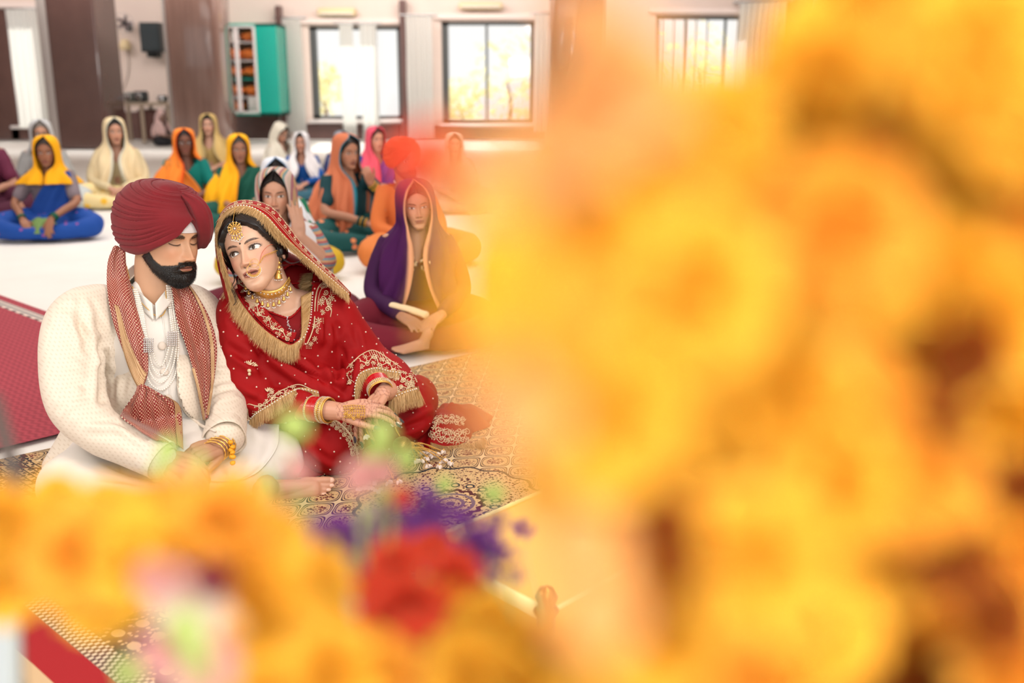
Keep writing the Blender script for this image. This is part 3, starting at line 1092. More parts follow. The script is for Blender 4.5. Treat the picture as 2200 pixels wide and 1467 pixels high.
def head_geo(male=False, nu=300, nz=280, eye='open', S=1.0, full=1.0, carve=True, smile=0.0, nose=1.0):
    """head surface in its own frame: face towards -y, z up, eye line at z = 0. returns V (local), F, u (local copy), mask of front"""
    t = np.linspace(0, 1, nz)
    zlo, zhi = -0.118, 0.118
    z = zlo + (zhi - zlo) * (0.5 - 0.5 * np.cos(np.pi * (0.02 + 0.96 * t))) / (0.5 + 0.5 * math.cos(0.02 * np.pi)) 
    z = np.interp(t, [0, .06, .12, .30, .58, .82, .94, 1], [-0.118, -0.1165, -0.111, -0.075, 0.012, 0.075, 0.111, 0.118])
    z = _prof(t, [(a, b) for a, b in zip([0, .06, .12, .30, .58, .82, .94, 1], [-0.118, -0.1162, -0.110, -0.075, 0.014, 0.075, 0.110, 0.118])])
    jw = 1.10 if male else 0.90
    Fp = [(-.118, -.068), (-.114, -.080), (-.106, -.0885), (-.097, -.0905), (-.083, -.0865), (-.066, -.0905), (-.050, -.0915), (-.03, -.0885), (0, -.0850), (.02, -.0895), (.04, -.0900), (.065, -.082), (.085, -.066), (.100, -.045), (.110, -.022), (.118, .015)]
    Bp = [(-.118, -.058), (-.108, -.042), (-.095, -.020), (-.08, .010), (-.06, .045), (-.03, .080), (0, .098), (.03, .103), (.06, .099), (.09, .078), (.105, .055), (.113, .038), (.118, .020)]
    Wp = [(-.118, .006), (-.114, .018), (-.107, .0285 * jw), (-.095, .040 * jw), (-.08, .0495 * jw), (-.06, .0590 * (jw * .5 + .5)), (-.04, .0655), (-.02, .0690), (0, .0715), (.03, .0750), (.055, .0735), (.075, .066), (.09, .056), (.103, .041), (.112, .024), (.118, .003)]
    Yp = [(-.118, -.063), (-.1, -.055), (-.08, -.033), (-.05, -.010), (0, .004), (.06, .010), (.118, .017)]
    Fz, Bz, Wz, Yz = (_prof(z, p) for p in (Fp, Bp, Wp, Yp))
    Wz = np.maximum(Wz * full, .001)
    # azimuth: dense in front
    s = np.linspace(-1, 1, nu, endpoint=False)
    a = np.pi * (0.62 * s + 0.38 * s ** 3)
    Z, A = np.meshgrid(z, a, indexing='ij')
    Fm, Bm, Wm, Ym = (np.repeat(q[:, None], nu, 1) for q in (Fz, Bz, Wz, Yz))
    ca, sa = np.cos(A), np.sin(A)
    e = 0.90
    X_ = Wm * np.sign(sa) * np.abs(sa) ** e
    Y_ = np.where(ca > 0, Ym + (Fm - Ym) * np.abs(ca) ** (e + .02), Ym + (Bm - Ym) * np.abs(ca) ** e)
    front = ss(0.05, 0.45, ca)
    x, zz = X_, Z
    ax = np.abs(x)
    d = np.zeros_like(x)
    # brow, sockets, cheeks
    d += (0.0035 if male else 0.0015) * np.exp(-((ax - .028) / .020) ** 2 - ((zz - .021) / .009) ** 2)
    d -= 0.0085 * np.exp(-((ax - EYX + .002) / .0165) ** 2 - ((zz - .002) / .0125) ** 2)
    d -= 0.003 * np.exp(-((ax - .015) / .007) ** 2 - ((zz - .004) / .010) ** 2)
    d += 0.0040 * np.exp(-((ax - .044) / .016) ** 2 - ((zz + .026) / .016) ** 2)
    d += 0.0035 * np.exp(-((ax - .022) / .014) ** 2 - ((zz + .050) / .018) ** 2)
    d -= 0.002 * np.exp(-((ax - .048) / .012) ** 2 - ((zz + .062) / .018) ** 2)
    # nose
    zr = np.interp(zz, [-.062, -.049, -.0445, -.041, -.036, -.028, -.015, 0, .012, .022], [0, 0.002, .011, .0205, .0235, .0195, .0135, .0075, .0035, 0])
    wr = np.interp(zz, [-.05, -.036, -.02, 0, .02], [.0105, .0105, .0078, .0068, .0085])
    if male: wr = wr * 1.12
    d += zr * nose * np.exp(-(ax / wr) ** 2.4)
    d += .0095 * nose * np.exp(-((ax - .0135 * nose ** .5) / (.0058 * nose ** .5)) ** 2 - ((zz + .0395) / .0066) ** 2)
    d -= .0045 * np.exp(-((ax - .0075) / .0032) ** 2 - ((zz + .0468) / .0026) ** 2)
    d -= .0020 * np.exp(-((ax - .0205) / .003) ** 2 - ((zz + .040) / .006) ** 2)
    # mouth
    lw = .0225
    up = np.sqrt(np.clip(1 - (ax / lw) ** 2, 0, 1))
    cup = 0.0012 * np.exp(-(ax / .0035) ** 2)
    mz = -.0665 + smile * (ax / lw) ** 2 * .004
    lk = .7 if male else 1.0
    d += .0050 * lk * up * np.exp(-((zz - (mz + .0044)) / .0038) ** 2)
    d += .0062 * lk * up * np.exp(-((zz - (mz - .0052)) / .0046) ** 2)
    d -= .0048 * ss(1.15, .7, ax / lw) * np.exp(-((zz - mz) / .0019) ** 2)
    d -= .0015 * np.exp(-(ax / .0028) ** 2 - ((zz + .054) / .005) ** 2)
    d -= .0030 * np.exp(-((ax - .024) / .004) ** 2 - ((zz - mz) / .005) ** 2)
    d -= .0030 * np.exp(-(ax / .018) ** 2 - ((zz + .0835) / .005) ** 2)
    d += .0030 * np.exp(-(ax / .013) ** 2 - ((zz + .100) / .009) ** 2)
    # eyes
    u = (ax - EYX) / .0150
    lidu = .0056 * np.clip(1 - np.abs(u) ** 2.2, 0, 1) ** .75 + .0010 * u
    lidl = -.0036 * np.clip(1 - np.abs(u) ** 2.2, 0, 1) ** .8 + .0010 * u
    zc = zz
    bulge = .0062 * np.exp(-((ax - EYX) / .0125) ** 2 - ((zz - .0005) / .0088) ** 2)
    d += bulge
    if eye == 'open':
        d += .0011 * np.exp(-((zc - lidu - .0012) / .0014) ** 2) * ss(1.25, .9, np.abs(u))
        d += .0006 * np.exp(-((zc - lidl + .0010) / .0013) ** 2) * ss(1.2, .9, np.abs(u))
        inside = (zc < lidu) & (zc > lidl) & (np.abs(u) < 1)
        if carve:
            d = np.where(inside, d - .0060, d)
        d -= .0012 * np.exp(-((zc - .0105 - .002 * (1 - u ** 2)) / .0015) ** 2) * ss(1.2, .8, np.abs(u))
    else:
        cz = -.0042 * np.clip(1 - np.abs(u) ** 2.2, 0, 1) ** .8 + .0010 * u - .0005
        d -= .0016 * np.exp(-((zc - cz) / .0009) ** 2) * ss(1.15, .85, np.abs(u))
        d += .0010 * np.exp(-((zc - cz - .0018) / .0014) ** 2) * ss(1.2, .8, np.abs(u))
        d -= .0014 * np.exp(-((zc - .0090) / .0016) ** 2) * ss(1.2, .7, np.abs(u))
        inside = np.zeros_like(x, bool)
    Y_ = Y_ - d * front
    V = np.stack([X_, Y_, Z], -1).reshape(-1, 3)
    F = grid_faces(nz, nu, False, True)
    V = np.concatenate([V, [[0, float(Yz[0]), zlo - .0005], [0, float(Yz[-1]), zhi + .0003]]])
    j = np.arange(nu); j2 = (j + 1) % nu
    F = np.concatenate([F[:, ::-1], np.stack([np.full(nu, nz * nu), j, j2, np.full(nu, -1)], 1)[:, [0, 2, 1, 3]], np.stack([np.full(nu, nz * nu + 1), (nz - 1) * nu + j2, (nz - 1) * nu + j, np.full(nu, -1)], 1)[:, [0, 2, 1, 3]]])
    # orient outward
    V0 = V.copy()
    return V * S, F, V0, front.ravel()


def head_colors(V0, skin, lip=(170, 90, 84), brow=(50, 34, 28), male=False, eye='open', makeup=0.0, blush=None, hair=(24, 18, 18), bindi=None,
                beard=0.0, stub=0.0, white=(232, 226, 220), iris=(58, 36, 24), gaze=(0, 0), brow_w=1.0, sharp=1.0):
    x, y, z = V0[:, 0], V0[:, 1], V0[:, 2]
    ax = np.abs(x); fr = (y < -.02)
    S = np.array(lin(skin)); n = len(V0)
    C = np.tile(S, (n, 1))
    def mixc(C, c, w):
        w = np.clip(w, 0, 1)[:, None]
        return C * (1 - w) + np.array(lin(c)) * w
    nv = vnoise(V0 * 90)
    C = C * (1 + .03 * nv[:, None])
    red = (np.array(skin) * [1.0, .84, .78]).clip(0, 255)
    C = mixc(C, red, .45 * np.exp(-((ax - .043) / .02) ** 2 - ((z + .03) / .02) ** 2) * fr)
    C = mixc(C, red, .4 * np.exp(-(ax / .016) ** 2 - ((z + .036) / .012) ** 2) * fr)
    if blush is not None:
        C = mixc(C, blush, .45 * np.exp(-((ax - .048) / .018) ** 2 - ((z + .024) / .014) ** 2) * fr)
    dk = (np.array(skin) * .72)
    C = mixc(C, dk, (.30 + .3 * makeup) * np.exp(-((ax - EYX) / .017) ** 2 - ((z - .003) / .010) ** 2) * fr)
    # lips
    lw = .0232; up = np.sqrt(np.clip(1 - (ax / lw) ** 2, 0, 1)); mz = -.0665
    lk = .72 if male else 1.0
    top = mz + .0082 * lk * up - .0016 * np.exp(-(ax / .003) ** 2) + .0012 * np.exp(-((ax - .006) / .003) ** 2)
    bot = mz - .0100 * lk * up
    wl = ss(-.0012, .0008, top - z) * ss(-.0012, .0008, z - bot) * (ax < lw) * fr
    C = mixc(C, lip, wl * .92)
    C = mixc(C, (np.array(lip) * .45), np.exp(-((z - mz) / .0013) ** 2) * ss(1.05, .9, ax / lw) * fr * .9)
    C = mixc(C, np.array(skin) * .3, np.exp(-((ax - .0075) / .0034) ** 2 - ((z + .0468) / .0026) ** 2) * fr * .9)
    # eyes
    u = (ax - EYX) / .0150
    lidu = .0056 * np.clip(1 - np.abs(u) ** 2.2, 0, 1) ** .75 + .0010 * u
    lidl = -.0036 * np.clip(1 - np.abs(u) ** 2.2, 0, 1) ** .8 + .0010 * u
    if eye == 'open':
        if makeup:
            C = mixc(C, (70, 48, 44), makeup * .75 * np.exp(-((z - lidu - .002) / .0032) ** 2) * ss(1.45, .85, np.abs(u)) * fr)
            C = mixc(C, (60, 42, 40), makeup * .6 * np.exp(-((z - lidl + .001) / .0016) ** 2) * ss(1.3, .9, np.abs(u)) * fr)
        C = mixc(C, (18, 12, 12), np.exp(-((z - lidu - .0004) / (.0011 + .0006 * makeup)) ** 2) * ss(1.18, .98, np.abs(u)) * fr * .95)
        C = mixc(C, (60, 36, 32), np.exp(-((z - lidl + .0003) / .0008) ** 2) * ss(1.12, .95, np.abs(u)) * fr * (.45 + .4 * makeup))
        # painted eye for small heads (carve off)
        ins = ((z < lidu) & (z > lidl) & (np.abs(u) < 1) & fr)
        C[ins] = np.array(lin(white))
        gx, gz = gaze
        ex = np.sign(x) * EYX + gx
        r = np.hypot(x - ex, z - .0008 - gz)
        C[ins & (r < .0062)] = np.array(lin(iris))
        C[ins & (r < .0028)] = np.array(lin((10, 8, 8)))
    else:
        cz = -.0042 * np.clip(1 - np.abs(u) ** 2.2, 0, 1) ** .8 + .0010 * u - .0005
        C = mixc(C, (22, 14, 12), np.exp(-((z - cz) / .0015) ** 2) * ss(1.15, .9, np.abs(u)) * fr * .95)
        C = mixc(C, np.array(skin) * .62, .5 * np.exp(-((z - .0085) / .0014) ** 2) * ss(1.15, .7, np.abs(u)) * fr)
    # brows
    bu = (ax - .0315) / .0205
    bz = .0188 + .0035 * (1 - ((bu + .15 - .35) / .9) ** 2) * (1.0 if not male else .6) + (0 if not male else -.001)
    th = (.0034 if not male else .0044) * brow_w * ss(1.05, .3, bu) * (.55 + .45 * ss(-1.02, -.55, bu)) 
    wb = ss(1.25, .6, np.abs((z - bz) / (th + 1e-5))) * ss(-1.08, -.92, bu) * ss(1.08, .9, bu) * fr
    hairn = .72 + .28 * vnoise(np.stack([V0[:, 0] * 700, V0[:, 1] * 200, V0[:, 2] * 350], 1))
    C = mixc(C, brow, wb * .95 * np.clip(hairn + .25, 0, 1))
    if bindi:
        C = mixc(C, bindi, (np.hypot(x, z - .021) < .0026) & fr)
    if beard:
        C = mixc(C, hair, beard_mask(V0) * beard)
    return C


def beard_mask(V0):
    x, y, z = V0[:, 0], V0[:, 1], V0[:, 2]
    ax = np.abs(x)
    # cheek line from the ear down to the mouth corner
    line = np.interp(-y, [-.01, .012, .034, .055, .072, .095], [.012, -.022, -.052, -.064, -.062, -.056])
    m = ss(.004, -.004, z - line)
    # moustache
    mu = ss(.030, .024, ax) * ss(-.0475, -.051, z) * (z > -.080)
    lwm = .0215; up = np.sqrt(np.clip(1 - (ax / lwm) ** 2, 0, 1)); mz = -.0665
    lips = ss(.0015, -.0005, z - (mz + .0050 * up)) * ss(-.0015, .0005, z - (mz - .0100 * up)) * (ax < lwm)
    chin = (z < -.0555)
    b = np.maximum(m, mu * (y < -.05))
    # clean patch beside the chin tuft is small
    b = b * (1 - lips * (y < -.05))
    b = b * ss(.045, .0, y + .0)
    return np.clip(b, 0, 1)


def eyeballs(Mw, gaze=(0.0, 0.0), S=1.0, iris=(70, 44, 28)):
    """two eyeballs; gaze = (yaw, pitch) in degrees in the head frame. -> list of (V, F, C)"""
    out = []
    for sx in (-1, 1):
        nu, nv = 40, 36
        th = np.concatenate([np.linspace(0.001, .52, 22), np.linspace(.58, np.pi - .001, nv - 22)])
        a = np.linspace(0, 2 * np.pi, nu, endpoint=False)
        T, A = np.meshgrid(th, a, indexing='ij')
        r = .0145
        V = np.stack([np.sin(T) * np.cos(A), -np.cos(T), np.sin(T) * np.sin(A)], -1).reshape(-1, 3) * r
        tt = T.ravel()
        C = np.tile(lin((236, 228, 222)), (len(V), 1))
        ir = tt < .44
        C[ir] = lin(iris)
        C[(tt < .44) & (tt > .385)] = np.array(lin(iris)) * .3
        C[tt < .19] = (.004, .003, .003)
        V[:, 1] -= .0005 * np.clip(1 - tt / .42, 0, 1)
        g_ = rotm(gaze[0], gaze[1])
        V = V @ g_.T
        V = V + [sx * (EYX - .0005), -.0625, .0008]
        F = grid_faces(nv, nu, False, True)
        out.append((Mw(V * S), F, C))
    return out


class Place:
    """head frame -> world"""
    def __init__(s, o, R, S=1.0):
        s.o = np.asarray(o, float); s.R = R; s.S = S

    def __call__(s, V):
        return np.asarray(V) @ s.R.T + s.o


def ear_geo(sx):
    parts = []
    c = np.array([sx * .071, .012, -.010])
    a = np.linspace(-.6, np.pi * 1.35, 16)
    rim = np.stack([np.full(16, 0.0) + sx * (.006 + .004 * np.sin(a)), .017 * -np.cos(a) * -1, .030 * np.sin(a)], 1)
    rim[:, 1] *= 1.0
    V, F = tube(rim + c, np.linspace(.0032, .0042, 16), 8)
    parts.append((V, F))
    parts.append(ell(c + [sx * .002, 0, -.002], (.005, .014, .026), nu=14, nv=10))
    parts.append(ell(c + [sx * .004, -.008, -.027], (.005, .008, .010), nu=12, nv=8))
    return parts


# ------------------------------------------------------------------ hands
def hand_parts(W, dirf, pn, side, curl=(25, 30, 20), thumb=(35, 25), spread=6, S=1.0, curls=None, thumb_out=1.0):
    """tapered tubes of one hand. W = wrist, dirf = direction of the fingers, pn = normal of the back of the hand, side = +1 / -1: thumb side
    along +/- cross(dirf, pn)"""
    f = np.asarray(dirf, float); f /= np.linalg.norm(f)
    n = np.asarray(pn, float); n = n - f * (n @ f); n /= np.linalg.norm(n)
    s = np.cross(f, n) * side          # towards the thumb
    W = np.asarray(W, float)
    L = lambda a, b, c: W + (f * a + s * b + n * c) * S
    parts = []; tips = []; nails = []
    bx = [.026, .0085, -.0095, -.026]
    kx = [.080, .084, .080, .073]
    ln = [(.045, .028, .023), (.050, .032, .025), (.047, .030, .024), (.037, .023, .021)]
    rr = [.0090, .0092, .0088, .0078]
    # palm
    for i in range(4):
        parts.append(tube([L(-.004, bx[i] * .62, 0), L(.03, bx[i] * .85, .001), L(kx[i] * .75, bx[i] * .98, .001), L(kx[i], bx[i], 0)], np.array([.0135, .0140, .0130, .0112]) * S, 10))
    parts.append(ell(L(.045, -.002, -.005), np.array([1, 1, 1]) * .022 * S))
    for i in range(4):
        sp = math.radians(spread * (1.5 - i))
        c = curls[i] if curls else curl
        p = [L(kx[i] - .01, bx[i], 0), L(kx[i], bx[i], 0)]
        ang = 0
        cur = np.array([kx[i], bx[i], 0.0])
        for j, (l, cc) in enumerate(zip(ln[i], c)):
            ang += math.radians(cc)
            dvec = np.array([math.cos(ang) * math.cos(sp), math.sin(sp), -math.sin(ang)])
            cur = cur + dvec * l
            p.append(W + (f * cur[0] + s * cur[1] + n * cur[2]) * S)
        P = spline(np.array(p), 16)
        q = np.linspace(0, 1, 16)
        r = rr[i] * (1.10 - .32 * q + .05 * np.cos(q * 18))
        parts.append(tube(P, r * S, 10))
        nd = n * math.cos(ang) + f * math.sin(ang)
        nails.append((P[-1], P[-1] - P[-3], nd, r[-1] * S))
        tips.append(P[-1])
    t0, t1 = map(math.radians, thumb)
    a = L(.012, .018, -.006); 
    d1 = np.array([math.cos(t0 + .25), math.sin(t0 + .25) * thumb_out, -.25]); b = np.array([.012, .018, -.006]) + d1 * .040
    d2 = np.array([math.cos(t0), math.sin(t0) * thumb_out, -.35]); d2 /= np.linalg.norm(d2); c = b + d2 * .032
    d3 = np.array([math.cos(t0 - t1), math.sin(t0 - t1) * thumb_out, -.40]); d3 /= np.linalg.norm(d3); e = c + d3 * .026
    P = spline(np.array([a, L(*b), L(*c), L(*e)]), 14)
    r = np.interp(np.linspace(0, 1, 14), [0, .35, .7, 1], [.0165, .0125, .0102, .0085])
    parts.append(tube(P, r * S, 10))
    nails.append((P[-1], P[-1] - P[-3], n * .8 + s * .4, r[-1] * S))
    return parts, nails


def nail_geo(nails, g=None, length=0.0, col=None, wid=.75):
    g = g or Geo()
    for (p, d, n, r) in nails:
        d = d / np.linalg.norm(d); n = n - d * (n @ d); n /= np.linalg.norm(n); s = np.cross(d, n)
        V, F = ell((0, 0, 0), (.0085 + length, r * wid, .0015), nu=12, nv=6)
        # slight crown
        V = V[:, 0:1] * d + V[:, 1:2] * s + (V[:, 2:3] + r * .86 - 2.5 * np.abs(V[:, 1:2]) ** 2 / r * .12) * n
        g.add(V + p + d * (.001 + length * .9), F, col)
    return g


def foot_parts(heel, dirf, up, side, S=1.0):
    f = np.asarray(dirf, float); f /= np.linalg.norm(f)
    n = np.asarray(up, float); n = n - f * (n @ f); n /= np.linalg.norm(n)
    s = np.cross(f, n) * side       # towards the big toe
    H = np.asarray(heel, float)
    L = lambda a, b, c: H + (f * a + s * b + n * c) * S
    parts = [tube([L(0, 0, .0), L(.05, -.004, .004), L(.11, -.002, .004), L(.165, .0, 0)], np.array([.028, .029, .031, .030]) * S, 14, flat=(1, .72), up=s),
             tube([L(.01, 0, .01), L(.03, 0, .045), L(.02, 0, .09)], np.array([.026, .030, .032]) * S, 12),
             tube([L(.04, .0, .02), L(.10, .006, .016), L(.165, .012, .004)], np.array([.028, .022, .016]) * S, 12)]
    nails = []
    for i in range(5):
        b = [.026, .010, -.003, -.015, -.026][i]
        l = [.052, .046, .040, .034, .027][i]
        r = [.0125, .0088, .0082, .0076, .0072][i]
        st = [.165, .172, .168, .160, .150][i]
        P = [L(st - .03, b * .9, .002), L(st, b, .001), L(st + l * .6, b * 1.02, 0), L(st + l, b * 1.02, -.003)]
        q = spline(np.array(P), 8)
        rad = np.interp(np.linspace(0, 1, 8), [0, .5, .75, 1], [r * 1.1, r * .85, r * 1.02, r * .85]) * S
        parts.append(tube(q, rad, 10))
        nails.append((q[-1] - (q[-1] - q[-2]) * .4, q[-1] - q[-2], n, rad[-1]))
    return parts, nails


def limb(pts, n=14, samples=24, **kw):
    """pts: rows (x, y, z, r)"""
    q = spline(np.asarray(pts, float), samples)
    return tube(q[:, :3], q[:, 3], n, **kw)


def wrinkle(V, F, amp, scale, seed=0, dirs=None, ridged=True, bias=0.0):
    N = vnormals(V, F)
    P = V * np.asarray(scale) + seed * 7.13
    w = vnoise(P)
    w2 = vnoise(P * 2.1 + 3.3)
    h = (1 - np.abs(w) * 2.2) * .7 + w2 * .35 if ridged else w + .4 * w2
    return V + N * (h * amp + bias)[:, None]


def creases(V, F, list_):
    """sharp fold lines: each (p0, p1, amp, width): ridge along the segment"""
    N = vnormals(V, F)
    for (p0, p1, amp, wd) in list_:
        p0 = np.asarray(p0); p1 = np.asarray(p1)
        d = p1 - p0; L = np.linalg.norm(d); d = d / L
        t = np.clip((V - p0) @ d, 0, L)
        q = p0 + t[:, None] * d
        r = np.linalg.norm(V - q, axis=1)
        e = np.sin(np.pi * np.clip(t / L, 0.02, .98)) ** .6
        V = V + N * ((amp * np.exp(-(r / wd) ** 2) - amp * .7 * np.exp(-((r - wd * 2.0) / wd) ** 2)) * e)[:, None]
    return V


def sheet(rows, nu, nv, thick=0.003, closeu=False, fold=None):
    """lofted cloth: rows of control points (each (k,3)), splined along the row (u) and across rows (v) -> grid P[nu][nv]"""
    R_ = np.array([spline(np.asarray(r, float), nu, closeu) for r in rows])     # rows x nu x 3
    out = np.empty((nu, nv, 3))
    for i in range(nu):
        k = len(R_)
        Q = R_[:, i]
        Qp = np.concatenate([2 * Q[:1] - Q[1:2], Q, 2 * Q[-1:] - Q[-2:-1]])
        t = np.linspace(0, k - 1, nv)
        j = np.minimum(t.astype(int), k - 2); f = (t - j)[:, None]
        p0, p1, p2, p3 = Qp[j], Qp[j + 1], Qp[j + 2], Qp[j + 3]
        out[i] = 0.5 * ((2 * p1) + (-p0 + p2) * f + (2 * p0 - 5 * p1 + 4 * p2 - p3) * f ** 2 + (-p0 + 3 * p1 - 3 * p2 + p3) * f ** 3)
    return out


def thick_sheet(P, t):
    """grid (nu, nv, 3) -> closed thin slab"""
    nu, nv = P.shape[:2]
    F = grid_faces(nu, nv)
    V = P.reshape(-1, 3)
    N = vnormals(V, F)
    V2 = V - N * t
    n = len(V)
    F2 = F[:, ::-1] + n
    idx = np.arange(n).reshape(nu, nv)
    ring = np.concatenate([idx[:, 0], idx[-1, 1:], idx[-2::-1, -1], idx[0, -2:0:-1]])
    r2 = np.roll(ring, -1)
    Fe = np.stack([r2, ring, ring + n, r2 + n], 1)
    return np.concatenate([V, V2]), np.concatenate([F, F2, Fe])


def strands(pts, dirs, L, w, droop, g=None, rg=None, jit=.25, col=None, segs=3, cv=0.1):
    """flat tapered hairs growing from pts along dirs"""
    g = g or Geo(); rg = rg or RNG
    n = len(pts)
    d = dirs / (np.linalg.norm(dirs, axis=1)[:, None] + 1e-9)
    d = d + rg.normal(size=d.shape) * jit
    d /= np.linalg.norm(d, axis=1)[:, None]
    s = np.cross(d, rg.normal(size=d.shape)); s /= np.linalg.norm(s, axis=1)[:, None] + 1e-9
    l = L * (0.7 + .5 * rg.random(n))[:, None]
    K = segs + 1
    V = np.empty((n, 2 * K, 3))
    p = pts.copy()
    for k in range(K):
        ww = w * (1 - .75 * k / segs)
        V[:, 2 * k] = p + s * ww; V[:, 2 * k + 1] = p - s * ww
        d2 = d + np.array([0, 0, -1]) * droop * k / segs
        d2 /= np.linalg.norm(d2, axis=1)[:, None]
        p = p + d2 * l / segs
    F = []
    b = np.arange(n)[:, None] * 2 * K
    for k in range(segs):
        F.append(np.concatenate([b + 2 * k, b + 2 * k + 1, b + 2 * k + 3, b + 2 * k + 2], 1))
    c = None
    if col is not None:
        c = np.repeat(np.asarray(col)[None], n, 0) * (1 + cv * rg.normal(size=(n, 1)))
        c = np.repeat(c.clip(0, 1), 2 * K, 0)
    g.add(V.reshape(-1, 3), np.concatenate(F), c)
    return g


def beads(pts, r, g=None, n=8, col=None, squash=None, R=None):
    g = g or Geo()
    V0, F0 = ell((0, 0, 0), (1, 1, 1), nu=n, nv=max(4, n // 2 + 1))
    pts = np.asarray(pts).reshape(-1, 3); m = len(pts)
    r = np.full(m, r) if np.isscalar(r) else np.asarray(r)
    V = V0[None] * r[:, None, None] + pts[:, None]
    F = F0[None] + (np.arange(m) * len(V0))[:, None, None]
    F = np.where(F0[None] >= 0, F, -1)
    g.add(V.reshape(-1, 3), F.reshape(-1, 4), col)
    return g


def bead_line(P, step, r, g=None, n=8, col=None, closed=False):
    P = np.asarray(P, float)
    L = np.linalg.norm(np.diff(P, axis=0), axis=1).sum()
    k = max(2, int(L / step))
    return beads(spline(P, k, closed) if len(P) > 2 else P[0] + (P[-1] - P[0]) * np.linspace(0, 1, k)[:, None], r, g, n, col)


MT['skin_m'] = mat('skin_groom', rough=0.5, vcol=True, sss=0.12, bump=0.15, bscale=900)
MT['skin_b'] = mat('skin_bride', rough=0.42, vcol=True, sss=0.12, bump=0.08, bscale=900)
MT['skin_g'] = mat('skin_guest', rough=0.5, vcol=True, sss=0.08)
MT['eye'] = mat('eye', rough=0.08, vcol=True, coat=0.5)
MT['hair'] = mat('black_hair', (26, 20, 19), 0.4, col2=(12, 9, 9), nscale=300)
MT['gold'] = mat('gold', (250, 206, 118), 0.30, metal=0.7, col2=(232, 176, 84), nscale=200)
MT['pearl'] = mat('pearl', (244, 236, 226), 0.18, coat=0.6)
MT['nail_dark'] = mat('dark_nail', (62, 56, 74), 0.25)
# ------------------------------------------------------------------ the groom
SKIN_G = (208, 160, 126)
GX = np.array([math.cos(math.radians(38)), math.sin(math.radians(38)), 0])     # across his chest, to his left
GF = np.array([math.sin(math.radians(38)), -math.cos(math.radians(38)), 0])    # the way he faces
groom = thing('person', 'man in maroon turban and cream brocade coat sitting cross-legged with eyes lowered', 'person', tuple(gnd(300, 1010)))
RG = rotm(56, 6, 5)
HG = Place(at(358, 511, 2.75), RG)
V, F, V0, fr = head_geo(male=True, nu=340, nz=330, eye='closed', full=1.04, nose=1.22)
HV = HG(V)
C = head_colors(V0, SKIN_G, lip=(168, 106, 92), brow=(34, 24, 20), male=True, eye='closed', beard=0.92, hair=(30, 22, 20), brow_w=1.6)
headN = vnormals(HV, F)
bodyg = Geo()
bodyg.add(HV, F, C)
neckpts = [(*HG(np.array([0, .03, -.03])), .060), (*HG(np.array([0, .035, -.09])), .060), (*at(338, 625, 2.80), .064), (*at(330, 670, 2.84), .085), (*at(325, 760, 2.86), .12), (*at(315, 900, 2.92), .12), (*at(305, 985, 2.94), .13)]
nv_, nf_ = remesh([limb(neckpts, 24, 40)], .004, 4)
bodyg.add(nv_, nf_, lin(SKIN_G))
# forearms, hands
PR = [at(165, 700, 2.70), at(165, 880, 2.60), at(352, 986, 2.53)]
PL = [at(425, 690, 2.90), at(480, 850, 2.84), at(478, 958, 2.66)]
fr_d = PR[2] - PR[1]; fl_d = PL[2] - PL[1]
hR, nR = hand_parts(PR[2], at(440, 1010, 2.53) - PR[2], np.array([-.1, -.35, 1.0]), +1, curl=(48, 52, 30), thumb=(20, 20))
hL, nL = hand_parts(PL[2], at(385, 985, 2.55) - PL[2], np.array([.15, -.45, 1.0]), -1, curls=[(36, 48, 26), (40, 50, 28), (44, 52, 30), (50, 55, 30)], thumb=(14, 12), S=1.0)
armR = remesh(hR + [limb([(*PR[1], .042), (*(PR[1] * .4 + PR[2] * .6), .036), (*PR[2], .029)], 16, 14)], .0022, 3)
armL = remesh(hL + [limb([(*PL[1], .042), (*(PL[1] * .4 + PL[2] * .6), .036), (*PL[2], .029)], 16, 14)], .0022, 3)
hc = lin((192, 142, 110))
bodyg.add(*armR, hc); bodyg.add(*armL, hc)
# right foot comes out from under the left shin
ftp, ftn = foot_parts(at(556, 1052, 2.70), at(700, 1050, 2.745) - at(556, 1052, 2.70), np.array([-.1, -.85, .50]), -1, S=.90)
ftv = remesh(ftp, .0025, 3)
bodyg.add(*ftv, lin((206, 152, 124)))
V_, F_, C_, _ = bodyg.arr()
obj('body', (V_, F_, C_), MT['skin_m'], groom, col=True)
g = nail_geo(nR + nL, wid=.7); obj('fingernail', g, mat('bare_nail', (224, 178, 158), 0.3), groom, stuff=True)
g = nail_geo(ftn, wid=.8); obj('toenail', g, mat('bare_toenail', (232, 190, 168), 0.3), groom, stuff=True)

# beard: a soft layer and short hairs over it
bm = beard_mask(V0); N0 = vnormals(V0, F)
msk = bm > .45
off = (.0036 * bm * ss(-.04, -.095, V0[:, 2]) + .0014 * bm) * (1 + .18 * vnoise(V0 * 700))
BV = HG(V0 + N0 * off[:, None])
keep = np.array([all(msk[i] for i in f if i >= 0) for f in F[:340 * 329]])
Fk = F[:340 * 329][keep]
used = np.unique(Fk); remap = -np.ones(len(BV), int); remap[used] = np.arange(len(used))
beard = obj('beard', (BV[used], remap[Fk]), MT['hair'], groom)
cand = np.where((bm > .5))[0]
wts = bm[cand] * (1 + 1.5 * (V0[cand, 2] < -.08)); wts /= wts.sum()
idx = RNG.choice(cand, 12000, p=wts)
pts = HG(V0[idx] + N0[idx] * off[idx][:, None] * .6)
dr = (N0[idx] * .55 + np.array([0, -.1, -.85])) @ RG.T
obj('beard_hair', strands(pts, dr, .0080, .00022, .3, jit=.30), MT['hair'], beard, stuff=True)
cand = np.where((bm > .05) & (bm <= .6))[0]
idx = RNG.choice(cand, 1800)
pts = HG(V0[idx]); dr = (N0[idx] * .5 + np.array([0, -.1, -.9])) @ RG.T
obj('stubble', strands(pts, dr, .0042, .0002, .3, jit=.3), MT['hair'], groom, stuff=True)
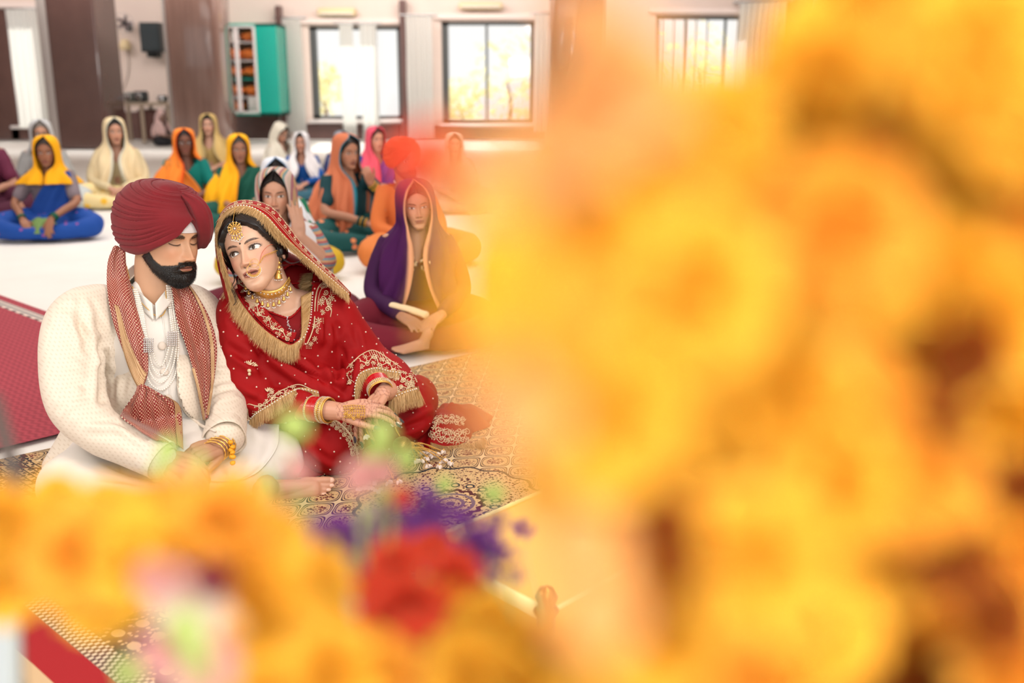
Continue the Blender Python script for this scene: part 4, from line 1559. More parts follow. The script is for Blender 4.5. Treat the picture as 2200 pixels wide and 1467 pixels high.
# lashes
for sx in (-1, 1):
    u = np.linspace(-.95, .95, 26)
    zc = -.0042 * (1 - np.abs(u) ** 2.2) ** .8 + .0010 * u - .0008
    X0 = np.stack([sx * (EYX + u * .015), np.full(26, 0.), zc], 1)
    # nearest head vertex depth
    yy = []
    for p in X0:
        k = np.argmin((V0[:, 0] - p[0]) ** 2 + (V0[:, 2] - p[2]) ** 2 + (V0[:, 1] > -.03) * 1)
        yy.append(V0[k, 1])
    X0[:, 1] = np.array(yy) - .0006
    P = HG(X0)
    dr = np.stack([sx * u * .5, -np.ones(26), np.full(26, -.6)], 1) @ RG.T
    obj('eyelashes', strands(np.repeat(P, 2, 0), np.repeat(dr, 2, 0), .0055, .00018, .3, jit=.12), MT['hair'], groom, stuff=True)
# ear
g = Geo()
ev, ef = remesh(ear_geo(-1), .0018, 2); g.add(HG(ev), ef, lin((190, 136, 106)))
obj('ear', g, MT['skin_m'], groom, col=True)
# the white under-turban on the forehead
sel = (V0[:, 2] > .030) & (V0[:, 1] < -.0) & (V0[:, 2] < .1)
Fa = F[:340 * 329]
keep = sel[Fa].all(1)
Fk = Fa[keep]; used = np.unique(Fk); remap = -np.ones(len(V0), int); remap[used] = np.arange(len(used))
o = obj('under_turban', (HG(V0 + N0 * .0022)[used], remap[Fk]), mat('white_cotton', (226, 222, 222), 0.8), groom)

# turban ---------------------------------------------------------------
def turban_geo(HP, RH, col_amp=1.0, n1=420, n2=230, S=1.0, c=(0, .027, .040), rad=(.116, .137, .117), nple=11, amp=.0040):
    az = np.linspace(-np.pi, np.pi, n1, endpoint=False)
    t = np.linspace(0, 1, n2)
    zb = np.interp(np.abs(az), [0, .12, .35, .8, 1.2, 1.6, 2.2, np.pi], [.066, .052, .028, -.002, -.028, -.042, -.042, -.042])
    A, T = np.meshgrid(az, t, indexing='ij')
    ZB = np.repeat(zb[:, None], n2, 1)
    # polar angle at which the ellipsoid meets the base line
    cz = (ZB - c[2]) / rad[2]
    thb = np.arccos(np.clip(cz, -.92, .92))
    TH = .02 + (thb - .02) * np.clip(T / .955, 0, 1)
    # superellipsoid: fuller shoulders
    e = .86
    sx = np.sin(A); cy = -np.cos(A)
    st = np.sin(TH); ct = np.cos(TH)
    pw = lambda q: np.sign(q) * np.abs(q) ** e
    X_ = c[0] + rad[0] * pw(st) * pw(sx)
    Y_ = c[1] + rad[1] * pw(st) * pw(cy)
    Z_ = c[2] + rad[2] * pw(ct)
    # belly: widest low at the sides
    P = np.stack([X_, Y_, Z_], -1)
    # pleats fan out from the knot K at the upper front
    K = np.array([0, -.118, .084])
    P[..., 2] -= .030 * ss(-.02, -.105, P[..., 1]) * ss(.06, .13, P[..., 2])
    dy = P[..., 1] - K[1]; dz = P[..., 2] - K[2]
    dist = np.hypot(dy, dz)
    ph = np.arctan2(dz, dy)
    q = ph * (1 + 4.6 * (np.minimum(dist, .26) - .118)) + .035 * np.sin(dist * 24 + 1 + 2 * np.sign(X_)) * ss(.03, .1, dist)
    q = q * nple / 1.6
    q = q + .28 * np.sin(q * 1.7 + 1.3)
    saw = q - np.floor(q)
    prof = saw - .5 - .8 * np.exp(-((saw - 1) / .10) ** 2) - .8 * np.exp(-(saw / .10) ** 2)
    fine = .35 * np.sin(q * 2 * np.pi * 2.0 + 1.0) * (vnoise((P * 9).reshape(-1, 3)).reshape(P.shape[:2]) * .5 + .5)
    fade = ss(.03, .09, dist) * (1 - .35 * ss(.02, .0, T))
    h = amp * (prof + fine) * fade
    lob = 0; knot = 0
    val = -.006 * np.exp(-((P[..., 0] - .003) / .007) ** 2) * ss(-.06, -.10, P[..., 1])
    Nn = P - np.array(c); Nn /= np.linalg.norm(Nn, axis=-1)[..., None]
    P = P + Nn * (h + lob + knot + val)[..., None]
    # bottom edge rolls in to the head
    tuck = ss(.955, 1.0, T)
    cen = np.stack([0 * A, 0 * A + .005, P[..., 2]], -1)
    P = P + (cen - P) * (tuck * .30)[..., None]
    P[..., 2] -= .004 * np.sin(np.pi * tuck)
    V = P.reshape(-1, 3) * S
    return HP(V), grid_faces(n1, n2, True, False)[:, ::-1], P


TV, TF, TP = turban_geo(HG, RG)
MT['turban'] = mat('maroon_muslin', (132, 26, 36), 0.95, col2=(112, 20, 28), nscale=25, sheen=0.1, bump=0.25, bscale=1600)
tb = obj('turban', (TV, TF), MT['turban'], groom)
# the far side's wraps bulge out beside the front line
lp = [(.000, -.066, .128, .010), (.012, -.092, .112, .021), (.022, -.106, .088, .027), (.034, -.105, .060, .026), (.050, -.092, .030, .022), (.070, -.064, .002, .020), (.088, -.03, -.016, .018), (.095, .02, -.024, .016)]
q = spline(np.array(lp), 90)
V_, F_ = tube(q[:, :3], q[:, 3], 48, flat=(1.0, .72), up=np.array([.35, -1, .3]))
nrm_ = vnormals(V_, F_)
axd = np.array([.8, .3, 0.])
ang_ = np.arctan2((V_ - np.repeat(V_.mean(0)[None], len(V_), 0)) @ np.array([.8, .35, 0]), 1)
k_ = np.arange(48 * 96) % 48
w_ = np.zeros(len(V_)); w_[:48 * 96] = np.sin(k_ / 48 * 2 * np.pi * 6 + .8 * np.sin(np.arange(48 * 96) // 48 * .06))
V_ = V_ + nrm_ * (w_ * .0016 - .0008)[:, None]
obj('turban_fold', (HG(V_), F_), MT['turban'], groom)

# ---------------------------------------------------------------- clothes
up_ = GX
tor = [(*at(305, 985, 2.95), .17), (*at(312, 900, 2.90), .165), (*at(318, 820, 2.87), .168), (*at(318, 740, 2.84), .178), (*at(318, 685, 2.825), .165), (*at(322, 648, 2.81), .125), (*at(332, 622, 2.80), .078)]
torso = limb(tor, 36, 50, flat=(1, .70), up=up_)
belly = ell(at(350, 850, 2.80), (.150, .135, .14))
sleeveR = limb([(*at(262, 664, 2.79), .060), (*at(215, 672, 2.76), .082), (*at(170, 700, 2.70), .090), (*at(152, 780, 2.65), .079), (*at(160, 868, 2.60), .070), (*at(215, 925, 2.57), .060), (*at(290, 962, 2.55), .054), (*at(338, 985, 2.53), .050)], 26, 50)
sleeveL = limb([(*at(378, 650, 2.84), .060), (*at(405, 662, 2.87), .075), (*at(430, 690, 2.90), .078), (*at(462, 770, 2.88), .069), (*at(482, 850, 2.84), .062), (*at(486, 900, 2.76), .056), (*at(484, 934, 2.70), .055)], 24, 44)
skirtR = limb([(*at(235, 900, 2.90), .09), (*at(185, 960, 2.84), .085), (*at(130, 1010, 2.78), .055)], 18, 16, flat=(1, .8), up=GX)
skirtB = limb([(*at(250, 930, 2.98), .12), (*at(240, 985, 2.98), .13)], 18, 8)
cv, cf = remesh([torso, belly, sleeveR, sleeveL, skirtR, skirtB], .0058, 10, .6)
coat_core = (cv.copy(), cf)
cN = vnormals(cv, cf)
# wrinkles: soft overall, plus drawn folds at armpit, elbow and forearm
cv = wrinkle(cv, cf, .0022, (9, 9, 5), 1)
cr = []
for (a, b, am, w) in [((190, 680), (215, 760), .010, .010), ((214, 735), (214, 800), -.020, .010), ((214, 780), (222, 868), -.024, .011), ((110, 690), (190, 740), .006, .010), ((135, 660), (185, 720), -.006, .008), ((228, 680), (238, 760), .007, .010), ((250, 780), (256, 870), .006, .012), ((120, 800), (190, 812), .005, .010), ((240, 740), (236, 850), .008, .012), ((150, 640), (200, 720), .010, .010), ((165, 665), (190, 760), -.010, .010), ((178, 640), (205, 700), .006, .010), ((205, 700), (240, 760), .008, .009), ((165, 845), (220, 838), .007, .009), ((120, 868), (175, 835), .007, .008), ((128, 885), (190, 850), -.006, .007), ((160, 905), (232, 872), .007, .010),
                      ((185, 915), (275, 925), .006, .010), ((230, 905), (320, 960), .006, .009), ((120, 740), (200, 775), .005, .010), ((445, 790), (500, 800), .006, .009), ((450, 835), (512, 828), .007, .009), ((455, 870), (520, 850), -.006, .008), ((470, 700), (450, 760), .006, .009), ((455, 900), (515, 905), .004, .009)]:
    D0 = 2.60 if a[0] < 300 else 2.84
    cr.append((a, b, am, w, D0))
B_ = bvh(cv, cf)
lst = []
for a, b, am, w, D0 in cr:
    p0, _ = drop(B_, *a); p1, _ = drop(B_, *b)
    if p0 is not None and p1 is not None:
        lst.append((p0, p1, am, w))
cv = creases(cv, cf, lst)
# open front
def project(V):
    d = V - CAM; z = d @ FWD
    return 1100 + FPX * (d @ RGT) / z, 733.5 - FPX * (d @ UPV) / z


def inpoly(px, py, poly):
    r = np.zeros(len(px), bool); n = len(poly)
    for i in range(n):
        x0, y0 = poly[i]; x1, y1 = poly[(i + 1) % n]
        c = ((y0 > py) != (y1 > py)) & (px < (x1 - x0) * (py - y0) / (y1 - y0 + 1e-9) + x0)
        r ^= c
    return r


cen = cv[cf].mean(1)
fx, fy = project(cen)
fn = vnormals(cv, cf)[cf].mean(1)
facing = ((cen - CAM) * fn).sum(1) < 0.15
hole = inpoly(fx, fy, [(268, 580), (380, 585), (372, 650), (378, 720), (383, 790), (384, 840), (396, 880), (430, 912), (480, 932), (470, 1100), (250, 1100), (300, 945), (305, 900), (300, 800), (290, 700), (275, 640)]) & facing & ((cen - at(318, 820, 2.87)) @ GF > .02)
_sl = bvh(np.concatenate([sleeveR[0], sleeveL[0]]), np.concatenate([sleeveR[1], np.where(sleeveL[1] >= 0, sleeveL[1] + len(sleeveR[0]), -1)]))
for _i in np.where(hole)[0]:
    if _sl.find_nearest(Vector(cen[_i]))[3] < .012:
        hole[_i] = False
cut = cf[~hole]
# the cuffs are open: drop the cap ends
def f_brocade():
    x, y, z, v = xcoord()
    a = x * float(GX[0]) + y * float(GX[1])
    u = a / .0095; w = z / .0095
    row = w.floor()
    uu = (u + row * .5).fract() - .5; ww = w.fract() - .5
    d = (uu * uu * 1.6 + ww * ww + uu * ww * .8).sqrt()
    mot = d.lt(.27) * d.gt(.0)
    nz = xnoise(v, 900, 2)
    mot = mot * (nz * .6 + .45)
    base = xmix(xnoise(v, 3, 2), lin((240, 227, 209)), lin((232, 217, 198)))
    return xmix(mot * .42, base, lin((200, 178, 150)))


def f_brocade_h():
    x, y, z, v = xcoord()
    a = x * float(GX[0]) + y * float(GX[1])
    u = a / .0095; w = z / .0095
    row = w.floor()
    uu = (u + row * .5).fract() - .5; ww = w.fract() - .5
    return (uu * uu * 1.6 + ww * ww).sqrt().lt(.3) * .6 + xnoise(v, 900, 2) * .5


MT['brocade'] = mat('cream_brocade', rough=0.55, fn=f_brocade, sheen=0.15, bump=0.25, bump_fn=f_brocade_h)
co = obj('coat', (cv, cut), MT['brocade'], groom)
so = co.modifiers.new('s', 'SOLIDIFY'); so.thickness = .004; so.offset = -1
PPc = None
_CB0 = bvh(cv, cut)
# sleeve cuffs: turned edge rings
for (P, d, r) in [(at(341, 986, 2.53), PR[2] - PR[1], .050), (at(484, 936, 2.695), PL[2] - PL[1], .055)]:
    d = d / np.linalg.norm(d); n1 = np.cross(d, [0, 0, 1.]); n1 /= np.linalg.norm(n1); n2 = np.cross(d, n1)
    a = np.linspace(0, 2 * np.pi, 49)
    rr_ = r * (1 + .06 * np.sin(3 * a + 1))
    prof = [(-.03, 1.0), (-.01, 1.03), (.012, 1.06), (.014, 1.03), (.006, .96), (-.02, .93)]
    G_ = np.array([[P + d * h + (n1 * math.cos(t) + n2 * math.sin(t)) * q * s_ for t, q in zip(a[:-1], rr_[:-1])] for h, s_ in prof])
    g = Geo(); g.add(G_.reshape(-1, 3), grid_faces(len(prof), 48, False, True))
    obj('cuff', g, MT['brocade'], groom)

# kurta: the white shirt under the coat
kt = [(*at(315, 985, 2.93), .14), (*at(322, 900, 2.875), .128), (*at(328, 820, 2.845), .130), (*at(328, 740, 2.815), .136), (*at(326, 690, 2.81), .125), (*at(326, 655, 2.808), .105), (*at(334, 628, 2.80), .070)]
kv, kf = remesh([limb([tuple(np.array(q[:3]) + GF * (.020 if i_ < 4 else 0)) + (q[3],) for i_, q in enumerate(kt)], 36, 50, flat=(1, .70), up=up_), ell(at(340, 850, 2.79), (.11, .12, .12)), ell(at(360, 935, 2.75), (.12, .12, .06)), ell(at(400, 962, 2.71), (.11, .12, .05))], .006, 8, .6)
kv = wrinkle(kv, kf, .0025, (8, 8, 4), 5)
MT['kurta'] = mat('white_kurta_silk', (238, 233, 226), 0.5, col2=(230, 222, 213), nscale=6, sheen=0.1)
kur = obj('kurta', (kv, kf), MT['kurta'], groom)
KB = bvh(kv, kf)
# collar
def collar(pixtop, pixbot, parent):
    g = Geo()
    for top, bot in zip(pixtop, pixbot):
        T_ = spline(np.array([at(*q) for q in top]), 30); B_ = spline(np.array([at(*q) for q in bot]), 30)
        P = np.stack([T_ * (1 - k) + B_ * k for k in np.linspace(0, 1, 8)], 1)
        V, F = thick_sheet(P, .003)
        g.add(V, F)
    return obj('collar', g, MT['kurta'], parent)


collar([[(300, 560, 2.90), (272, 585, 2.84), (283, 610, 2.765), (306, 632, 2.735), (328, 652, 2.722)], [(333, 652, 2.722), (345, 636, 2.735), (360, 618, 2.76), (372, 600, 2.80), (372, 580, 2.86)]],
       [[(300, 590, 2.90), (268, 610, 2.84), (278, 640, 2.765), (302, 664, 2.735), (331, 688, 2.715)], [(335, 688, 2.715), (352, 668, 2.735), (368, 648, 2.76), (380, 628, 2.80), (380, 605, 2.86)]], groom)
# placket edge and buttons
pl = [(333, 650), (338, 690), (343, 740), (347, 790), (352, 840), (358, 885)]
pp = []
for px, py in pl:
    p, n = drop(KB, px + 12, py)
    if p is not None: pp.append(p + n * .002)
g = Geo(); g.add(*tube(spline(pp, 30), .0022, 6)); obj('placket_edge', g, MT['kurta'], groom)
for px, py in [(342, 672), (348, 743), (353, 800), (360, 856)]:
    p, n = drop(KB, px, py)
    if p is None: continue
    z = n; x = np.cross([0, 0, 1.], z); x /= np.linalg.norm(x); y = np.cross(z, x)
    Rm = np.stack([x, y, z], 1)
    g = Geo(); g.add(*lathe([(0, 0.0), (.0105, 0), (.0115, .002), (.0105, .0045), (.006, .0055), (0, .0058)], 24, p + n * .001, Rm))
    obj('button', g, mat('cloth_button', (226, 212, 198), 0.5), groom)

# trousers
tr = [limb([(*at(240, 975, 2.90), .11), (*at(200, 1020, 2.72), .10), (*at(150, 1045, 2.60), .085)], 22, 20),
      limb([(*at(150, 1045, 2.60), .085), (*at(260, 1080, 2.60), .072), (*at(400, 1090, 2.66), .060), (*at(520, 1070, 2.76), .05)], 20, 24),
      limb([(*at(390, 955, 2.90), .115), (*at(490, 975, 2.87), .105), (*at(585, 985, 2.84), .088)], 22, 20),
      limb([(*at(590, 985, 2.83), .084), (*at(556, 1012, 2.78), .062), (*at(470, 1045, 2.70), .060), (*at(380, 1070, 2.60), .055)], 20, 24),
      ell(at(330, 1000, 2.85), (.2, .16, .10))]
tv, tf = remesh(tr, .007, 10, .6)
tv = wrinkle(tv, tf, .0035, (6, 6, 9), 9)
TB = bvh(tv, tf)
lst = []
for a, b, am, w in [((250, 1010), (380, 1015), .008, .010), ((480, 930), (560, 1010), .008, .012), ((520, 925), (600, 1000), -.008, .010), ((470, 1000), (590, 1040), .007, .010), ((560, 1020), (630, 1040), .007, .010), ((200, 1040), (300, 1050), .007, .01), ((420, 960), (470, 1010), .007, .010)]:
    p0, _ = drop(TB, *a); p1, _ = drop(TB, *b)
    if p0 is not None and p1 is not None: lst.append((p0, p1, am, w))
tv = creases(tv, tf, lst)
tv[:, 2] = np.maximum(tv[:, 2], .013)
MT['trousers'] = mat('white_trouser_cotton', (242, 237, 230), 0.75, col2=(236, 228, 219), nscale=5)
obj('trousers', (tv, tf), MT['trousers'], groom)
# kurta flap over the left thigh
allb = bvh(np.concatenate([tv, kv]), np.concatenate([tf, np.where(kf >= 0, kf + len(tv), -1)]))


def laid(bv, pix, nu, nv, off, fb=None, smooth=6, fold=0.0, nfold=5, maxstep=None):
    """pix: rows of pixel points; the cloth is dropped on a surface and lifted off it. -> grid (nu, nv, 3)"""
    R_ = np.array([spline(np.array(r, float), nu) for r in pix])
    k = len(R_)
    P = np.empty((nu, nv, 3)); ok = np.zeros((nu, nv), bool); Nn = np.zeros((nu, nv, 3))
    Q2 = np.empty((nu, nv, 2))
    for i in range(nu):
        Q2[i] = spline(np.concatenate([R_[:, i], np.arange(k)[:, None] * 1e-6], 1), nv)[:, :2] if k > 2 else R_[0, i] + (R_[-1, i] - R_[0, i]) * np.linspace(0, 1, nv)[:, None]
    D = np.full((nu, nv), np.nan)
    for i in range(nu):
        for j in range(nv):
            p, n = drop(bv, *Q2[i, j])
            if p is not None:
                D[i, j] = (p - CAM) @ FWD
    # fill gaps with the nearest known depth, then smooth
    m = ~np.isnan(D)
    if fb is not None and not m.any():
        D[:] = fb
    for _ in range(60):
        m = np.isnan(D)
        if not m.any(): break
        Dp = np.pad(D, 1, constant_values=np.nan)
        st = np.stack([Dp[:-2, 1:-1], Dp[2:, 1:-1], Dp[1:-1, :-2], Dp[1:-1, 2:]])
        with np.errstate(all='ignore'):
            import warnings
            with warnings.catch_warnings():
                warnings.simplefilter('ignore')
                mean = np.nanmean(st, 0)
        D = np.where(m, mean, D)
    Dm = D.copy()
    for _ in range(smooth):
        Dp = np.pad(D, 1, mode='edge')
        D = np.minimum(Dm, .25 * (Dp[:-2, 1:-1] + Dp[2:, 1:-1] + Dp[1:-1, :-2] + Dp[1:-1, 2:]))
        Dm = np.minimum(Dm, D + .004)
    u = np.linspace(0, 1, nu)[:, None]
    v = np.linspace(0, 1, nv)[None]
    f = fold * (np.sin(u * np.pi * 2 * nfold + 1.5 * np.sin(v * 5)) + .5 * np.sin(u * np.pi * 2 * nfold * 2.3 + 2 + 2 * v))
    D = D - off - f
    for i in range(nu):
        for j in range(nv):
            P[i, j] = at(Q2[i, j, 0], Q2[i, j, 1], D[i, j])
    return P


def sheet_obj(name, P, t, m, parent, uvs=(1, 1), col=None, label=None):
    V, F = thick_sheet(P, t)
    nu, nv = P.shape[:2]
    lu = np.concatenate([[0], np.cumsum(np.linalg.norm(np.diff(P[:, nv // 2], axis=0), axis=1))])
    lv = np.concatenate([[0], np.cumsum(np.linalg.norm(np.diff(P[nu // 2], axis=0), axis=1))])
    U, W = np.meshgrid(lu, lv, indexing='ij')
    uv = np.stack([U.ravel(), W.ravel()], 1)
    uv = np.concatenate([uv, uv])
    n = V - np.array(parent['_o']) if parent is not None else V
    me = new_mesh(name, n, F, col, None, True, uv)
    me.materials.append(m)
    o = bpy.data.objects.new(name, me); COL.objects.link(o)
    if parent is not None: o.parent = parent
    if label: o['label'] = label
    return o


P = laid(allb, [[(470, 912), (540, 905), (600, 912)], [(452, 970), (520, 985), (596, 960)], [(440, 1010), (500, 1020), (560, 1010)], [(430, 1030), (480, 1036), (520, 1032)]], 30, 24, .006, fold=.002, nfold=2)
sheet_obj('kurta_flap', P, .002, MT['kurta'], groom)


# stole -----------------------------------------------------------------
def f_stole():
    n = X.nt.nodes.new('ShaderNodeUVMap'); s = X.nt.nodes.new('ShaderNodeSeparateXYZ'); X.nt.links.new(n.outputs[0], s.inputs[0])
    u, v = X(s.outputs[0]), X(s.outputs[1])
    a = (u + v * .72) / .0072; b = (u - v * .72) / .0072
    la = (a.fract() - .5).abs(); lb = (b.fract() - .5).abs()
    line = la.gt(.40).max(lb.gt(.40))
    node = la.gt(.33) * lb.gt(.33)
    base = xmix(xnoise(None, 30, 2), lin((150, 22, 28)), lin((118, 14, 22)))
    c = xmix(line * .60, base, lin((206, 150, 112)))
    return xmix(node, c, lin((248, 226, 196)))


MT['stole'] = mat('red_sequinned_net', rough=0.45, fn=f_stole, sheen=0.2)


def f_goldband():
    n = X.nt.nodes.new('ShaderNodeUVMap'); s = X.nt.nodes.new('ShaderNodeSeparateXYZ'); X.nt.links.new(n.outputs[0], s.inputs[0])
    u, v = X(s.outputs[0]), X(s.outputs[1])
    st = (u * 1900).sin().gt(.1) * .5 + ((v * 1700).sin() * (u * 900).sin()).gt(0) * .4
    return xmix(st, lin((150, 104, 66)), lin((226, 190, 142)))


MT['goldband'] = mat('gold_braid', rough=0.45, fn=f_goldband, metal=0.25)
cat_v = np.concatenate([cv, kv, nv_]); cat_f = np.concatenate([cut, np.where(kf >= 0, kf + len(cv), -1), np.where(nf_ >= 0, nf_ + len(cv) + len(kv), -1)])
CB = bvh(cat_v, cat_f)
bandL = [[(243, 530), (252, 528), (268, 540)], [(231, 565), (248, 560), (272, 575)], [(230, 620), (256, 615), (286, 632)], [(240, 680), (272, 678), (304, 700)], [(262, 745), (288, 745), (317, 752)], [(284, 800), (302, 798), (318, 800)], [(297, 836), (303, 834), (308, 832)]]
P = laid(CB, bandL, 26, 90, .014, fold=.0022, nfold=1.5, smooth=30)
sheet_obj('stole', P, .003, MT['stole'], groom)
bl2 = [[(246, 655), (250, 655), (256, 660)], [(258, 720), (266, 720), (276, 730)], [(270, 770), (284, 770), (298, 778)], [(286, 812), (298, 810), (312, 800)], [(300, 838), (306, 832), (316, 800)]]
P = laid(CB, bl2, 10, 60, .020, fold=.001, nfold=2, smooth=20)
sheet_obj('stole_border', P, .002, MT['goldband'], groom)
low = [[(296, 830), (304, 826), (312, 832)], [(286, 850), (318, 838), (352, 852)], [(262, 884), (320, 870), (384, 872)], [(262, 898), (325, 905), (390, 900)], [(300, 925), (345, 935), (391, 935)], [(335, 945), (365, 952), (391, 962)]]
P = laid(CB, low, 44, 60, .020, fold=.0035, nfold=3.5, smooth=20)
sheet_obj('stole_tail', P, .003, MT['stole'], groom)
lb = [[(350, 846), (356, 850)], [(372, 862), (382, 866)], [(376, 890), (390, 888)], [(378, 925), (392, 922)], [(382, 955), (394, 966)]]
P = laid(CB, [[(a[0], a[1]), ((a[0] + b[0]) / 2, (a[1] + b[1]) / 2), b] for a, b in lb], 8, 60, .027, smooth=16)
sheet_obj('stole_border', P, .002, MT['goldband'], groom)
bandR = [[(366, 612), (385, 600), (402, 606)], [(372, 640), (398, 634), (426, 640)], [(380, 690), (420, 680), (452, 690)], [(398, 740), (434, 735), (465, 745)], [(416, 800), (440, 798), (462, 805)], [(426, 850), (440, 850), (454, 850)], [(437, 900), (441, 901), (447, 896)]]
P = laid(CB, bandR, 30, 90, .013, fold=.003, nfold=2.2, smooth=30)
sheet_obj('stole', P, .003, MT['stole'], groom)
rb = [[(398, 606), (403, 608)], [(418, 636), (426, 640)], [(437, 680), (445, 682)], [(450, 730), (458, 732)], [(453, 780), (461, 782)], [(452, 830), (458, 832)], [(444, 890), (449, 892)]]
P = laid(CB, [[a, ((a[0] + b[0]) / 2, (a[1] + b[1]) / 2), b] for a, b in rb], 6, 80, .020, smooth=20)
sheet_obj('stole_border', P, .002, MT['goldband'], groom)
li = [[(412, 792), (418, 790)], [(422, 830), (428, 828)], [(428, 860), (434, 858)], [(438, 902), (443, 901)]]
P = laid(CB, [[a, ((a[0] + b[0]) / 2, (a[1] + b[1]) / 2), b] for a, b in li], 6, 50, .019, smooth=20)
sheet_obj('stole_border', P, .002, MT['goldband'], groom)

# necklaces
def on(bv, pix, n, off):
    q = spline(np.array([(a, b, 0) for a, b in pix], float), n)
    out = []
    last = None
    Ds = []
    for px, py, _ in q:
        p, nn = drop(bv, px, py)
        Ds.append(np.nan if p is None else (p - CAM) @ FWD)
    Ds = np.array(Ds); m = ~np.isnan(Ds)
    Ds = np.interp(np.arange(n), np.where(m)[0], Ds[m])
    k = np.ones(5) / 5
    Ds = np.convolve(np.pad(Ds, 2, mode='edge'), k, 'valid')
    return np.array([at(a, b, D - off) for (a, b, _), D in zip(q, Ds)])


P = on(CB, [(372, 650), (378, 720), (383, 790), (384, 838), (396, 880), (430, 912), (462, 926)], 60, .004)
g = Geo(); g.add(*tube(P, .0042, 8)); obj('coat_edge', g, MT['brocade'], groom)
for k, (L_, R_, by) in enumerate([(0, 0, 838), (4, -5, 822), (8, -10, 806), (12, -14, 786)]):
    pix = [(288 + L_ * .5, 622), (296 + L_ * .9, 670), (305 + L_, 730), (310 + L_ * 1.1, by - 52), (322 + L_ * .9, by - 16), (346, by), (369 + R_ * .9, by - 18), (381 + R_ * 1.0, by - 55), (383 + R_ * .9, 720), (376 + R_ * .9, 660), (367 + R_ * .6, 614)]
    P = on(CB, pix, 120, .012 + .001 * k)
    neck_ = obj('pearl_strand', bead_line(P, .0062, .0031), MT['pearl'], groom, stuff=True)
MT['crystal'] = mat('crystal', (240, 236, 236), 0.08, metal=0.7)
for (px, py) in [(319, 742), (370, 728)]:
    g = Geo()
    for i in range(5):
        for j in range(7):
            x_ = px - 9 + i * 4.6; y_ = py - 14 + j * 4.6
            p = on(CB, [(x_, y_), (x_ + 1, y_)], 2, .021)[0]
            g.add(*ell(p, (.0026,) * 3, nu=6, nv=3))
    obj('crystal_clasp', g, MT['crystal'], groom, smooth=False, stuff=True)
P = on(CB, [(272, 572), (282, 610), (300, 645), (322, 668), (340, 680), (353, 672), (357, 650), (356, 625)], 80, .0135)
obj('gold_chain', bead_line(P, .0034, .0017, n=6), MT['gold'], groom, stuff=True)

# bracelets
def bangle(P, d, r, w, h=.0025, m=None, name='bangle', parent=None, squash=1.0, n=44, flat=False):
    d = d / np.linalg.norm(d); n1 = np.cross(d, [0.1, 0, 1.]); n1 /= np.linalg.norm(n1); n2 = np.cross(d, n1)
    a = np.linspace(0, 2 * np.pi, n, endpoint=False)
    prof = [(-w / 2, r), (-w / 2 * .8, r + h), (0, r + h * 1.2), (w / 2 * .8, r + h), (w / 2, r), (0, r - h * .3)]
    if flat: prof = [(-w / 2, r), (-w / 2, r + h * .8), (-w / 2 * .96, r + h), (-w / 2 * .9, r + h), (0, r + h), (w / 2 * .9, r + h), (w / 2 * .96, r + h), (w / 2, r + h * .8), (w / 2, r), (0, r - .001)]
    G_ = np.array([[P + d * x + (n1 * math.cos(t) + n2 * math.sin(t) * squash) * q for t in a] for x, q in prof])
    g = Geo(); g.add(G_.reshape(-1, 3), grid_faces(len(prof), n, True, True))
    return obj(name, g, m, parent)


bangle(at(358, 990, 2.525), PR[2] - PR[1], .034, .006, m=MT['steel'], name='steel_bangle', parent=groom)
dL = at(462, 970, 2.62) - at(484, 950, 2.68)
for k in range(5):
    c_ = at(480 - 5.5 * k, 954 + 4.4 * k, 2.668 - .010 * k)
    g = Geo()
    d = dL / np.linalg.norm(dL); n1 = np.cross(d, [0.1, 0, 1.]); n1 /= np.linalg.norm(n1); n2 = np.cross(d, n1)
    a = np.linspace(0, 2 * np.pi, 60)
    P = c_ + n1 * np.cos(a)[:, None] * .034 + n2 * np.sin(a)[:, None] * .030 + d * (np.sin(a * 15) * .0010)[:, None]
    g.add(*tube(P, .0023, 6, caps=False))
    obj('gold_bracelet', g, MT['gold'], groom)
g = Geo()
for k in range(7):
    p = at(498 + RNG.normal() * 3, 952 + k * 7 + RNG.normal() * 2, 2.63)
    V_, F_ = ell(p, (.0075, .0075, .006), nu=10, nv=7); g.add(V_ + .0012 * vnoise(V_ * 500)[:, None], F_)
obj('thread_charm', g, mat('orange_thread', (244, 170, 30), 0.5), groom, stuff=True)
# ------------------------------------------------------------------ the bride
SKIN_B = (222, 178, 150)
bride = thing('person', 'woman in red embroidered dupatta with gold fringe and gold jewellery, head tilted towards the man', 'person', tuple(gnd(740, 960)))
HB = Place(at(548, 542, 2.84), rotm(-8, -12, -21))
V, F, V0, fr = head_geo(male=False, nu=340, nz=330, eye='open', full=.985)
C = head_colors(V0, SKIN_B, lip=(164, 96, 84), brow=(66, 44, 36), eye='open', makeup=1.0, blush=(222, 146, 130), bindi=(20, 12, 14))
N0b = vnormals(V0, F)
bodyb = Geo()
bodyb.add(HB(V), F, C)
nk = [(*HB(np.array([0, .03, -.03])), .050), (*HB(np.array([0, .035, -.085])), .050), (*at(590, 622, 2.90), .050), (*at(606, 652, 2.93), .060)]
ch = [(*at(606, 650, 2.93), .060), (*at(612, 672, 2.94), .100), (*at(620, 710, 2.95), .120), (*at(640, 790, 3.00), .115), (*at(690, 910, 3.12), .13)]
BXd = np.array([math.cos(math.radians(20)), math.sin(math.radians(20)), 0]); BFd = np.array([math.sin(math.radians(20)), -math.cos(math.radians(20)), 0])
clav = limb([(*at(535, 668, 2.88), .045), (*at(600, 655, 2.93), .055), (*at(700, 668, 2.97), .045)], 16, 14)
nv2, nf2 = remesh([limb(nk, 24, 24), limb(ch, 30, 36, flat=(1, .68), up=BXd), clav], .004, 5)
bodyb.add(nv2, nf2, lin((220, 174, 146)))
WR = at(733, 884, 2.735); ER = at(585, 870, 2.84)
WL = at(822, 846, 2.84); EL = at(862, 822, 2.99)
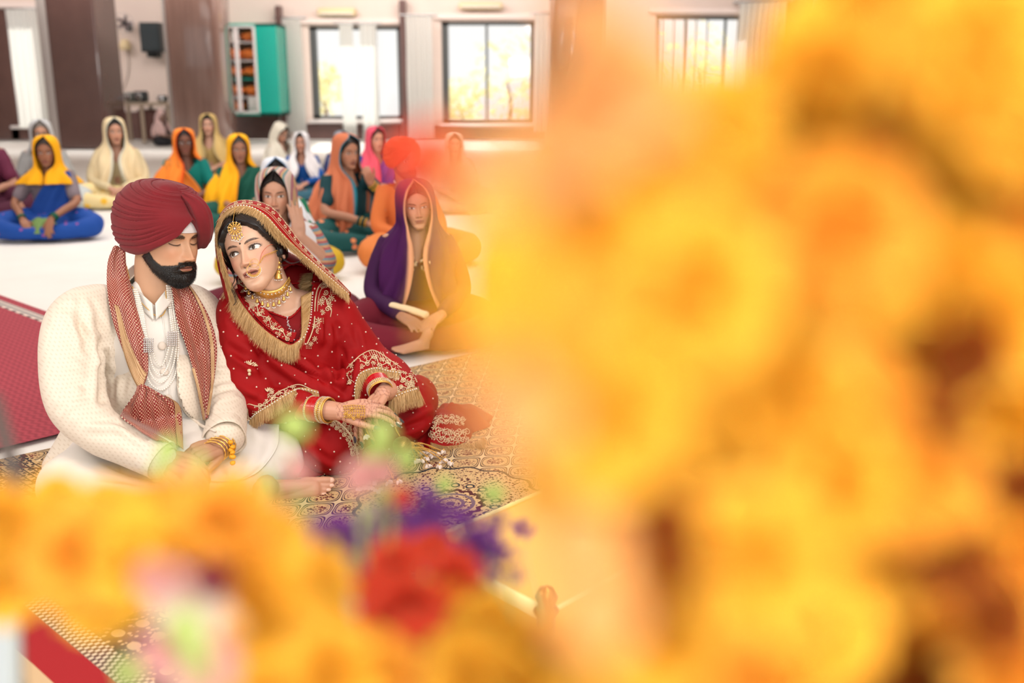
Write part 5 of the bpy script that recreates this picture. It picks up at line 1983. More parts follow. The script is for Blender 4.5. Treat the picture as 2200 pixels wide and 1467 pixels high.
hR, nR = hand_parts(WR, at(850, 868, 2.74) - WR, np.array([.0, -.55, 1.0]), +1, curls=[(16, 20, 14), (20, 22, 14), (24, 26, 16), (30, 32, 20)], thumb=(18, 6), S=.90, spread=7)
hL, nL = hand_parts(WL, at(778, 900, 2.77) - WL, np.array([-.5, -.6, .75]), +1, curls=[(24, 24, 14), (28, 26, 16), (34, 30, 18), (38, 32, 20)], thumb=(40, 20), S=.88, spread=5)
aR = remesh(hR + [limb([(*ER, .036), (*(ER * .4 + WR * .6), .031), (*WR, .0245)], 16, 14)], .002, 3)
aL = remesh(hL + [limb([(*EL, .036), (*(EL * .4 + WL * .6), .031), (*WL, .0245)], 16, 14)], .002, 3)
# henna: fine dark lines on the hands


def henna(V, W, dr):
    d = dr / np.linalg.norm(dr)
    t = (V - W) @ d
    q = V - W - t[:, None] * d
    an = np.arctan2(q @ np.cross(d, [0, 0, 1.]), q[:, 2])
    a = np.abs(np.sin(t * 520)) < .28
    b = np.abs(np.sin(t * 260 + an * 3)) * np.abs(np.sin(t * 260 - an * 3)) < .16
    zone = (t > .045) & (t < .2) | ((t > -.01) & (t < .02))
    base = np.tile(lin((214, 158, 130)), (len(V), 1))
    m = ((a & (t > .08)) | (b & zone)).astype(float)
    m = m * .55
    m[t < -.03] = 0
    return base * (1 - m[:, None]) + np.array(lin((140, 70, 58))) * m[:, None]


bodyb.add(aR[0], aR[1], henna(aR[0], WR, at(850, 868, 2.74) - WR))
bodyb.add(aL[0], aL[1], henna(aL[0], WL, at(778, 900, 2.77) - WL))
V_, F_, C_, _ = bodyb.arr()
obj('body', (V_, F_, C_), MT['skin_b'], bride, col=True)
for v, f, c in eyeballs(HB, gaze=(-14, -6), iris=(92, 66, 46)):
    g = Geo(); g.add(v, f, c); obj('eye', g, MT['eye'], bride, col=True)
g = nail_geo(nR + nL, length=.003, wid=.85); obj('fingernail', g, MT['nail_dark'], bride, stuff=True)
g = Geo(); ev, ef = remesh(ear_geo(1), .0018, 2); g.add(HB(ev), ef, lin((218, 168, 142))); obj('ear', g, MT['skin_b'], bride, col=True)
# lashes
for sx in (-1, 1):
    u = np.linspace(-.9, 1.0, 34)
    zc = .0056 * np.clip(1 - np.abs(u) ** 2.2, 0, 1) ** .75 + .0010 * u + .0008
    X0 = np.stack([sx * (EYX + u * .015), np.zeros(34), zc], 1)
    for i, p in enumerate(X0):
        k = np.argmin((V0[:, 0] - p[0]) ** 2 + (V0[:, 2] - p[2]) ** 2 + (V0[:, 1] > -.03) * 1)
        X0[i, 1] = V0[k, 1] - .0010
    dr = np.stack([sx * (u * .6 + .1), -np.ones(34) * .8, np.full(34, .55)], 1) @ HB.R.T
    obj('eyelashes', strands(np.repeat(HB(X0), 3, 0), np.repeat(dr, 3, 0), .0062, .00026, -.4, jit=.08), MT['hair'], bride, stuff=True)

# hair
def hair_shell(V0, F, N0, nrows, nu, HP, thick=.010, part=True, hl=None, low=-.03):
    ax = np.abs(V0[:, 0]); z = V0[:, 2]; y = V0[:, 1]
    line = np.interp(ax, [0, .012, .03, .050, .062, .070], [.074, .072, .063, .042, .008, -.028])
    m = np.maximum(ss(-.002, .004, z - line) , ss(-.022, -.008, y) * ss(low - .01, low, z))
    if part:
        grv = np.exp(-(V0[:, 0] / .004) ** 2) * ss(.05, -.06, y)
    else:
        grv = 0
    flow = np.sin((ax * 260 + z * 160 + y * 200)) * .0007 + np.sin((ax * 700 + z * 420 + y * 500)) * .0003
    off = thick * m ** .9 * (1 - .85 * grv) + flow * m - .002 * (1 - m)
    sel = m > .03
    Fa = F[:nu * (nrows - 1)]
    keep = sel[Fa].all(1)
    Fk = Fa[keep]; used = np.unique(Fk); remap = -np.ones(len(V0), int); remap[used] = np.arange(len(used))
    V = HP(V0 + N0 * off[:, None])
    return V[used], remap[Fk]


hb = hair_shell(V0, F, N0b, 330, 340, HB, thick=.017)
hair = obj('hair', hb, MT['hair'], bride)
# loose locks beside the face
g = Geo()
for (pts) in [[(498, 580, 2.795), (503, 600, 2.785), (496, 618, 2.78), (503, 634, 2.775), (506, 648, 2.77), (500, 656, 2.77)], [(500, 585, 2.795), (510, 604, 2.785), (501, 620, 2.78), (508, 632, 2.775), (509, 642, 2.77)],
              [(590, 505, 2.81), (596, 530, 2.79), (600, 552, 2.785), (606, 568, 2.78), (618, 568, 2.78)], [(594, 520, 2.81), (604, 550, 2.79), (622, 565, 2.79), (640, 563, 2.80), (650, 556, 2.81)]]:
    q = spline(np.array([at(*p) for p in pts]), 40)
    for k in range(7):
        g.add(*tube(q + RNG.normal(size=3) * .0014 + .0012 * np.sin(np.linspace(0, 6, 40) + k)[:, None], np.linspace(.0005, .0002, 40), 4, caps=False))
obj('loose_locks', g, MT['hair'], bride, stuff=True)

# -------------------------------------------------- dress and shawl
tor = [(*at(700, 930, 3.12), .17), (*at(672, 860, 3.06), .165), (*at(645, 790, 3.00), .160), (*at(622, 725, 2.95), .155), (*at(612, 678, 2.935), .135), (*at(608, 655, 2.93), .080)]
sh = limb([(*at(512, 668, 2.885), .062), (*at(560, 648, 2.905), .060), (*at(612, 650, 2.935), .055), (*at(680, 648, 2.965), .062), (*at(724, 676, 2.985), .066)], 20, 26)
slR = limb([(*at(512, 672, 2.885), .064), (*at(513, 740, 2.88), .062), (*at(540, 820, 2.86), .064), (*at(572, 868, 2.85), .056), (*at(620, 870, 2.81), .048), (*at(652, 868, 2.79), .040)], 22, 34)
hump = limb([(*at(590, 560, 3.03), .045), (*at(640, 600, 3.03), .060), (*at(700, 645, 3.03), .060)], 18, 16)
slR2 = limb([(*at(545, 800, 2.90), .06), (*at(580, 880, 2.93), .055), (*at(620, 900, 2.98), .05)], 18, 14)
slL = limb([(*at(724, 680, 2.985), .066), (*at(752, 730, 3.00), .072), (*at(790, 780, 3.00), .070), (*at(838, 812, 2.97), .064), (*at(858, 832, 2.93), .055)], 22, 34)
slL2 = limb([(*at(770, 770, 2.98), .06), (*at(785, 815, 2.93), .050), (*at(795, 832, 2.90), .042)], 18, 16)
lapf = limb([(*at(600, 780, 2.90), .07), (*at(690, 840, 2.90), .075), (*at(770, 850, 2.93), .06)], 20, 20)
sv, sf = remesh([limb(tor, 36, 50, flat=(1, .72), up=BXd), sh, hump, slR, slR2, slL, slL2, lapf], .0052, 10, .6)
sv = wrinkle(sv, sf, .0022, (10, 10, 6), 21)
SB = bvh(sv, sf)
lst = []
for a, b, am, w in [((500, 690), (740, 850), -.020, .010), ((490, 720), (700, 850), .012, .012), ((505, 770), (660, 850), .010, .013), ((490, 745), (640, 845), -.010, .009), ((690, 700), (705, 820), .012, .013), ((725, 700), (722, 830), -.014, .010), ((700, 690), (712, 800), -.010, .008), ((745, 740), (738, 830), .010, .010), ((560, 740), (740, 830), .008, .010),
                    ((760, 700), (775, 760), -.006, .009), ((640, 770), (740, 838), -.010, .009), ((600, 770), (730, 860), .010, .010), ((755, 770), (740, 840), -.014, .010), ((500, 820), (560, 850), .007, .010), ((515, 850), (560, 870), -.007, .009), ((670, 780), (690, 830), .006, .008)]:
    p0, _ = drop(SB, *a); p1, _ = drop(SB, *b)
    if p0 is not None and p1 is not None: lst.append((p0, p1, am, w))
sv = creases(sv, sf, lst)
cen = sv[sf].mean(1); fx, fy = project(cen); fn = vnormals(sv, sf)[sf].mean(1)
facing = ((cen - CAM) * fn).sum(1) < .3
Vpoly = [(600, 500), (500, 585), (512, 630), (540, 672), (572, 705), (600, 727), (628, 738), (648, 722), (660, 690), (668, 640), (676, 560)]
hole = inpoly(fx, fy, Vpoly) & facing & ((cen - at(612, 678, 2.95)) @ BFd > -.06)
MT['velvet'] = mat('red_velvet', (168, 4, 10), 0.7, col2=(140, 2, 8), nscale=9, spec=0.25, bump=0.15, bscale=900)
shawl = obj('dupatta', (sv, sf[~hole]), MT['velvet'], bride)
so = shawl.modifiers.new('s', 'SOLIDIFY'); so.thickness = .003; so.offset = -1
# kameez inside
kz = [(*at(700, 930, 3.12), .15), (*at(645, 790, 3.00), .142), (*at(622, 718, 2.945), .134), (*at(615, 685, 2.935), .115), (*at(610, 664, 2.93), .085)]
kv2, kf2 = remesh([limb(kz, 32, 40, flat=(1, .72), up=BXd), limb([(*at(535, 672, 2.89), .048), (*at(600, 664, 2.93), .055), (*at(690, 672, 2.96), .048)], 16, 14)], .0045, 6)
cen = kv2[kf2].mean(1); fx, fy = project(cen); fn2 = vnormals(kv2, kf2)[kf2].mean(1)
hole2 = inpoly(fx, fy, [(500, 560), (540, 640), (572, 664), (600, 676), (620, 682), (634, 672), (648, 655), (690, 600), (600, 540)]) & (((cen - CAM) * fn2).sum(1) < .3)
kam = obj('kameez', (kv2, kf2[~hole2]), mat('deep_red_kameez', (132, 4, 12), 0.7, col2=(108, 2, 8), nscale=10, spec=0.25), bride)
KMB = bvh(kv2, kf2)

# salwar (trousers) and knees
sal = [limb([(*at(670, 930, 3.12), .12), (*at(690, 945, 2.98), .105), (*at(708, 955, 2.87), .088)], 24, 20),
       limb([(*at(710, 955, 2.87), .084), (*at(730, 990, 2.92), .06), (*at(800, 985, 3.02), .05), (*at(860, 960, 3.08), .04)], 20, 20),
       limb([(*at(740, 900, 3.18), .12), (*at(820, 872, 3.17), .10), (*at(888, 858, 3.14), .080)], 24, 20),
       limb([(*at(890, 862, 3.13), .078), (*at(880, 905, 3.08), .060), (*at(820, 940, 3.02), .05), (*at(760, 960, 2.98), .05)], 20, 24),
       ell(at(760, 930, 3.10), (.16, .14, .07))]
lv, lf = remesh(sal, .006, 10, .6)
lv = wrinkle(lv, lf, .0035, (7, 7, 7), 31)
LB = bvh(lv, lf); lst = []
for a, b, am, w in [((660, 960), (720, 1005), .007, .010), ((690, 940), (750, 1000), .006, .010), ((660, 930), (700, 990), -.006, .010), ((880, 810), (935, 850), .006, .010), ((870, 900), (930, 880), .007, .010), ((850, 925), (915, 905), -.007, .009), ((880, 840), (925, 900), -.005, .01)]:
    p0, _ = drop(LB, *a); p1, _ = drop(LB, *b)
    if p0 is not None and p1 is not None: lst.append((p0, p1, am, w))
lv = creases(lv, lf, lst); lv[:, 2] = np.maximum(lv[:, 2], .013)
obj('salwar', (lv, lf), MT['velvet'], bride)
ALL = bvh(np.concatenate([sv, kv2, lv]), np.concatenate([sf[~hole], np.where(kf2 >= 0, kf2 + len(sv), -1), np.where(lf >= 0, lf + len(sv) + len(kv2), -1)]))

# hood over the head
row0 = [(500, 645, 2.80), (491, 605, 2.785), (480, 565, 2.785), (473, 522, 2.785), (474, 484, 2.785), (488, 458, 2.785), (512, 447, 2.78), (541, 452, 2.775), (568, 474, 2.775), (597, 509, 2.785), (636, 545, 2.815), (677, 575, 2.84), (713, 606, 2.87), (748, 636, 2.90)]
row1 = [(488, 650, 2.83), (478, 610, 2.82), (467, 565, 2.82), (462, 520, 2.82), (466, 478, 2.82), (483, 447, 2.82), (512, 435, 2.81), (548, 436, 2.80), (582, 450, 2.80), (612, 483, 2.81), (642, 521, 2.845), (680, 560, 2.87), (715, 590, 2.90), (753, 628, 2.93)]
row2 = [(486, 655, 2.88), (478, 612, 2.89), (470, 565, 2.90), (466, 520, 2.91), (472, 478, 2.91), (490, 448, 2.91), (520, 432, 2.90), (556, 434, 2.88), (590, 452, 2.87), (619, 487, 2.88), (646, 524, 2.91), (684, 564, 2.94), (718, 594, 2.96), (754, 636, 2.98)]
row3 = [(492, 665, 2.97), (490, 622, 3.00), (488, 575, 3.03), (490, 530, 3.04), (500, 490, 3.04), (520, 462, 3.03), (548, 450, 3.02), (575, 456, 3.00), (600, 475, 3.0), (622, 505, 3.01), (648, 540, 3.02), (684, 580, 3.04), (716, 612, 3.05), (748, 655, 3.05)]
rows = [[at(*p) for p in r] for r in (row0, row1, row2, row3)]
HP_ = sheet(rows, 150, 50)
fo = vnoise((HP_ * [14, 14, 14]).reshape(-1, 3)).reshape(HP_.shape[:2]) * .003
HP_[..., 2] += fo * np.linspace(0, 1, 50)[None] ** .5
sheet_obj('dupatta_hood', HP_, .003, MT['velvet'], bride)
HV2, HF2 = thick_sheet(HP_, .003)
HDB = bvh(HV2, HF2)

# gold fringe -------------------------------------------------------------
MT['gold_thread'] = mat('gold_thread', (236, 196, 138), 0.42, metal=0.15, vcol=False, col2=(196, 152, 98), nscale=700)
fringe = Geo(); band = Geo()
edge0 = HP_[:, 0]; edge1 = HP_[:, 4]


def fringe_on(P, dirv, L, n, g, w=.00042, droop=.5, jit=.20, sp=.0):
    q = spline(P, n)
    q = q + RNG.normal(size=q.shape) * sp
    if np.ndim(dirv) == 1:
        d = np.tile(dirv, (n, 1))
    else:
        d = spline(dirv, n)
    strands(q, d, L, w, droop, g=g, jit=jit)
    return q


tan = np.gradient(edge0, axis=0); tan /= np.linalg.norm(tan, axis=1)[:, None]
# inward: from the rim towards the face
ctr = HB(np.array([[0, -.06, -.01]]))[0]
inw = ctr - edge0; inw[110:] = inw[108]; inw /= np.linalg.norm(inw, axis=1)[:, None]
top_i = int(np.argmax(edge0[:, 2]))
down = np.where(np.arange(150)[:, None] < top_i, -tan, tan)
dv = inw * .42 + down * .75 + np.array([0, -.35, -.15])
for rep, (col_, LL) in enumerate([(0, .022), (6, .022), (12, .020)]):
    e = HP_[:, col_ // 2] + (down * .002)
    fringe_on(e + np.array([0, -.003, 0]) * (rep + 1), dv, LL, 2100, fringe, jit=.16)
# gold strip under it
V_, F_ = thick_sheet(HP_[:, :7] + vnormals(HP_[:, :7].reshape(-1, 3), grid_faces(150, 7)).reshape(150, 7, 3) * .0022, .002); band.add(V_, F_)
# left V band, laid on the chest
aL_ = [(498, 606), (507, 632), (534, 672), (566, 706), (596, 728), (622, 741), (640, 733)]
out_ = [(-.62, -.35, -.70)] * 7
P = on(ALL, aL_, 90, .010)
dL_ = np.array([[-.55, -.3, -.78], [-.55, -.3, -.78], [-.5, -.3, -.8], [-.45, -.3, -.85], [-.3, -.3, -.9], [-.12, -.3, -.95], [0, -.3, -.95]])
for k in range(3):
    fringe_on(P + np.array([0, -.002 * k, -.001 * k]), dL_, .050 - .004 * k, 1500, fringe, jit=.11, droop=.25)
aR_ = [(672, 586), (670, 620), (668, 650), (664, 690), (654, 718), (640, 733)]
P2 = on(ALL, aR_, 90, .012)
dR_ = np.array([[-1, -.35, -.25], [-1, -.35, -.2], [-1, -.35, -.25], [-.9, -.35, -.4], [-.6, -.3, -.75], [-.3, -.3, -.9]])
for k in range(3):
    fringe_on(P2 + np.array([0, -.002 * k, 0]), dR_, .040 - .003 * k, 1100, fringe, jit=.12, droop=.25)
for Q, dd, wd in ((P, dL_, .040), (P2, dR_, .034)):
    d2 = spline(dd, 90); d2 /= np.linalg.norm(d2, axis=1)[:, None]
    S = np.stack([Q + d2 * wd * t + np.array([0, .002, 0]) * (1 - t) for t in np.linspace(0, 1, 6)], 1)
    band.add(*thick_sheet(S, .0015))
# sleeve hems
hems = [([(536, 903), (552, 888), (584, 868), (616, 848), (640, 836), (664, 838), (684, 843)], np.array([[.15, -.5, -1], [.25, -.5, -1], [.35, -.5, -1], [.4, -.5, -1], [.4, -.5, -1], [.3, -.5, -1], [.3, -.5, -1]]), .034),
        ([(762, 850), (764, 826), (772, 805), (790, 795), (812, 791), (836, 797), (858, 800)], np.array([[.3, -.5, -.8], [.5, -.5, -.7], [.4, -.5, -1], [.2, -.5, -1], [0.2, -.5, -1], [-.1, -.5, -1], [-.1, -.5, -1]]), .028),
        ([(836, 856), (852, 850), (872, 842), (886, 838), (899, 834)], np.array([[.1, -.5, -1], [.15, -.5, -1], [.2, -.5, -1], [.25, -.5, -1], [.3, -.5, -1]]), .046)]
hem_pts = []
for pix, dd, L in hems:
    Q = on(ALL, pix, 70, .010); hem_pts.append(Q)
    for k in range(3):
        fringe_on(Q + np.array([0, -.0015 * k, -.001 * k]), dd, L, 800, fringe, jit=.10, droop=.3)
    d2 = spline(dd, 70); d2 /= np.linalg.norm(d2, axis=1)[:, None]
    S = np.stack([Q + d2 * L * .75 * t + np.array([0, .003, 0]) for t in np.linspace(-.15, 1, 6)], 1)
    band.add(*thick_sheet(S, .0015))
obj('gold_fringe', fringe, MT['gold_thread'], bride, stuff=True)
obj('gold_border', band, mat('gold_tissue', (206, 164, 108), 0.5, col2=(170, 128, 78), nscale=300, metal=0.15), bride)
# inner embroidered strip beside the left band, with the cloth cuffs
strip = [[(506, 596), (513, 590), (520, 588)], [(517, 634), (526, 624), (535, 617)], [(543, 673), (553, 664), (563, 655)], [(574, 706), (583, 696), (592, 687)], [(604, 728), (611, 718), (617, 710)], [(628, 736), (634, 726), (638, 714)]]
Ps = laid(ALL, strip, 14, 70, .006, smooth=14)
sheet_obj('inner_border', Ps, .002, MT['velvet'], bride)

# embroidery ---------------------------------------------------------------
MT['zari'] = mat('zari_thread', (238, 218, 186), 0.4, metal=0.15, col2=(212, 180, 138), nscale=400)
emb = Geo()
PX = 2.9 / FPX


def e_line(bv, pix, r=.0015, off=.0018, n=40, bead=False, step=.005):
    q = on_safe(bv, pix, n, off)
    if q is None: return
    if bead:
        beads(spline(q, max(3, int(np.linalg.norm(np.diff(q, axis=0), axis=1).sum() / step))), r, emb, 6)
    else:
        emb.add(*tube(q, r, 5))


def on_safe(bv, pix, n, off):
    q = spline(np.array([(a, b, 0) for a, b in pix], float), n)
    Ds = []
    for px, py, _ in q:
        p, nn = drop(bv, px, py)
        Ds.append(np.nan if p is None else (p - CAM) @ FWD)
    Ds = np.array(Ds); m = ~np.isnan(Ds)
    if m.sum() < 2: return None
    Ds = np.interp(np.arange(n), np.where(m)[0], Ds[m])
    return np.array([at(a, b, D - off) for (a, b, _), D in zip(q, Ds)])


def e_spiral(bv, cx, cy, r, turns=1.4, a0=0, sgn=1):
    t = np.linspace(0, 1, 26)
    a = a0 + sgn * turns * 2 * np.pi * t; rr = r * (1 - .8 * t)
    e_line(bv, list(zip(cx + rr * np.cos(a), cy + rr * np.sin(a))), r=.0014, n=34)


def e_petals(bv, cx, cy, r, n=6, a0=0, span=2 * np.pi, w=.28):
    p, nn = drop(bv, cx, cy)
    if p is None: return
    x = np.cross(nn, [0, 0, 1.]); x /= np.linalg.norm(x) + 1e-9; y = np.cross(nn, x)
    # screen-aligned directions on the surface
    R_m = r * PX
    ex = RGT - nn * (RGT @ nn); ex /= np.linalg.norm(ex); ey = np.cross(nn, ex)
    if ey @ UPV > 0: ey = -ey
    for k in range(n):
        a = a0 + span * k / n
        d = ex * math.cos(a) + ey * math.sin(a); s = np.cross(nn, d)
        R3 = np.stack([d, s, nn], 1)
        emb.add(*ell(p + d * R_m * .6 + nn * .001, (R_m * .42, R_m * w * .55, .0014), R3, nu=8, nv=4))
    emb.add(*ell(p + nn * .0015, (R_m * .2,) * 3, nu=6, nv=4))


def e_sprig(bv, cx, cy, r, ang=0):
    """a lotus-like sprig: fan of leaves over a bead drop"""
    for k in range(7):
        a = ang - math.pi / 2 + (k - 3) * .42
        p, nn = drop(bv, cx + math.cos(a) * r * .55, cy + math.sin(a) * r * .55)
        if p is None: continue
        ex = RGT - nn * (RGT @ nn); ex /= np.linalg.norm(ex); ey = np.cross(nn, ex)
        if ey @ UPV > 0: ey = -ey
        d = ex * math.cos(a) + ey * math.sin(a); s = np.cross(nn, d)
        emb.add(*ell(p + nn * .0035, (r * PX * .42, r * PX * .13, .0015), np.stack([d, s, nn], 1), nu=8, nv=5))
    for q in (.15, .5):
        e_petals(bv, cx - math.sin(ang) * 0, cy + r * q, r * .32, 5)


def scrolls(bv, pix, amp, n, r=6):
    """scrolling stem with spirals and leaves along a pixel path; amp = half width in px"""
    q = spline(np.array(pix, float).tolist(), 200)
    L = len(q); t = np.gradient(q, axis=0); t /= np.linalg.norm(t, axis=1)[:, None]; nn = np.stack([-t[:, 1], t[:, 0]], 1)
    s = np.linspace(0, 1, L)
    w = q + nn * (amp * .45 * np.sin(s * n * np.pi))[:, None]
    for a in range(0, L - 20, 20):
        e_line(bv, w[a:a + 24].tolist(), r=.0015, n=22)
    for k in range(n):
        i = int((k + .5) / n * (L - 1)); sg = 1 if k % 2 else -1
        c = q[i] + nn[i] * amp * .5 * -sg
        e_spiral(bv, c[0], c[1], r, a0=k * 1.3, sgn=sg)
        c = q[i] + nn[i] * amp * .55 * sg
        e_petals(bv, c[0], c[1], r * 1.1, 6, a0=k)
    for k in range(n * 9):
        i = RNG.integers(5, L - 5); c = q[i] + nn[i] * amp * RNG.uniform(-1.05, 1.05)
        p, nr_ = drop(bv, c[0], c[1])
        if p is not None:
            a_ = RNG.random() * 3.1; ex = RGT - nr_ * (RGT @ nr_); ex /= np.linalg.norm(ex); ey = np.cross(nr_, ex)
            d = ex * math.cos(a_) + ey * math.sin(a_)
            emb.add(*ell(p + nr_ * .001, (.0032, .0012, .0012), np.stack([d, np.cross(nr_, d), nr_], 1), nu=6, nv=4))


# chest band right of the V, down the shawl's front
for (x, y, r) in [(716, 600, 9), (700, 612, 8), (712, 640, 8), (700, 596, 7), (684, 690, 9), (676, 700, 7), (690, 650, 8), (708, 655, 7), (676, 728, 7), (668, 738, 6), (720, 622, 8), (693, 670, 7)]:
    e_petals(SB, x, y, r, 7, a0=x)
e_line(SB, [(676, 668), (678, 640), (684, 618), (698, 604), (712, 608)], r=.0022)
e_line(SB, [(682, 668), (684, 642), (690, 622), (702, 612)], r=.0010)
e_line(SB, [(676, 680), (674, 700), (668, 720), (660, 738)], r=.0020)
e_line(SB, [(700, 640), (704, 655), (712, 664), (710, 680)], r=.0014)
for x, y in [(704, 664), (694, 640), (684, 712), (700, 628), (706, 646), (688, 700)]:
    e_spiral(SB, x, y, 6, a0=x, sgn=1 if x % 2 else -1)
for k in range(6):
    e_line(SB, [(686 + k * 3, 612 - k), (692 + k * 3, 620 - k)], r=.0010, n=5)
for k in range(34):
    a_ = -math.pi / 2 + RNG.uniform(-1.25, 1.25); r_ = RNG.uniform(5, 17)
    p, nn = drop(SB, 536 + math.cos(a_) * r_, 792 + math.sin(a_) * r_)
    if p is not None:
        ex = RGT - nn * (RGT @ nn); ex /= np.linalg.norm(ex); ey = np.cross(nn, ex); ey = ey if ey @ UPV < 0 else -ey
        d = ex * math.cos(a_) + ey * math.sin(a_)
        emb.add(*ell(p + nn * .002, (.0050, .0021, .0017), np.stack([d, np.cross(nn, d), nn], 1), nu=6, nv=4))
for q_, r_ in ((796, 5), (804, 3.5)):
    p, nn = drop(SB, 536, q_)
    emb.add(*ell(p + nn * .002, (r_ * PX, r_ * PX, r_ * PX), nu=8, nv=5))
for cx, cy, r in [(716, 628, 7), (690, 690, 8), (664, 744, 7)]:
    for i in range(4):
        for j in range(4):
            p, nn = drop(SB, cx - 6 + i * 3.4, cy - 6 + j * 3.4)
            if p is not None: emb.add(*ell(p + nn * .001, (.0014,) * 3, nu=5, nv=3))
scrolls(bvh(*thick_sheet(Ps, .002)), [(513, 596), (530, 632), (556, 668), (586, 699), (612, 720), (630, 727)], 9, 9, 5)
# left sleeve end
e_line(SB, [(534, 900), (532, 880), (533, 868), (556, 872), (580, 860), (592, 846), (606, 838), (640, 826), (668, 836)], r=.0016, n=60, bead=False)
scrolls(SB, [(542, 888), (570, 872), (604, 850), (640, 834)], 11, 7, 6)
e_sprig(SB, 578, 845, 14, .5)
# right sleeve end
e_line(SB, [(742, 806), (746, 790), (760, 776), (776, 762), (800, 752), (822, 762), (842, 776), (862, 790)], r=.0015, n=60)
scrolls(SB, [(742, 826), (754, 800), (772, 782), (800, 772), (830, 784), (856, 792)], 14, 9, 6)
scrolls(SB, [(838, 800), (856, 806), (876, 812), (892, 826)], 14, 5, 6)
scrolls(SB, [(848, 842), (870, 832), (892, 824)], 9, 4, 5)
for k in range(7):
    e_line(SB, [(792 + k * 5, 753 + k * .5), (800 + k * 6, 770 + k * 2)], r=.0011, n=6)
# border over the knee
kn = [(655, 893), (690, 895), (722, 905), (748, 928), (764, 958), (770, 1000)]
Pk = laid(ALL, [[(a, b), (a + (4 if i > 2 else 0), b + 5), (a - 2 + (10 if i > 2 else 4) * (1 if i > 2 else 0), b + 10 * (i < 3) - 2 * (i >= 3))] for i, (a, b) in enumerate(kn)], 6, 50, .006, smooth=6)
kb = on(ALL, kn, 80, .005)
g = Geo(); g.add(*tube(kb, .0035, 8, flat=(1, .5), up=(0, 0, 1)))
obj('kameez_hem', g, MT['zari'], bride)
scrolls(ALL, [(700, 902), (730, 918), (752, 945), (764, 980)], 8, 9, 5)
scrolls(ALL, [(738, 905), (762, 935), (774, 968)], 8, 6, 5)
# hood embroidery
for k in range(17):
    t = .42 + .5 * k / 16
    i = int(t * 149)
    for j, r in ((14, .0052), (20, .0040)):
        p = HP_[i, j]; nn = p - HP_[i, 40]; nn = np.cross(HP_[min(i + 1, 149), j] - HP_[i - 1, j], HP_[i, j + 1] - HP_[i, j - 1]); nn /= np.linalg.norm(nn)
        if (p - HB(np.zeros((1, 3)))[0]) @ nn < 0: nn = -nn
        ex = HP_[min(i + 1, 149), j] - HP_[i - 1, j]; ex /= np.linalg.norm(ex); ey = np.cross(nn, ex)
        for m in range(6):
            a = m * np.pi / 3 + k
            d = ex * math.cos(a) + ey * math.sin(a)
            emb.add(*ell(p + d * r * .8 + nn * .001, (r * .6, r * .22, .0012), np.stack([d, np.cross(nn, d), nn], 1), nu=6, nv=4))
for j in (9, 11, 25):
    beads(spline(HP_[50:149, j] + (HP_[50:149, j] - ctr) / np.linalg.norm(HP_[50:149, j] - ctr, axis=1)[:, None] * .001, 150), .0013, emb, 5)
obj('embroidery', emb, MT['zari'], bride, stuff=True)
# pearls along the edges
pe = Geo()
bead_line(edge1[20:149] + (edge1[20:149] - ctr) / np.linalg.norm(edge1[20:149] - ctr, axis=1)[:, None] * .003, .0085, .0024, pe)
bead_line(P2 + np.array([.004, -.004, 0]), .0085, .0022, pe)
for Q in hem_pts: bead_line(Q + np.array([0, -.006, .002]), .0085, .0022, pe)
obj('pearl_edging', pe, MT['pearl'], bride, stuff=True)
# sequins scattered over the cloth
sq = Geo()
for (vv, ff, msk_) in ((sv, sf, None), (lv, lf, None)):
    n_ = vnormals(vv, ff)
    order = RNG.permutation(len(vv)); chosen = []
    grid_ = {}
    ms = .036
    fxx, fyy = project(vv)
    inn = inpoly(fxx, fyy, Vpoly)
    for i in order:
        if inn[i] or vv[i, 2] < .02: continue
        c_ = tuple((vv[i] / ms).astype(int))
        ok = True
        for dx in (-1, 0, 1):
            for dy in (-1, 0, 1):
                for dz in (-1, 0, 1):
                    j = grid_.get((c_[0] + dx, c_[1] + dy, c_[2] + dz))
                    if j is not None and np.linalg.norm(vv[j] - vv[i]) < ms: ok = False
        if ok:
            grid_[c_] = i; chosen.append(i)
    beads(vv[chosen] + n_[chosen] * .0008, np.where(RNG.random(len(chosen)) < .6, .0028, .0018), sq, 7)
obj('sequins', sq, mat('sequin', (236, 208, 190), 0.3, metal=0.2), bride, stuff=True)

# jewellery -------------------------------------------------------------------
def headp(x, z, off=.002):
    k = np.argmin((V0[:, 0] - x) ** 2 + (V0[:, 2] - z) ** 2 + (V0[:, 1] > -.02) * 1)
    return HB((V0[k] + N0b[k] * off)[None])[0], N0b[k] @ HB.R.T


# tikka
gt = Geo(); gp = Geo()
pm = at(508, 473, 2.722); nfr = -(FWD * .9) + np.array([0, 0, .1]); nfr /= np.linalg.norm(nfr)
exx = HB.R @ np.array([1, 0, 0.]); eyy = np.cross(nfr, exx); eyy /= np.linalg.norm(eyy); exx = np.cross(eyy, nfr)
if eyy[2] < 0: eyy = -eyy
R3 = np.stack([exx, eyy, nfr], 1)
hp, hn = headp(0, .075, .014)
pm = headp(0, .062, .006)[0] + nfr * .002
for a in range(12):
    an = a * np.pi / 6
    for rr, s_ in ((.016, .0032), (.0095, .0026)):
        c = pm + (exx * math.cos(an) + eyy * math.sin(an)) * rr
        d = exx * math.cos(an) + eyy * math.sin(an)
        gt.add(*ell(c, (s_ * 1.1, s_ * .7, .0015), np.stack([d, np.cross(nfr, d), nfr], 1), nu=8, nv=5))
    t_ = np.linspace(0, 2 * np.pi, 13)
for rr, th in ((.0125, .0010), (.0065, .0010), (.0185, .0008)):
    t_ = np.linspace(0, 2 * np.pi, 33)
    gt.add(*tube(pm + exx * np.cos(t_)[:, None] * rr + eyy * np.sin(t_)[:, None] * rr, th, 5, caps=False))
beads([pm + nfr * .002], .003, gp, 8)
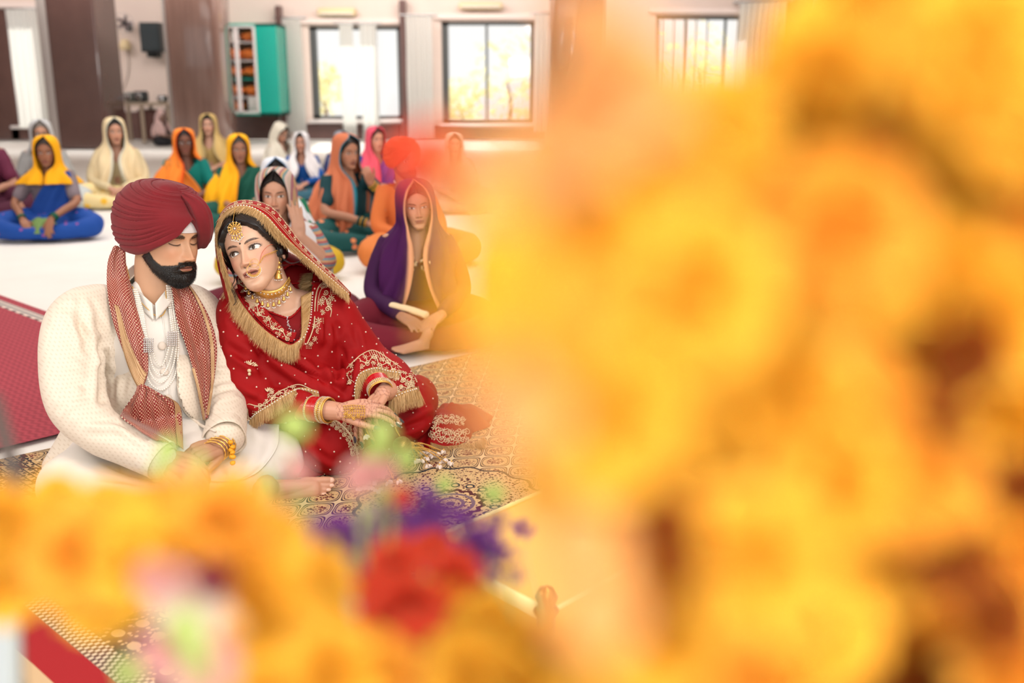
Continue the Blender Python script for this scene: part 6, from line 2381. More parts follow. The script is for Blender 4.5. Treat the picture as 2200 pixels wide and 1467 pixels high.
for a in range(12):
    an = a * np.pi / 6
    beads([pm + (exx * math.cos(an) + eyy * math.sin(an)) * .0205 * (1 if a % 2 else .97)], .0014, gp, 6)
for k in range(5):
    x = (k - 2) * .0068
    top = pm - eyy * (.017 - abs(k - 2) * .0015) + exx * x
    ln_ = .013 + .004 * (2 - abs(k - 2))
    c = top - eyy * ln_ * .6 + nfr * .001
    gt.add(*ell(c, (.0024, .0055, .0014), R3, nu=8, nv=5)); gt.add(*tube([top, c], .0005, 4))
    for q in (-.0032, 0, .0032):
        beads([c - eyy * (.0075 + (.0018 if q == 0 else 0)) + exx * q], .0017, gp, 8)
    beads([top - eyy * .002], .0015, gp, 6)
tk = thing_child = obj('forehead_pendant', gt, MT['gold'], bride, stuff=True)
obj('pendant_pearls', gp, MT['pearl'], bride, stuff=True)
ch_ = np.array([pm + eyy * .018, headp(0, .085, .012)[0] + nfr * .004, at(506, 442, 2.775)])
obj('tikka_chain', bead_line(spline(ch_, 20), .003, .0013), MT['gold'], bride, stuff=True)
# nose ring and chain
nh = headp(.016, -.040, .002)[0]
t_ = np.linspace(0, 2 * np.pi, 50)
ux, uy = exx, -eyy
c1 = at(545, 580, (nh - CAM) @ FWD - .012)
g = Geo()
ring = c1 + ux * np.cos(t_)[:, None] * .0190 + uy * np.sin(t_)[:, None] * .0180
g.add(*tube(ring, .0008, 6, caps=False))
ring2 = at(546, 565, (nh - CAM) @ FWD - .006) + ux * np.cos(t_)[:, None] * .0125 + uy * np.sin(t_)[:, None] * .0115
g.add(*tube(ring2, .0006, 6, caps=False))
for tt in np.linspace(.15, 2.7, 12):
    c = c1 + ux * math.cos(tt) * .0172 + uy * math.sin(tt) * .0165
    beads([c], .0019, g, 6)
    c = c1 + ux * math.cos(tt) * .0140 + uy * math.sin(tt) * .0135
    beads([c], .0013, g, 6)
obj('nose_ring', g, MT['gold'], bride, stuff=True)
g = Geo()
for tt in np.linspace(.1, 2.9, 14):
    beads([c1 + ux * math.cos(tt) * .0215 + uy * math.sin(tt) * .0205], .0015, g, 6)
obj('nose_ring_pearls', g, MT['pearl'], bride, stuff=True)
earp = HB(np.array([[.074, .004, -.016]]))[0]
st = at(557, 566, (nh - CAM) @ FWD - .004)
g = Geo()
m1 = headp(.052, -.012, .006)[0]
bead_line(spline(np.array([st, headp(.045, -.022, .006)[0], headp(.060, -.004, .006)[0], earp + np.array([-.004, -.01, .012])]), 40), .0030, .0011, g, 6)
obj('nose_chain', g, mat('coral_bead', (214, 110, 80), 0.3), bride, stuff=True)
g = Geo()
q_ = spline(np.array([st, headp(.044, -.032, .006)[0], headp(.058, -.026, .006)[0], earp + np.array([-.002, -.008, 0])]), 40)
bead_line(q_, .0028, .0013, g, 6)
for p in q_[4:-2:3]:
    g.add(*tube([p, p + np.array([0, 0, -.0055])], .0008, 5))
obj('nose_chain', g, MT['gold'], bride, stuff=True)
# earring
g = Geo(); gp = Geo()
e0 = at(601, 545, (earp - CAM) @ FWD - .006)
for k, (dy, r) in enumerate([(0, .0060), (9, .0045), (18, .0055), (28, .0065), (38, .0072)]):
    c = at(601 - k * .6, 545 + dy, (earp - CAM) @ FWD - .006)
    g.add(*lathe([(0, r * .8), (r * .6, r * .5), (r, -r * .3), (r * 1.05, -r * .6), (0, -r * .5)], 14, c))
    t_ = np.linspace(0, 2 * np.pi, 9)[:-1]
    beads(c + np.stack([np.cos(t_) * r * 1.1, np.sin(t_) * r * 1.1, np.full(8, -r * .9)], 1), .0013, gp if k > 2 else g, 6)
c = at(598, 592, (earp - CAM) @ FWD - .006)
g.add(*lathe([(0, .012), (.004, .011), (.009, .003), (.0105, -.006), (.011, -.008), (0, -.006)], 18, c))
t_ = np.linspace(0, 2 * np.pi, 11)[:-1]
beads(c + np.stack([np.cos(t_) * .0105, np.sin(t_) * .0105, np.full(10, -.0115)], 1), .0020, gp, 8)
obj('earring', g, MT['gold'], bride, stuff=True); obj('earring_pearls', gp, MT['pearl'], bride, stuff=True)
# necklace
NB = bvh(nv2, nf2)
g = Geo(); gp = Geo()
nkp = [(532, 600), (541, 614), (556, 626), (578, 632), (600, 627), (614, 614), (621, 602)]
rowsN = [on_safe(NB, [(x, y + dy) for x, y in nkp], 60, .004 + .001 * (dy == 0)) for dy in (-7, -3, 0, 4, 8)]
S = np.stack(rowsN, 1)
V_, F_ = thick_sheet(S, .0025); g.add(V_, F_)
for Rr in (rowsN[0], rowsN[4]):
    beads(spline(Rr + np.array([0, -.002, 0]), 70), .0015, g, 6)
mid = spline(rowsN[2] + np.array([0, -.0025, 0]), 19)
for p in mid:
    t_ = np.linspace(0, 2 * np.pi, 9)[:-1]
    beads(p + np.stack([np.cos(t_) * .0042, np.zeros(8), np.sin(t_) * .0042], 1), .0013, g, 6)
    beads([p + np.array([0, -.001, 0])], .0022, gp, 6)
low = on_safe(NB, [(x + (x - 582) * .08, y + 17 + 6 * (1 - abs(x - 580) / 50)) for x, y in nkp], 11, .005)
up2 = spline(rowsN[4], 11)
for k, (a, b) in enumerate(zip(up2, low)):
    g.add(*tube([a, b], .0006, 4)); g.add(*lathe([(0, .007), (.002, .005), (.0048, -.003), (.0052, -.005), (0, -.006)], 10, b + np.array([0, -.002, 0])))
    for q in (-.0038, 0, .0038):
        beads([b + np.array([q, -.003, -.0095 - (.0016 if q == 0 else 0)])], .0021, gp, 8)
    beads([a * .5 + b * .5 + np.array([0, -.002, 0])], .0019, gp, 8)
    if k < 10:
        m_ = (b + low[k + 1]) / 2 + np.array([0, -.002, .006]); beads([m_, m_ + np.array([0, 0, .008])], .0018, gp, 7)
obj('necklace', g, MT['gold'], bride, stuff=True); obj('necklace_pearls', gp, MT['pearl'], bride, stuff=True)
q = on_safe(KMB, [(548, 640), (560, 656), (573, 667), (598, 677), (620, 683), (634, 674), (646, 660), (656, 640)], 50, .003)
g = Geo(); g.add(*tube(q, .0026, 8)); obj('neckline', g, MT['velvet'], bride)
g = Geo()
for k, (x, y) in enumerate([(617, 684), (618, 691), (620, 699), (624, 706), (627, 714), (627, 722), (623, 716), (631, 715), (628, 728)]):
    p, nn = drop(KMB, x, y)
    if p is not None:
        for m in range(5):
            g.add(*ell(p + nn * .003 + RNG.normal(size=3) * .0022, (.0022,) * 3, nu=6, nv=3))
obj('neckline_brooch', g, MT['crystal'], bride, smooth=False, stuff=True)

# bangles -----------------------------------------------------------------
MT['red_bangle'] = mat('red_bangle', (196, 24, 34), 0.2, coat=0.5)
MT['stone_bangle'] = mat('stone_bangle', (232, 218, 200), 0.2, metal=0.5)
dR = WR - ER; dR /= np.linalg.norm(dR)


def bangle_set(P0, d, r0, plan, parent):
    x = 0
    for kind, w in plan:
        c = P0 + d * (x + w / 2); r = r0
        if kind == 'r':
            bangle(c, d, r + .001, w * .98, .0022, MT['red_bangle'], 'red_bangle', parent, flat=True)
        elif kind == 's':
            o_ = bangle(c, d, r + .001, w * .9, .0022, MT['gold'], 'stone_bangle', parent)
            n1 = np.cross(d, [0.1, 0, 1.]); n1 /= np.linalg.norm(n1); n2 = np.cross(d, n1)
            t_ = np.linspace(0, 2 * np.pi, 45)[:-1]
            g = Geo()
            for dx in (-w * .22, w * .22):
                beads(c + d * dx + (n1 * np.cos(t_)[:, None] + n2 * np.sin(t_)[:, None]) * (r + .0040), .0017, g, 6)
            obj('stones', g, MT['stone_bangle'], o_ if False else parent, smooth=False, stuff=True)
        elif kind == 'g':
            bangle(c, d, r + .001, w * .8, .002, MT['gold'], 'gold_bangle', parent)
        x += w
    return x


PB = ER + dR * (np.linalg.norm(WR - ER) * .40)
bangle_set(PB, dR, .0325, [('g', .0022), ('g', .0022), ('g', .003), ('r', .018), ('r', .014), ('s', .008), ('r', .016), ('r', .014), ('s', .009), ('g', .003), ('s', .011), ('g', .005)], bride)
dLn = (WL - EL); dLn /= np.linalg.norm(dLn)
dLn = at(826, 858, 2.82) - at(808, 818, 2.885); dLn /= np.linalg.norm(dLn)
bangle_set(at(809, 820, 2.880), dLn, .0325, [('g', .002), ('r', .012), ('r', .012), ('s', .0075), ('s', .0095), ('g', .005)], bride)
# wrist ornament: gold net over the back of the hand
HBv = bvh(aR[0], aR[1]); g = Geo()
for k in range(9):
    x = 742 + k * 5.2
    q = on_safe(HBv, [(x - 3, 872), (x, 884), (x - 2, 898)], 14, .003)
    if q is not None: bead_line(q, .0034, .0016, g, 6)
for k in range(5):
    q = on_safe(HBv, [(738, 872 + k * 6), (758, 870 + k * 6.5), (784, 872 + k * 5.5)], 20, .0035)
    if q is not None: bead_line(q, .0034, .0015, g, 6)
for (x, y) in [(752, 893), (760, 897), (770, 893), (744, 890), (756, 880)]:
    p, nn = drop(HBv, x, y)
    if p is not None:
        t_ = np.linspace(0, 2 * np.pi, 8)[:-1]
        beads(p + nn * .004 + np.stack([np.cos(t_) * .004, np.zeros(7), np.sin(t_) * .004], 1), .0019, g, 6); beads([p + nn * .005], .0026, g, 6)
obj('hand_jewellery', g, MT['gold'], bride, stuff=True)

# hanging kalire: gold domes with strings of shells
MT['old_gold'] = mat('filigree_gold', (206, 166, 96), 0.35, metal=0.75, col2=(160, 120, 60), nscale=500)
MT['shell'] = mat('cowrie_shell', (246, 228, 216), 0.3)


def dome(c, r, parent, tilt=(0, 0, 1)):
    t = np.array(tilt, float); t /= np.linalg.norm(t)
    x = np.cross(t, [0, 1, 0.]); x /= np.linalg.norm(x); y = np.cross(t, x); Rm = np.stack([x, y, t], 1)
    g = Geo()
    g.add(*lathe([(0, r * 1.05), (r * .2, r * 1.0), (r * .55, r * .82), (r * .85, r * .48), (r, 0), (r * .93, -r * .35), (r * .72, -r * .66), (r * .6, -r * .7), (0, -r * .6)], 32, c, Rm))
    for k in range(14):
        th = .2 + k * .155
        rr, zz = r * 1.01 * math.sin(th), r * 1.01 * math.cos(th)
        n = max(8, int(2 * np.pi * rr / .0030)); a = np.linspace(0, 2 * np.pi, n, endpoint=False)
        beads((np.stack([rr * np.cos(a), rr * np.sin(a), np.full(n, zz)], 1)) @ Rm.T + c, .0013, g, 5)
    o = obj('kalira_dome', g, MT['old_gold'], parent, stuff=True)
    return Rm


def shells(centers, parent, n=6, size=.0085):
    g = Geo(); gg = Geo()
    for c in centers:
        for k in range(n):
            d = RNG.normal(size=3) * [.8, .6, .4]; d += [.25, -.4, -.9]; d /= np.linalg.norm(d)
            s = np.cross(d, [0, 1, .2]); s /= np.linalg.norm(s)
            p = c + d * size * .9
            V_, F_ = ell((0, 0, 0), (size, size * .52, size * .42), nu=10, nv=8)
            V_[:, 0] += 0
            sl = (np.abs(V_[:, 1]) < size * .12) & (V_[:, 2] > 0); V_[sl, 2] *= .4
            g.add(V_ @ np.stack([d, s, np.cross(d, s)], 1).T + p, F_)
        beads([c], .0035, gg, 7)
    obj('shell_cluster', g, MT['shell'], parent, stuff=True)
    return gg


dome(at(806, 982, 2.80), .036, bride, (.15, -.1, 1))
dome(at(864, 958, 2.92), .027, bride, (-.25, -.1, 1))
gg = Geo()
bead_line(spline(np.array([at(784, 905, 2.75), at(788, 925, 2.77), at(800, 948, 2.79), at(806, 958, 2.80)]), 30), .0055, .0027, gg)
bead_line(spline(np.array([at(846, 902, 2.78), at(850, 922, 2.84), at(858, 936, 2.90)]), 30), .0050, .0025, gg)
for k in range(12):
    a = RNG.random() * 2 * np.pi
    x0, y0 = 806 + 20 * math.cos(a), 985 + RNG.random() * 4
    x1, y1 = 800 + 46 * math.cos(a), 1018 + 18 * RNG.random()
    bead_line(spline(np.array([at(x0, y0, 2.80), at((x0 + x1) / 2, y0 + 20, 2.80), at(x1, y1, 2.80)]), 14), .0048, .0018, gg, 6)
for k in range(18):
    x1 = 890 + 80 * RNG.random(); y1 = 962 + 34 * RNG.random() - (x1 < 910) * 8
    bead_line(spline(np.array([at(868 + RNG.normal() * 6, 962, 2.93), at((868 + x1) / 2, (955 + y1) / 2 - 4 - 5 * RNG.random(), 2.95), gnd(x1, y1, .022)]), 18), .0045, .0020, gg, 6)
c1_ = [gnd(758 + k * 15 + RNG.normal() * 4, 1030 + RNG.normal() * 10, .03) for k in range(7)] + [gnd(770 + k * 14, 1046 + RNG.normal() * 4, .018) for k in range(4)] + [at(786, 934, 2.765)]
c2_ = [gnd(892 + k * 13, 984 + RNG.normal() * 10, .026) for k in range(7)] + [gnd(905 + k * 16, 968 + RNG.normal() * 5, .035) for k in range(4)] + [gnd(920, 998, .018), gnd(946, 990, .018)]
c3_ = [at(842, 906, 2.77), at(856, 903, 2.77)]
for cs in (c1_, c2_, c3_):
    g2 = shells(cs, bride, 6, .0082)
    v_, f_, _, _ = g2.arr(); gg.add(v_, f_)
obj('kalira_strings', gg, MT['gold'], bride, stuff=True)

# end of the dupatta heaped on the rug beyond her knee
def heap(c, ux, uy, rx, ry, h, seed, nf=7):
    nr, na = 36, 110
    r = np.linspace(0, 1, nr); a = np.linspace(0, 2 * np.pi, na, endpoint=False)
    R_, A = np.meshgrid(r, a, indexing='ij')
    wob = 1 + .18 * np.sin(3 * A + seed) + .10 * np.sin(5 * A + 2 * seed) + .05 * np.sin(9 * A)
    X_ = R_ * np.cos(A) * rx * wob; Y_ = R_ * np.sin(A) * ry * wob
    fold = np.sin(A * nf + 3 * R_ + seed) * .35 * R_ + .3 * vnoise(np.stack([X_.ravel() * 28, Y_.ravel() * 28, np.full(X_.size, seed)], 1)).reshape(X_.shape)
    Z_ = h * (1 - R_ ** 2.2) * (1 + .5 * fold) + .012 * np.abs(fold) * (1 - R_ ** 6)
    P = c + ux * X_[..., None] + uy * Y_[..., None] + np.array([0, 0, 1.]) * Z_[..., None]
    P[..., 2] = np.maximum(P[..., 2], .012)
    return P, grid_faces(nr, na, False, True)


P, F_ = heap(gnd(955, 925, .012), AX, BX, .20, .11, .075, 2.0)
dup = obj('dupatta_end', (P.reshape(-1, 3), F_), MT['velvet'], bride)
DB = bvh(P.reshape(-1, 3), F_)
emb = Geo()
scrolls(DB, [(925, 925), (950, 935), (980, 938), (1010, 935)], 16, 8, 8)
scrolls(DB, [(930, 905), (960, 900), (1000, 905)], 10, 6, 6)
obj('embroidery', emb, MT['zari'], bride, stuff=True)
fr_ = Geo()
Q = on_safe(DB, [(925, 950), (955, 958), (990, 955), (1020, 950), (1040, 938)], 60, .004)
for k in range(3):
    fringe_on(Q, np.array([.3, -.8, -.35]), .045, 600, fr_, jit=.2, droop=.3)
obj('gold_fringe', fr_, MT['gold_thread'], bride, stuff=True)
# her foot peeping out in front, under the hem
P, F_ = heap(gnd(672, 1012, .012), AX, BX, .045, .05, .045, 5.0)
obj('salwar_cuff', (P.reshape(-1, 3), F_), MT['velvet'], bride)
# ------------------------------------------------------------------ the seated guests
class Fr:
    """person frame -> world: origin on the floor, facing -y locally"""
    def __init__(s, o, yaw, sc):
        s.o = np.asarray(o, float); s.R = rotm(yaw); s.s = sc; s.yaw = yaw

    def __call__(s, V):
        return (np.asarray(V, float) * s.s) @ s.R.T + s.o

    def d(s, v):
        return s.R @ np.asarray(v, float)


_hd = {}


def head_cached(key, **kw):
    if key not in _hd:
        _hd[key] = head_geo(**kw)
        V, F, V0, fr = _hd[key]
        _hd[key] = (V, F, V0, vnormals(V0, F))
    return _hd[key]


def hood(fr, head, lv, nu=72, nv=60, folds=9, fa=.010, seed=0, border=None, bw=.05, off_az=0.0):
    """lv: rows (z, cx, cy, rx, ry, opening half angle in degrees, opening centre azimuth in degrees, fold amount) in the person frame, top down"""
    lv = np.array(lv, float)
    k = len(lv); t = np.linspace(0, k - 1, nv)
    rows = np.stack([np.interp(t, np.arange(k), lv[:, j]) for j in range(lv.shape[1])], 1)
    kk = np.ones(7) / 7
    for j in range(rows.shape[1]):
        p = np.pad(rows[:, j], 3, mode='edge'); sm = np.convolve(p, kk, 'valid'); sm[0] = rows[0, j]; sm[-1] = rows[-1, j]; rows[:, j] = sm
    u = np.linspace(-1, 1, nu)
    P = np.empty((nu, nv, 3))
    for j, (z, cx, cy, rx, ry, op, oc, fo) in enumerate(rows):
        a = np.radians(oc) + np.pi + u * (np.pi - np.radians(op))      # azimuth from the front, going round the back
        r = 1 + fa * fo * (np.sin(u * folds * 2.7 + seed + z * 9) + .6 * np.sin(u * folds * 6.1 + seed * 2 - z * 14)) / .1
        x = cx + rx * np.sin(a) * r; y = cy - ry * np.cos(a) * r
        P[:, j] = np.stack([x, y, np.full(nu, z) + .006 * fo * np.sin(u * 7 + seed)], 1)
    return P


def guest(px, ptop, Y, yaw, label, hy=0, hpitch=0, hroll=0, skin=(176, 126, 98), veil=(230, 210, 170), veil2=None, top=(120, 110, 120), bottom=(40, 70, 150),
          top_m=None, bottom_m=None, veil_m=None, arms=None, sleeve='short', drape='long', seed=0, res=1.0, hscale=None, bangles=None, glasses=False, male=False,
          hair=(26, 20, 19), feet=True, wide=1.0, wrap=None, cover=1.0, age=0.0, legs=True, lean=0.0, gaze=(0, 0), name='person', op_face=50, blush=None, lip=(150, 84, 78)):
    p = aty(px, ptop, Y)
    sc = p[2] / (.795 if not male else .80)
    if hscale: sc = hscale
    org = np.array([p[0], Y, 0.0])
    fr = Fr(org, yaw, sc)
    # keep the head where the photograph has it
    t = thing(name, label, 'person', tuple(org), 'guests seated on the floor')
    n1, n2 = (int(150 * res), int(140 * res))
    V, F, V0, N0 = head_cached((male, n1, n2), male=male, nu=n1, nz=n2, eye='open', carve=False)
    hz = p[2] / sc - .132
    hc = np.array([0, -lean * .3, hz])
    Rh = fr.R @ rotm(hy, hpitch, hroll)
    HP = lambda q: (np.asarray(q) * sc) @ Rh.T + fr(hc)
    C = head_colors(V0, skin, lip=lip, brow=(40, 28, 24), male=male, makeup=.45, hair=hair, gaze=gaze, blush=blush)
    if age:
        w = vnoise(np.stack([V0[:, 0] * 60, V0[:, 1] * 60, V0[:, 2] * 260], 1)) * age
        C = C * (1 - .18 * np.clip(w, 0, 1)[:, None])
    g = Geo(); g.add(HP(V0), F, C)
    sk = lin(tuple(np.array(skin) * .96))
    # neck, arms, hands, feet as one surface
    A = arms or {}
    parts = []
    nb = hc + fr_local(hy, hpitch, (0, .03, -.05))
    parts.append(limb([(*fr(nb), .052 * sc), (*fr((0, .02, hz - .13)), .052 * sc), (*fr((0, .02, hz - .19)), .070 * sc), (*fr((0, .03, hz - .32)), .11 * sc), (*fr((0, .03, .15)), .11 * sc)], 18, 22))
    elb = {}; wri = {}
    for sx, key in ((-1, 'R'), (1, 'L')):       # R = the person's right, at local -x
        e = np.array(A.get(key + 'e', (sx * .225, -.06, .245))); w = np.array(A.get(key + 'w', (sx * .10, -.30, .20)))
        hd = np.array(A.get(key + 'd', (-sx * .6, -.6, -.25))); hn = np.array(A.get(key + 'n', (0, -.4, 1)))
        cu = A.get(key + 'c', (26, 30, 18))
        s_ = np.array([sx * .145, .02, hz - .185])
        elb[key] = e; wri[key] = w
        parts.append(limb([(*fr(s_), .042 * sc), (*fr((s_ + e) / 2), .040 * sc), (*fr(e), .034 * sc), (*fr((e + w) / 2), .031 * sc), (*fr(w), .023 * sc)], 12, 20))
        sd = 1 if A.get(key + 's', sx) > 0 else -1
        hp_, _n = hand_parts(fr(w), fr.d(hd), fr.d(hn), sd, curl=cu, thumb=A.get(key + 't', (28, 18)), S=sc * .92, spread=A.get(key + 'sp', 6))
        parts += hp_
    bv_, bf_ = remesh(parts, .0075 / res, 2, .4)
    g.add(bv_, bf_, sk)
    if feet:
        for (h, d, sd) in feet if isinstance(feet, list) else [((.10, -.34, .035), (-1, -.25, -.1), 1)]:
            fp, _n = foot_parts(fr(h), fr.d(d), fr.d((0, -.5, .8)), sd, S=sc * .85)
            fv, ff = remesh(fp, .008, 2, .4); g.add(fv, ff, sk)
    V_, F_, C_, _ = g.arr()
    obj('body', (V_, F_, C_), MT['skin_g'], t, col=True)
    # hair
    hv, hf = hair_shell(V0, F, N0, n2, n1, HP, thick=.012)
    obj('hair', (hv, hf), hairmat(hair), t)
    # blouse / kurta
    topm = top_m or cmat(top)
    tp = [limb([(*fr((0, .02, .05)), .155 * wide * sc), (*fr((0, .015, .20)), .140 * wide * sc), (*fr((0, .01, .34)), .148 * wide * sc), (*fr((0, .015, hz - .22)), .138 * sc), (*fr((0, .02, hz - .175)), .105 * sc)], 22, 22, flat=(1, .66), up=fr.d((1, 0, 0)))]
    for sx, key in ((-1, 'R'), (1, 'L')):
        s_ = np.array([sx * .138, .02, hz - .185]); e, w = elb[key], wri[key]
        k = {'short': .75, 'elbow': 1.0, 'long': 1.9}[sleeve]
        pts = [(*fr(s_ * [.6, 1, 1]), .060 * sc), (*fr(s_), .058 * sc)]
        if k <= 1: pts.append((*fr(s_ + (e - s_) * k), .053 * sc))
        else: pts += [(*fr(e), .052 * sc), (*fr(e + (w - e) * (k - 1)), .038 * sc)]
        tp.append(limb(pts, 14, 16))
    tv_, tf_ = remesh(tp, .011 / res ** .5, 4, .5)
    tv_ = wrinkle(tv_, tf_, .004 * sc, (9, 9, 6), seed)
    # neckline
    q = (tv_ - org) @ fr.R / sc
    cen_ = q[tf_].mean(1)
    nk_ = (cen_[:, 1] < .0) & (cen_[:, 2] > hz - .285 + 1.1 * np.abs(cen_[:, 0])) & (np.abs(cen_[:, 0]) < .10)
    nk_ |= (cen_[:, 2] > hz - .155)
    obj('blouse' if sleeve == 'short' else 'kurta', (tv_, tf_[~nk_]), topm, t)
    # folded legs
    if legs:
        botm = bottom_m or cmat(bottom)
        kx = .36 * wide
        lg = [limb([(*fr((sx * .09, .0, .10)), .115 * sc), (*fr((sx * .24, -.14, .12)), .105 * sc), (*fr((sx * kx, -.24, .095)), .090 * sc), (*fr((sx * kx * .8, -.33, .075)), .075 * sc), (*fr((sx * .08, -.40, .060)), .056 * sc), (*fr((-sx * .08, -.36, .05)), .045 * sc)], 18, 28) for sx in (-1, 1)]
        lg.append(ell(fr((0, -.12, .10)), np.array([.22, .22, .085]) * sc))
        lv_, lf_ = remesh(lg, .012, 5, .5)
        lv_ = wrinkle(lv_, lf_, .007 * sc, (8, 8, 6), seed + 3)
        lv_[:, 2] = np.maximum(lv_[:, 2], .003)
        obj('skirt' if drape != 'trousers' else 'trousers', (lv_, lf_), botm, t)
    # veil
    pass
    if veil is not None:
        hx, hyy, hzz = fr_local(hy, hpitch, (0, .012, 0))
        oc = hy
        tilt = math.radians(hpitch)
        lv = [(hz + .134 * cover, 0, .010 - lean * .3, .012, .014, 0, oc, 0), (hz + .128 * cover, 0, .008 - lean * .3, .052, .062, 8, oc, 0), (hz + .108, 0, .002 - lean * .3, .082, .100, 25, oc, .1), (hz + .07, 0, -.002 - lean * .3, .094, .116, op_face - 8, oc, .15),
              (hz + .02, 0, .0 - lean * .3, .098, .120, op_face, oc, .2), (hz - .05, 0, .008 - lean * .25, .100, .118, op_face, oc, .3), (hz - .11, 0, .012 - lean * .2, .105, .115, op_face - 14, oc * .8, .4)]
        if drape == 'long':
            lv += [(hz - .165, 0, .015, .150, .125, 26, oc * .5, .5), (hz - .22, 0, .015, .200, .145, 14, oc * .3, .7), (.34, 0, .0, .232, .175, 10, 8, .9), (.20, 0, -.02, .25, .20, 30, 10, 1.0)]
        elif drape == 'wrap':
            lv += [(hz - .150, 0, .005, .135, .135, 6, oc * .5, .6), (hz - .20, 0, .0, .20, .165, 1, oc * .3, .9), (hz - .25, 0, -.005, .235, .19, 2, 0, 1.0)]
        elif drape == 'shawl':
            lv += [(hz - .165, 0, .015, .160, .125, 12, oc * .5, .5), (hz - .22, 0, .012, .202, .160, 6, 0, .8), (.36, 0, -.01, .205, .195, 7, 0, 1.0), (.22, 0, -.03, .215, .22, 16, 0, 1.1), (.10, 0, -.02, .22, .22, 34, 0, 1.1)]
        elif drape == 'side':
            lv += [(hz - .165, 0, .02, .150, .120, 34, oc + 18, .5), (hz - .22, 0, .02, .205, .145, 44, oc + 34, .8), (.36, -.02, .0, .240, .185, 52, oc + 42, 1.0), (.22, -.03, -.02, .26, .21, 58, oc + 46, 1.1), (.06, -.04, -.02, .29, .24, 64, oc + 46, 1.1)]
        elif drape in ('back', 'trousers'):
            lv += [(hz - .165, 0, .025, .150, .115, 55, oc * .3, .5), (hz - .22, 0, .03, .200, .125, 62, 0, .7), (.34, 0, .03, .225, .150, 70, 0, .9), (.18, 0, .03, .24, .165, 80, 0, 1.0)]
        lv = np.array(lv)
        P = hood(fr, None, lv, seed=seed, nu=80, nv=64)
        # head part leans and turns with the head
        q = P.reshape(-1, 3)
        w = ss(hz - .16, hz - .06, q[:, 2])[:, None]
        Rl = rotm(0, hpitch, hroll)
        q2 = (q - hc) @ (rotm(hy) @ Rl @ rotm(-hy)).T + hc
        q = q * (1 - w) + q2 * w
        P = fr(q).reshape(80, 64, 3)
        V_, F_ = thick_sheet(P, .004 * sc)
        edge = np.minimum(np.arange(80), 79 - np.arange(80))[:, None] * np.ones((1, 64))
        col1 = np.array(lin(veil)); col2_ = np.array(lin(veil2 if veil2 is not None else veil))
        cc = np.where((edge < 2)[..., None], col2_, col1).reshape(-1, 3)
        cc = cc * (1 + .06 * vnoise(P.reshape(-1, 3) * 14)[:, None])
        o = obj('veil', (V_, F_, np.concatenate([cc, cc])), veil_m or VEILM, t, col=True)
    if wrap is not None: wrap(fr, hz, t, sc, elb, wri)
    if bangles:
        for key, cols, n in bangles:
            e, w = elb[key], wri[key]
            d = fr(w) - fr(e); L = np.linalg.norm(d); d = d / L
            for k in range(n):
                bangle(fr(w) - d * (.015 + .011 * k) * sc, d, .031 * sc, .009 * sc, .0035 * sc, cmat(cols[k % len(cols)], rough=.3), 'bangle', t, n=20)
    if glasses:
        g = Geo()
        for sx in (-1, 1):
            a = np.linspace(0, 2 * np.pi, 21)
            ring = np.stack([sx * EYX + .021 * np.cos(a), np.full(21, -.098), .016 * np.sin(a) - .002], 1)
            g.add(*tube(HP(ring), .0016 * sc, 6, caps=False))
            g.add(*tube(HP(np.array([[sx * .052, -.097, 0], [sx * .068, -.06, .002], [sx * .074, .005, .004]])), .0014 * sc, 6))
        g.add(*tube(HP(np.array([[-.010, -.099, .002], [0, -.101, .004], [.010, -.099, .002]])), .0014 * sc, 6))
        obj('spectacle_frame', g, MT['black'], t)
        for sx in (-1, 1):
            g = Geo(); g.add(HP(ell((sx * EYX, -.098, -.002), (.020, .0012, .015), nu=16, nv=8)[0]), ell((0, 0, 0), (1, 1, 1), nu=16, nv=8)[1])
            obj('spectacle_lens', g, MT['glass'], t)
    return t, fr, hz, HP


def fr_local(hy, hp, v):
    return rotm(hy, hp) @ np.asarray(v, float)


_cm = {}


def cmat(c, c2=None, rough=.75):
    k = (tuple(c), tuple(c2) if c2 else None, rough)
    if k not in _cm:
        c2 = c2 or tuple(np.array(c) * .86)
        _cm[k] = mat('cloth_%d' % len(_cm), c, rough, col2=tuple(c2) if c2 else None, nscale=6, spec=.3)
    return _cm[k]


def hairmat(h):
    k = ('hair', tuple(h))
    if k not in _cm: _cm[k] = mat('hair_%d' % len(_cm), h, .45, col2=tuple(np.array(h) * .6), nscale=200)
    return _cm[k]


VEILM = mat('veil_cloth', rough=.8, vcol=True, spec=.25)


def spots(name, base, spot, scale=16, thr=.28, spot2=None):
    def f():
        _, _, _, v = xcoord()
        d = xvor(v, scale, .75)
        c = xmix(d.lt(thr), lin(base), lin(spot))
        if spot2: c = xmix(d.lt(thr * .45), c, lin(spot2))
        return c
    return mat(name, rough=.75, fn=f, spec=.3)


def stripes(name, cols, sc_=60, axis=2):
    def f():
        x, y, z, v = xcoord()
        a = (x, y, z)[axis] if axis < 3 else (x + z)
        w = (a * sc_ + xnoise(v, 5, 1) * 2.0).fract()
        c = xmix(w.gt(1 / len(cols)), lin(cols[0]), lin(cols[1]))
        for k in range(2, len(cols)): c = xmix(w.gt(k / len(cols)), c, lin(cols[k]))
        return c
    return mat(name, rough=.75, fn=f, spec=.3)


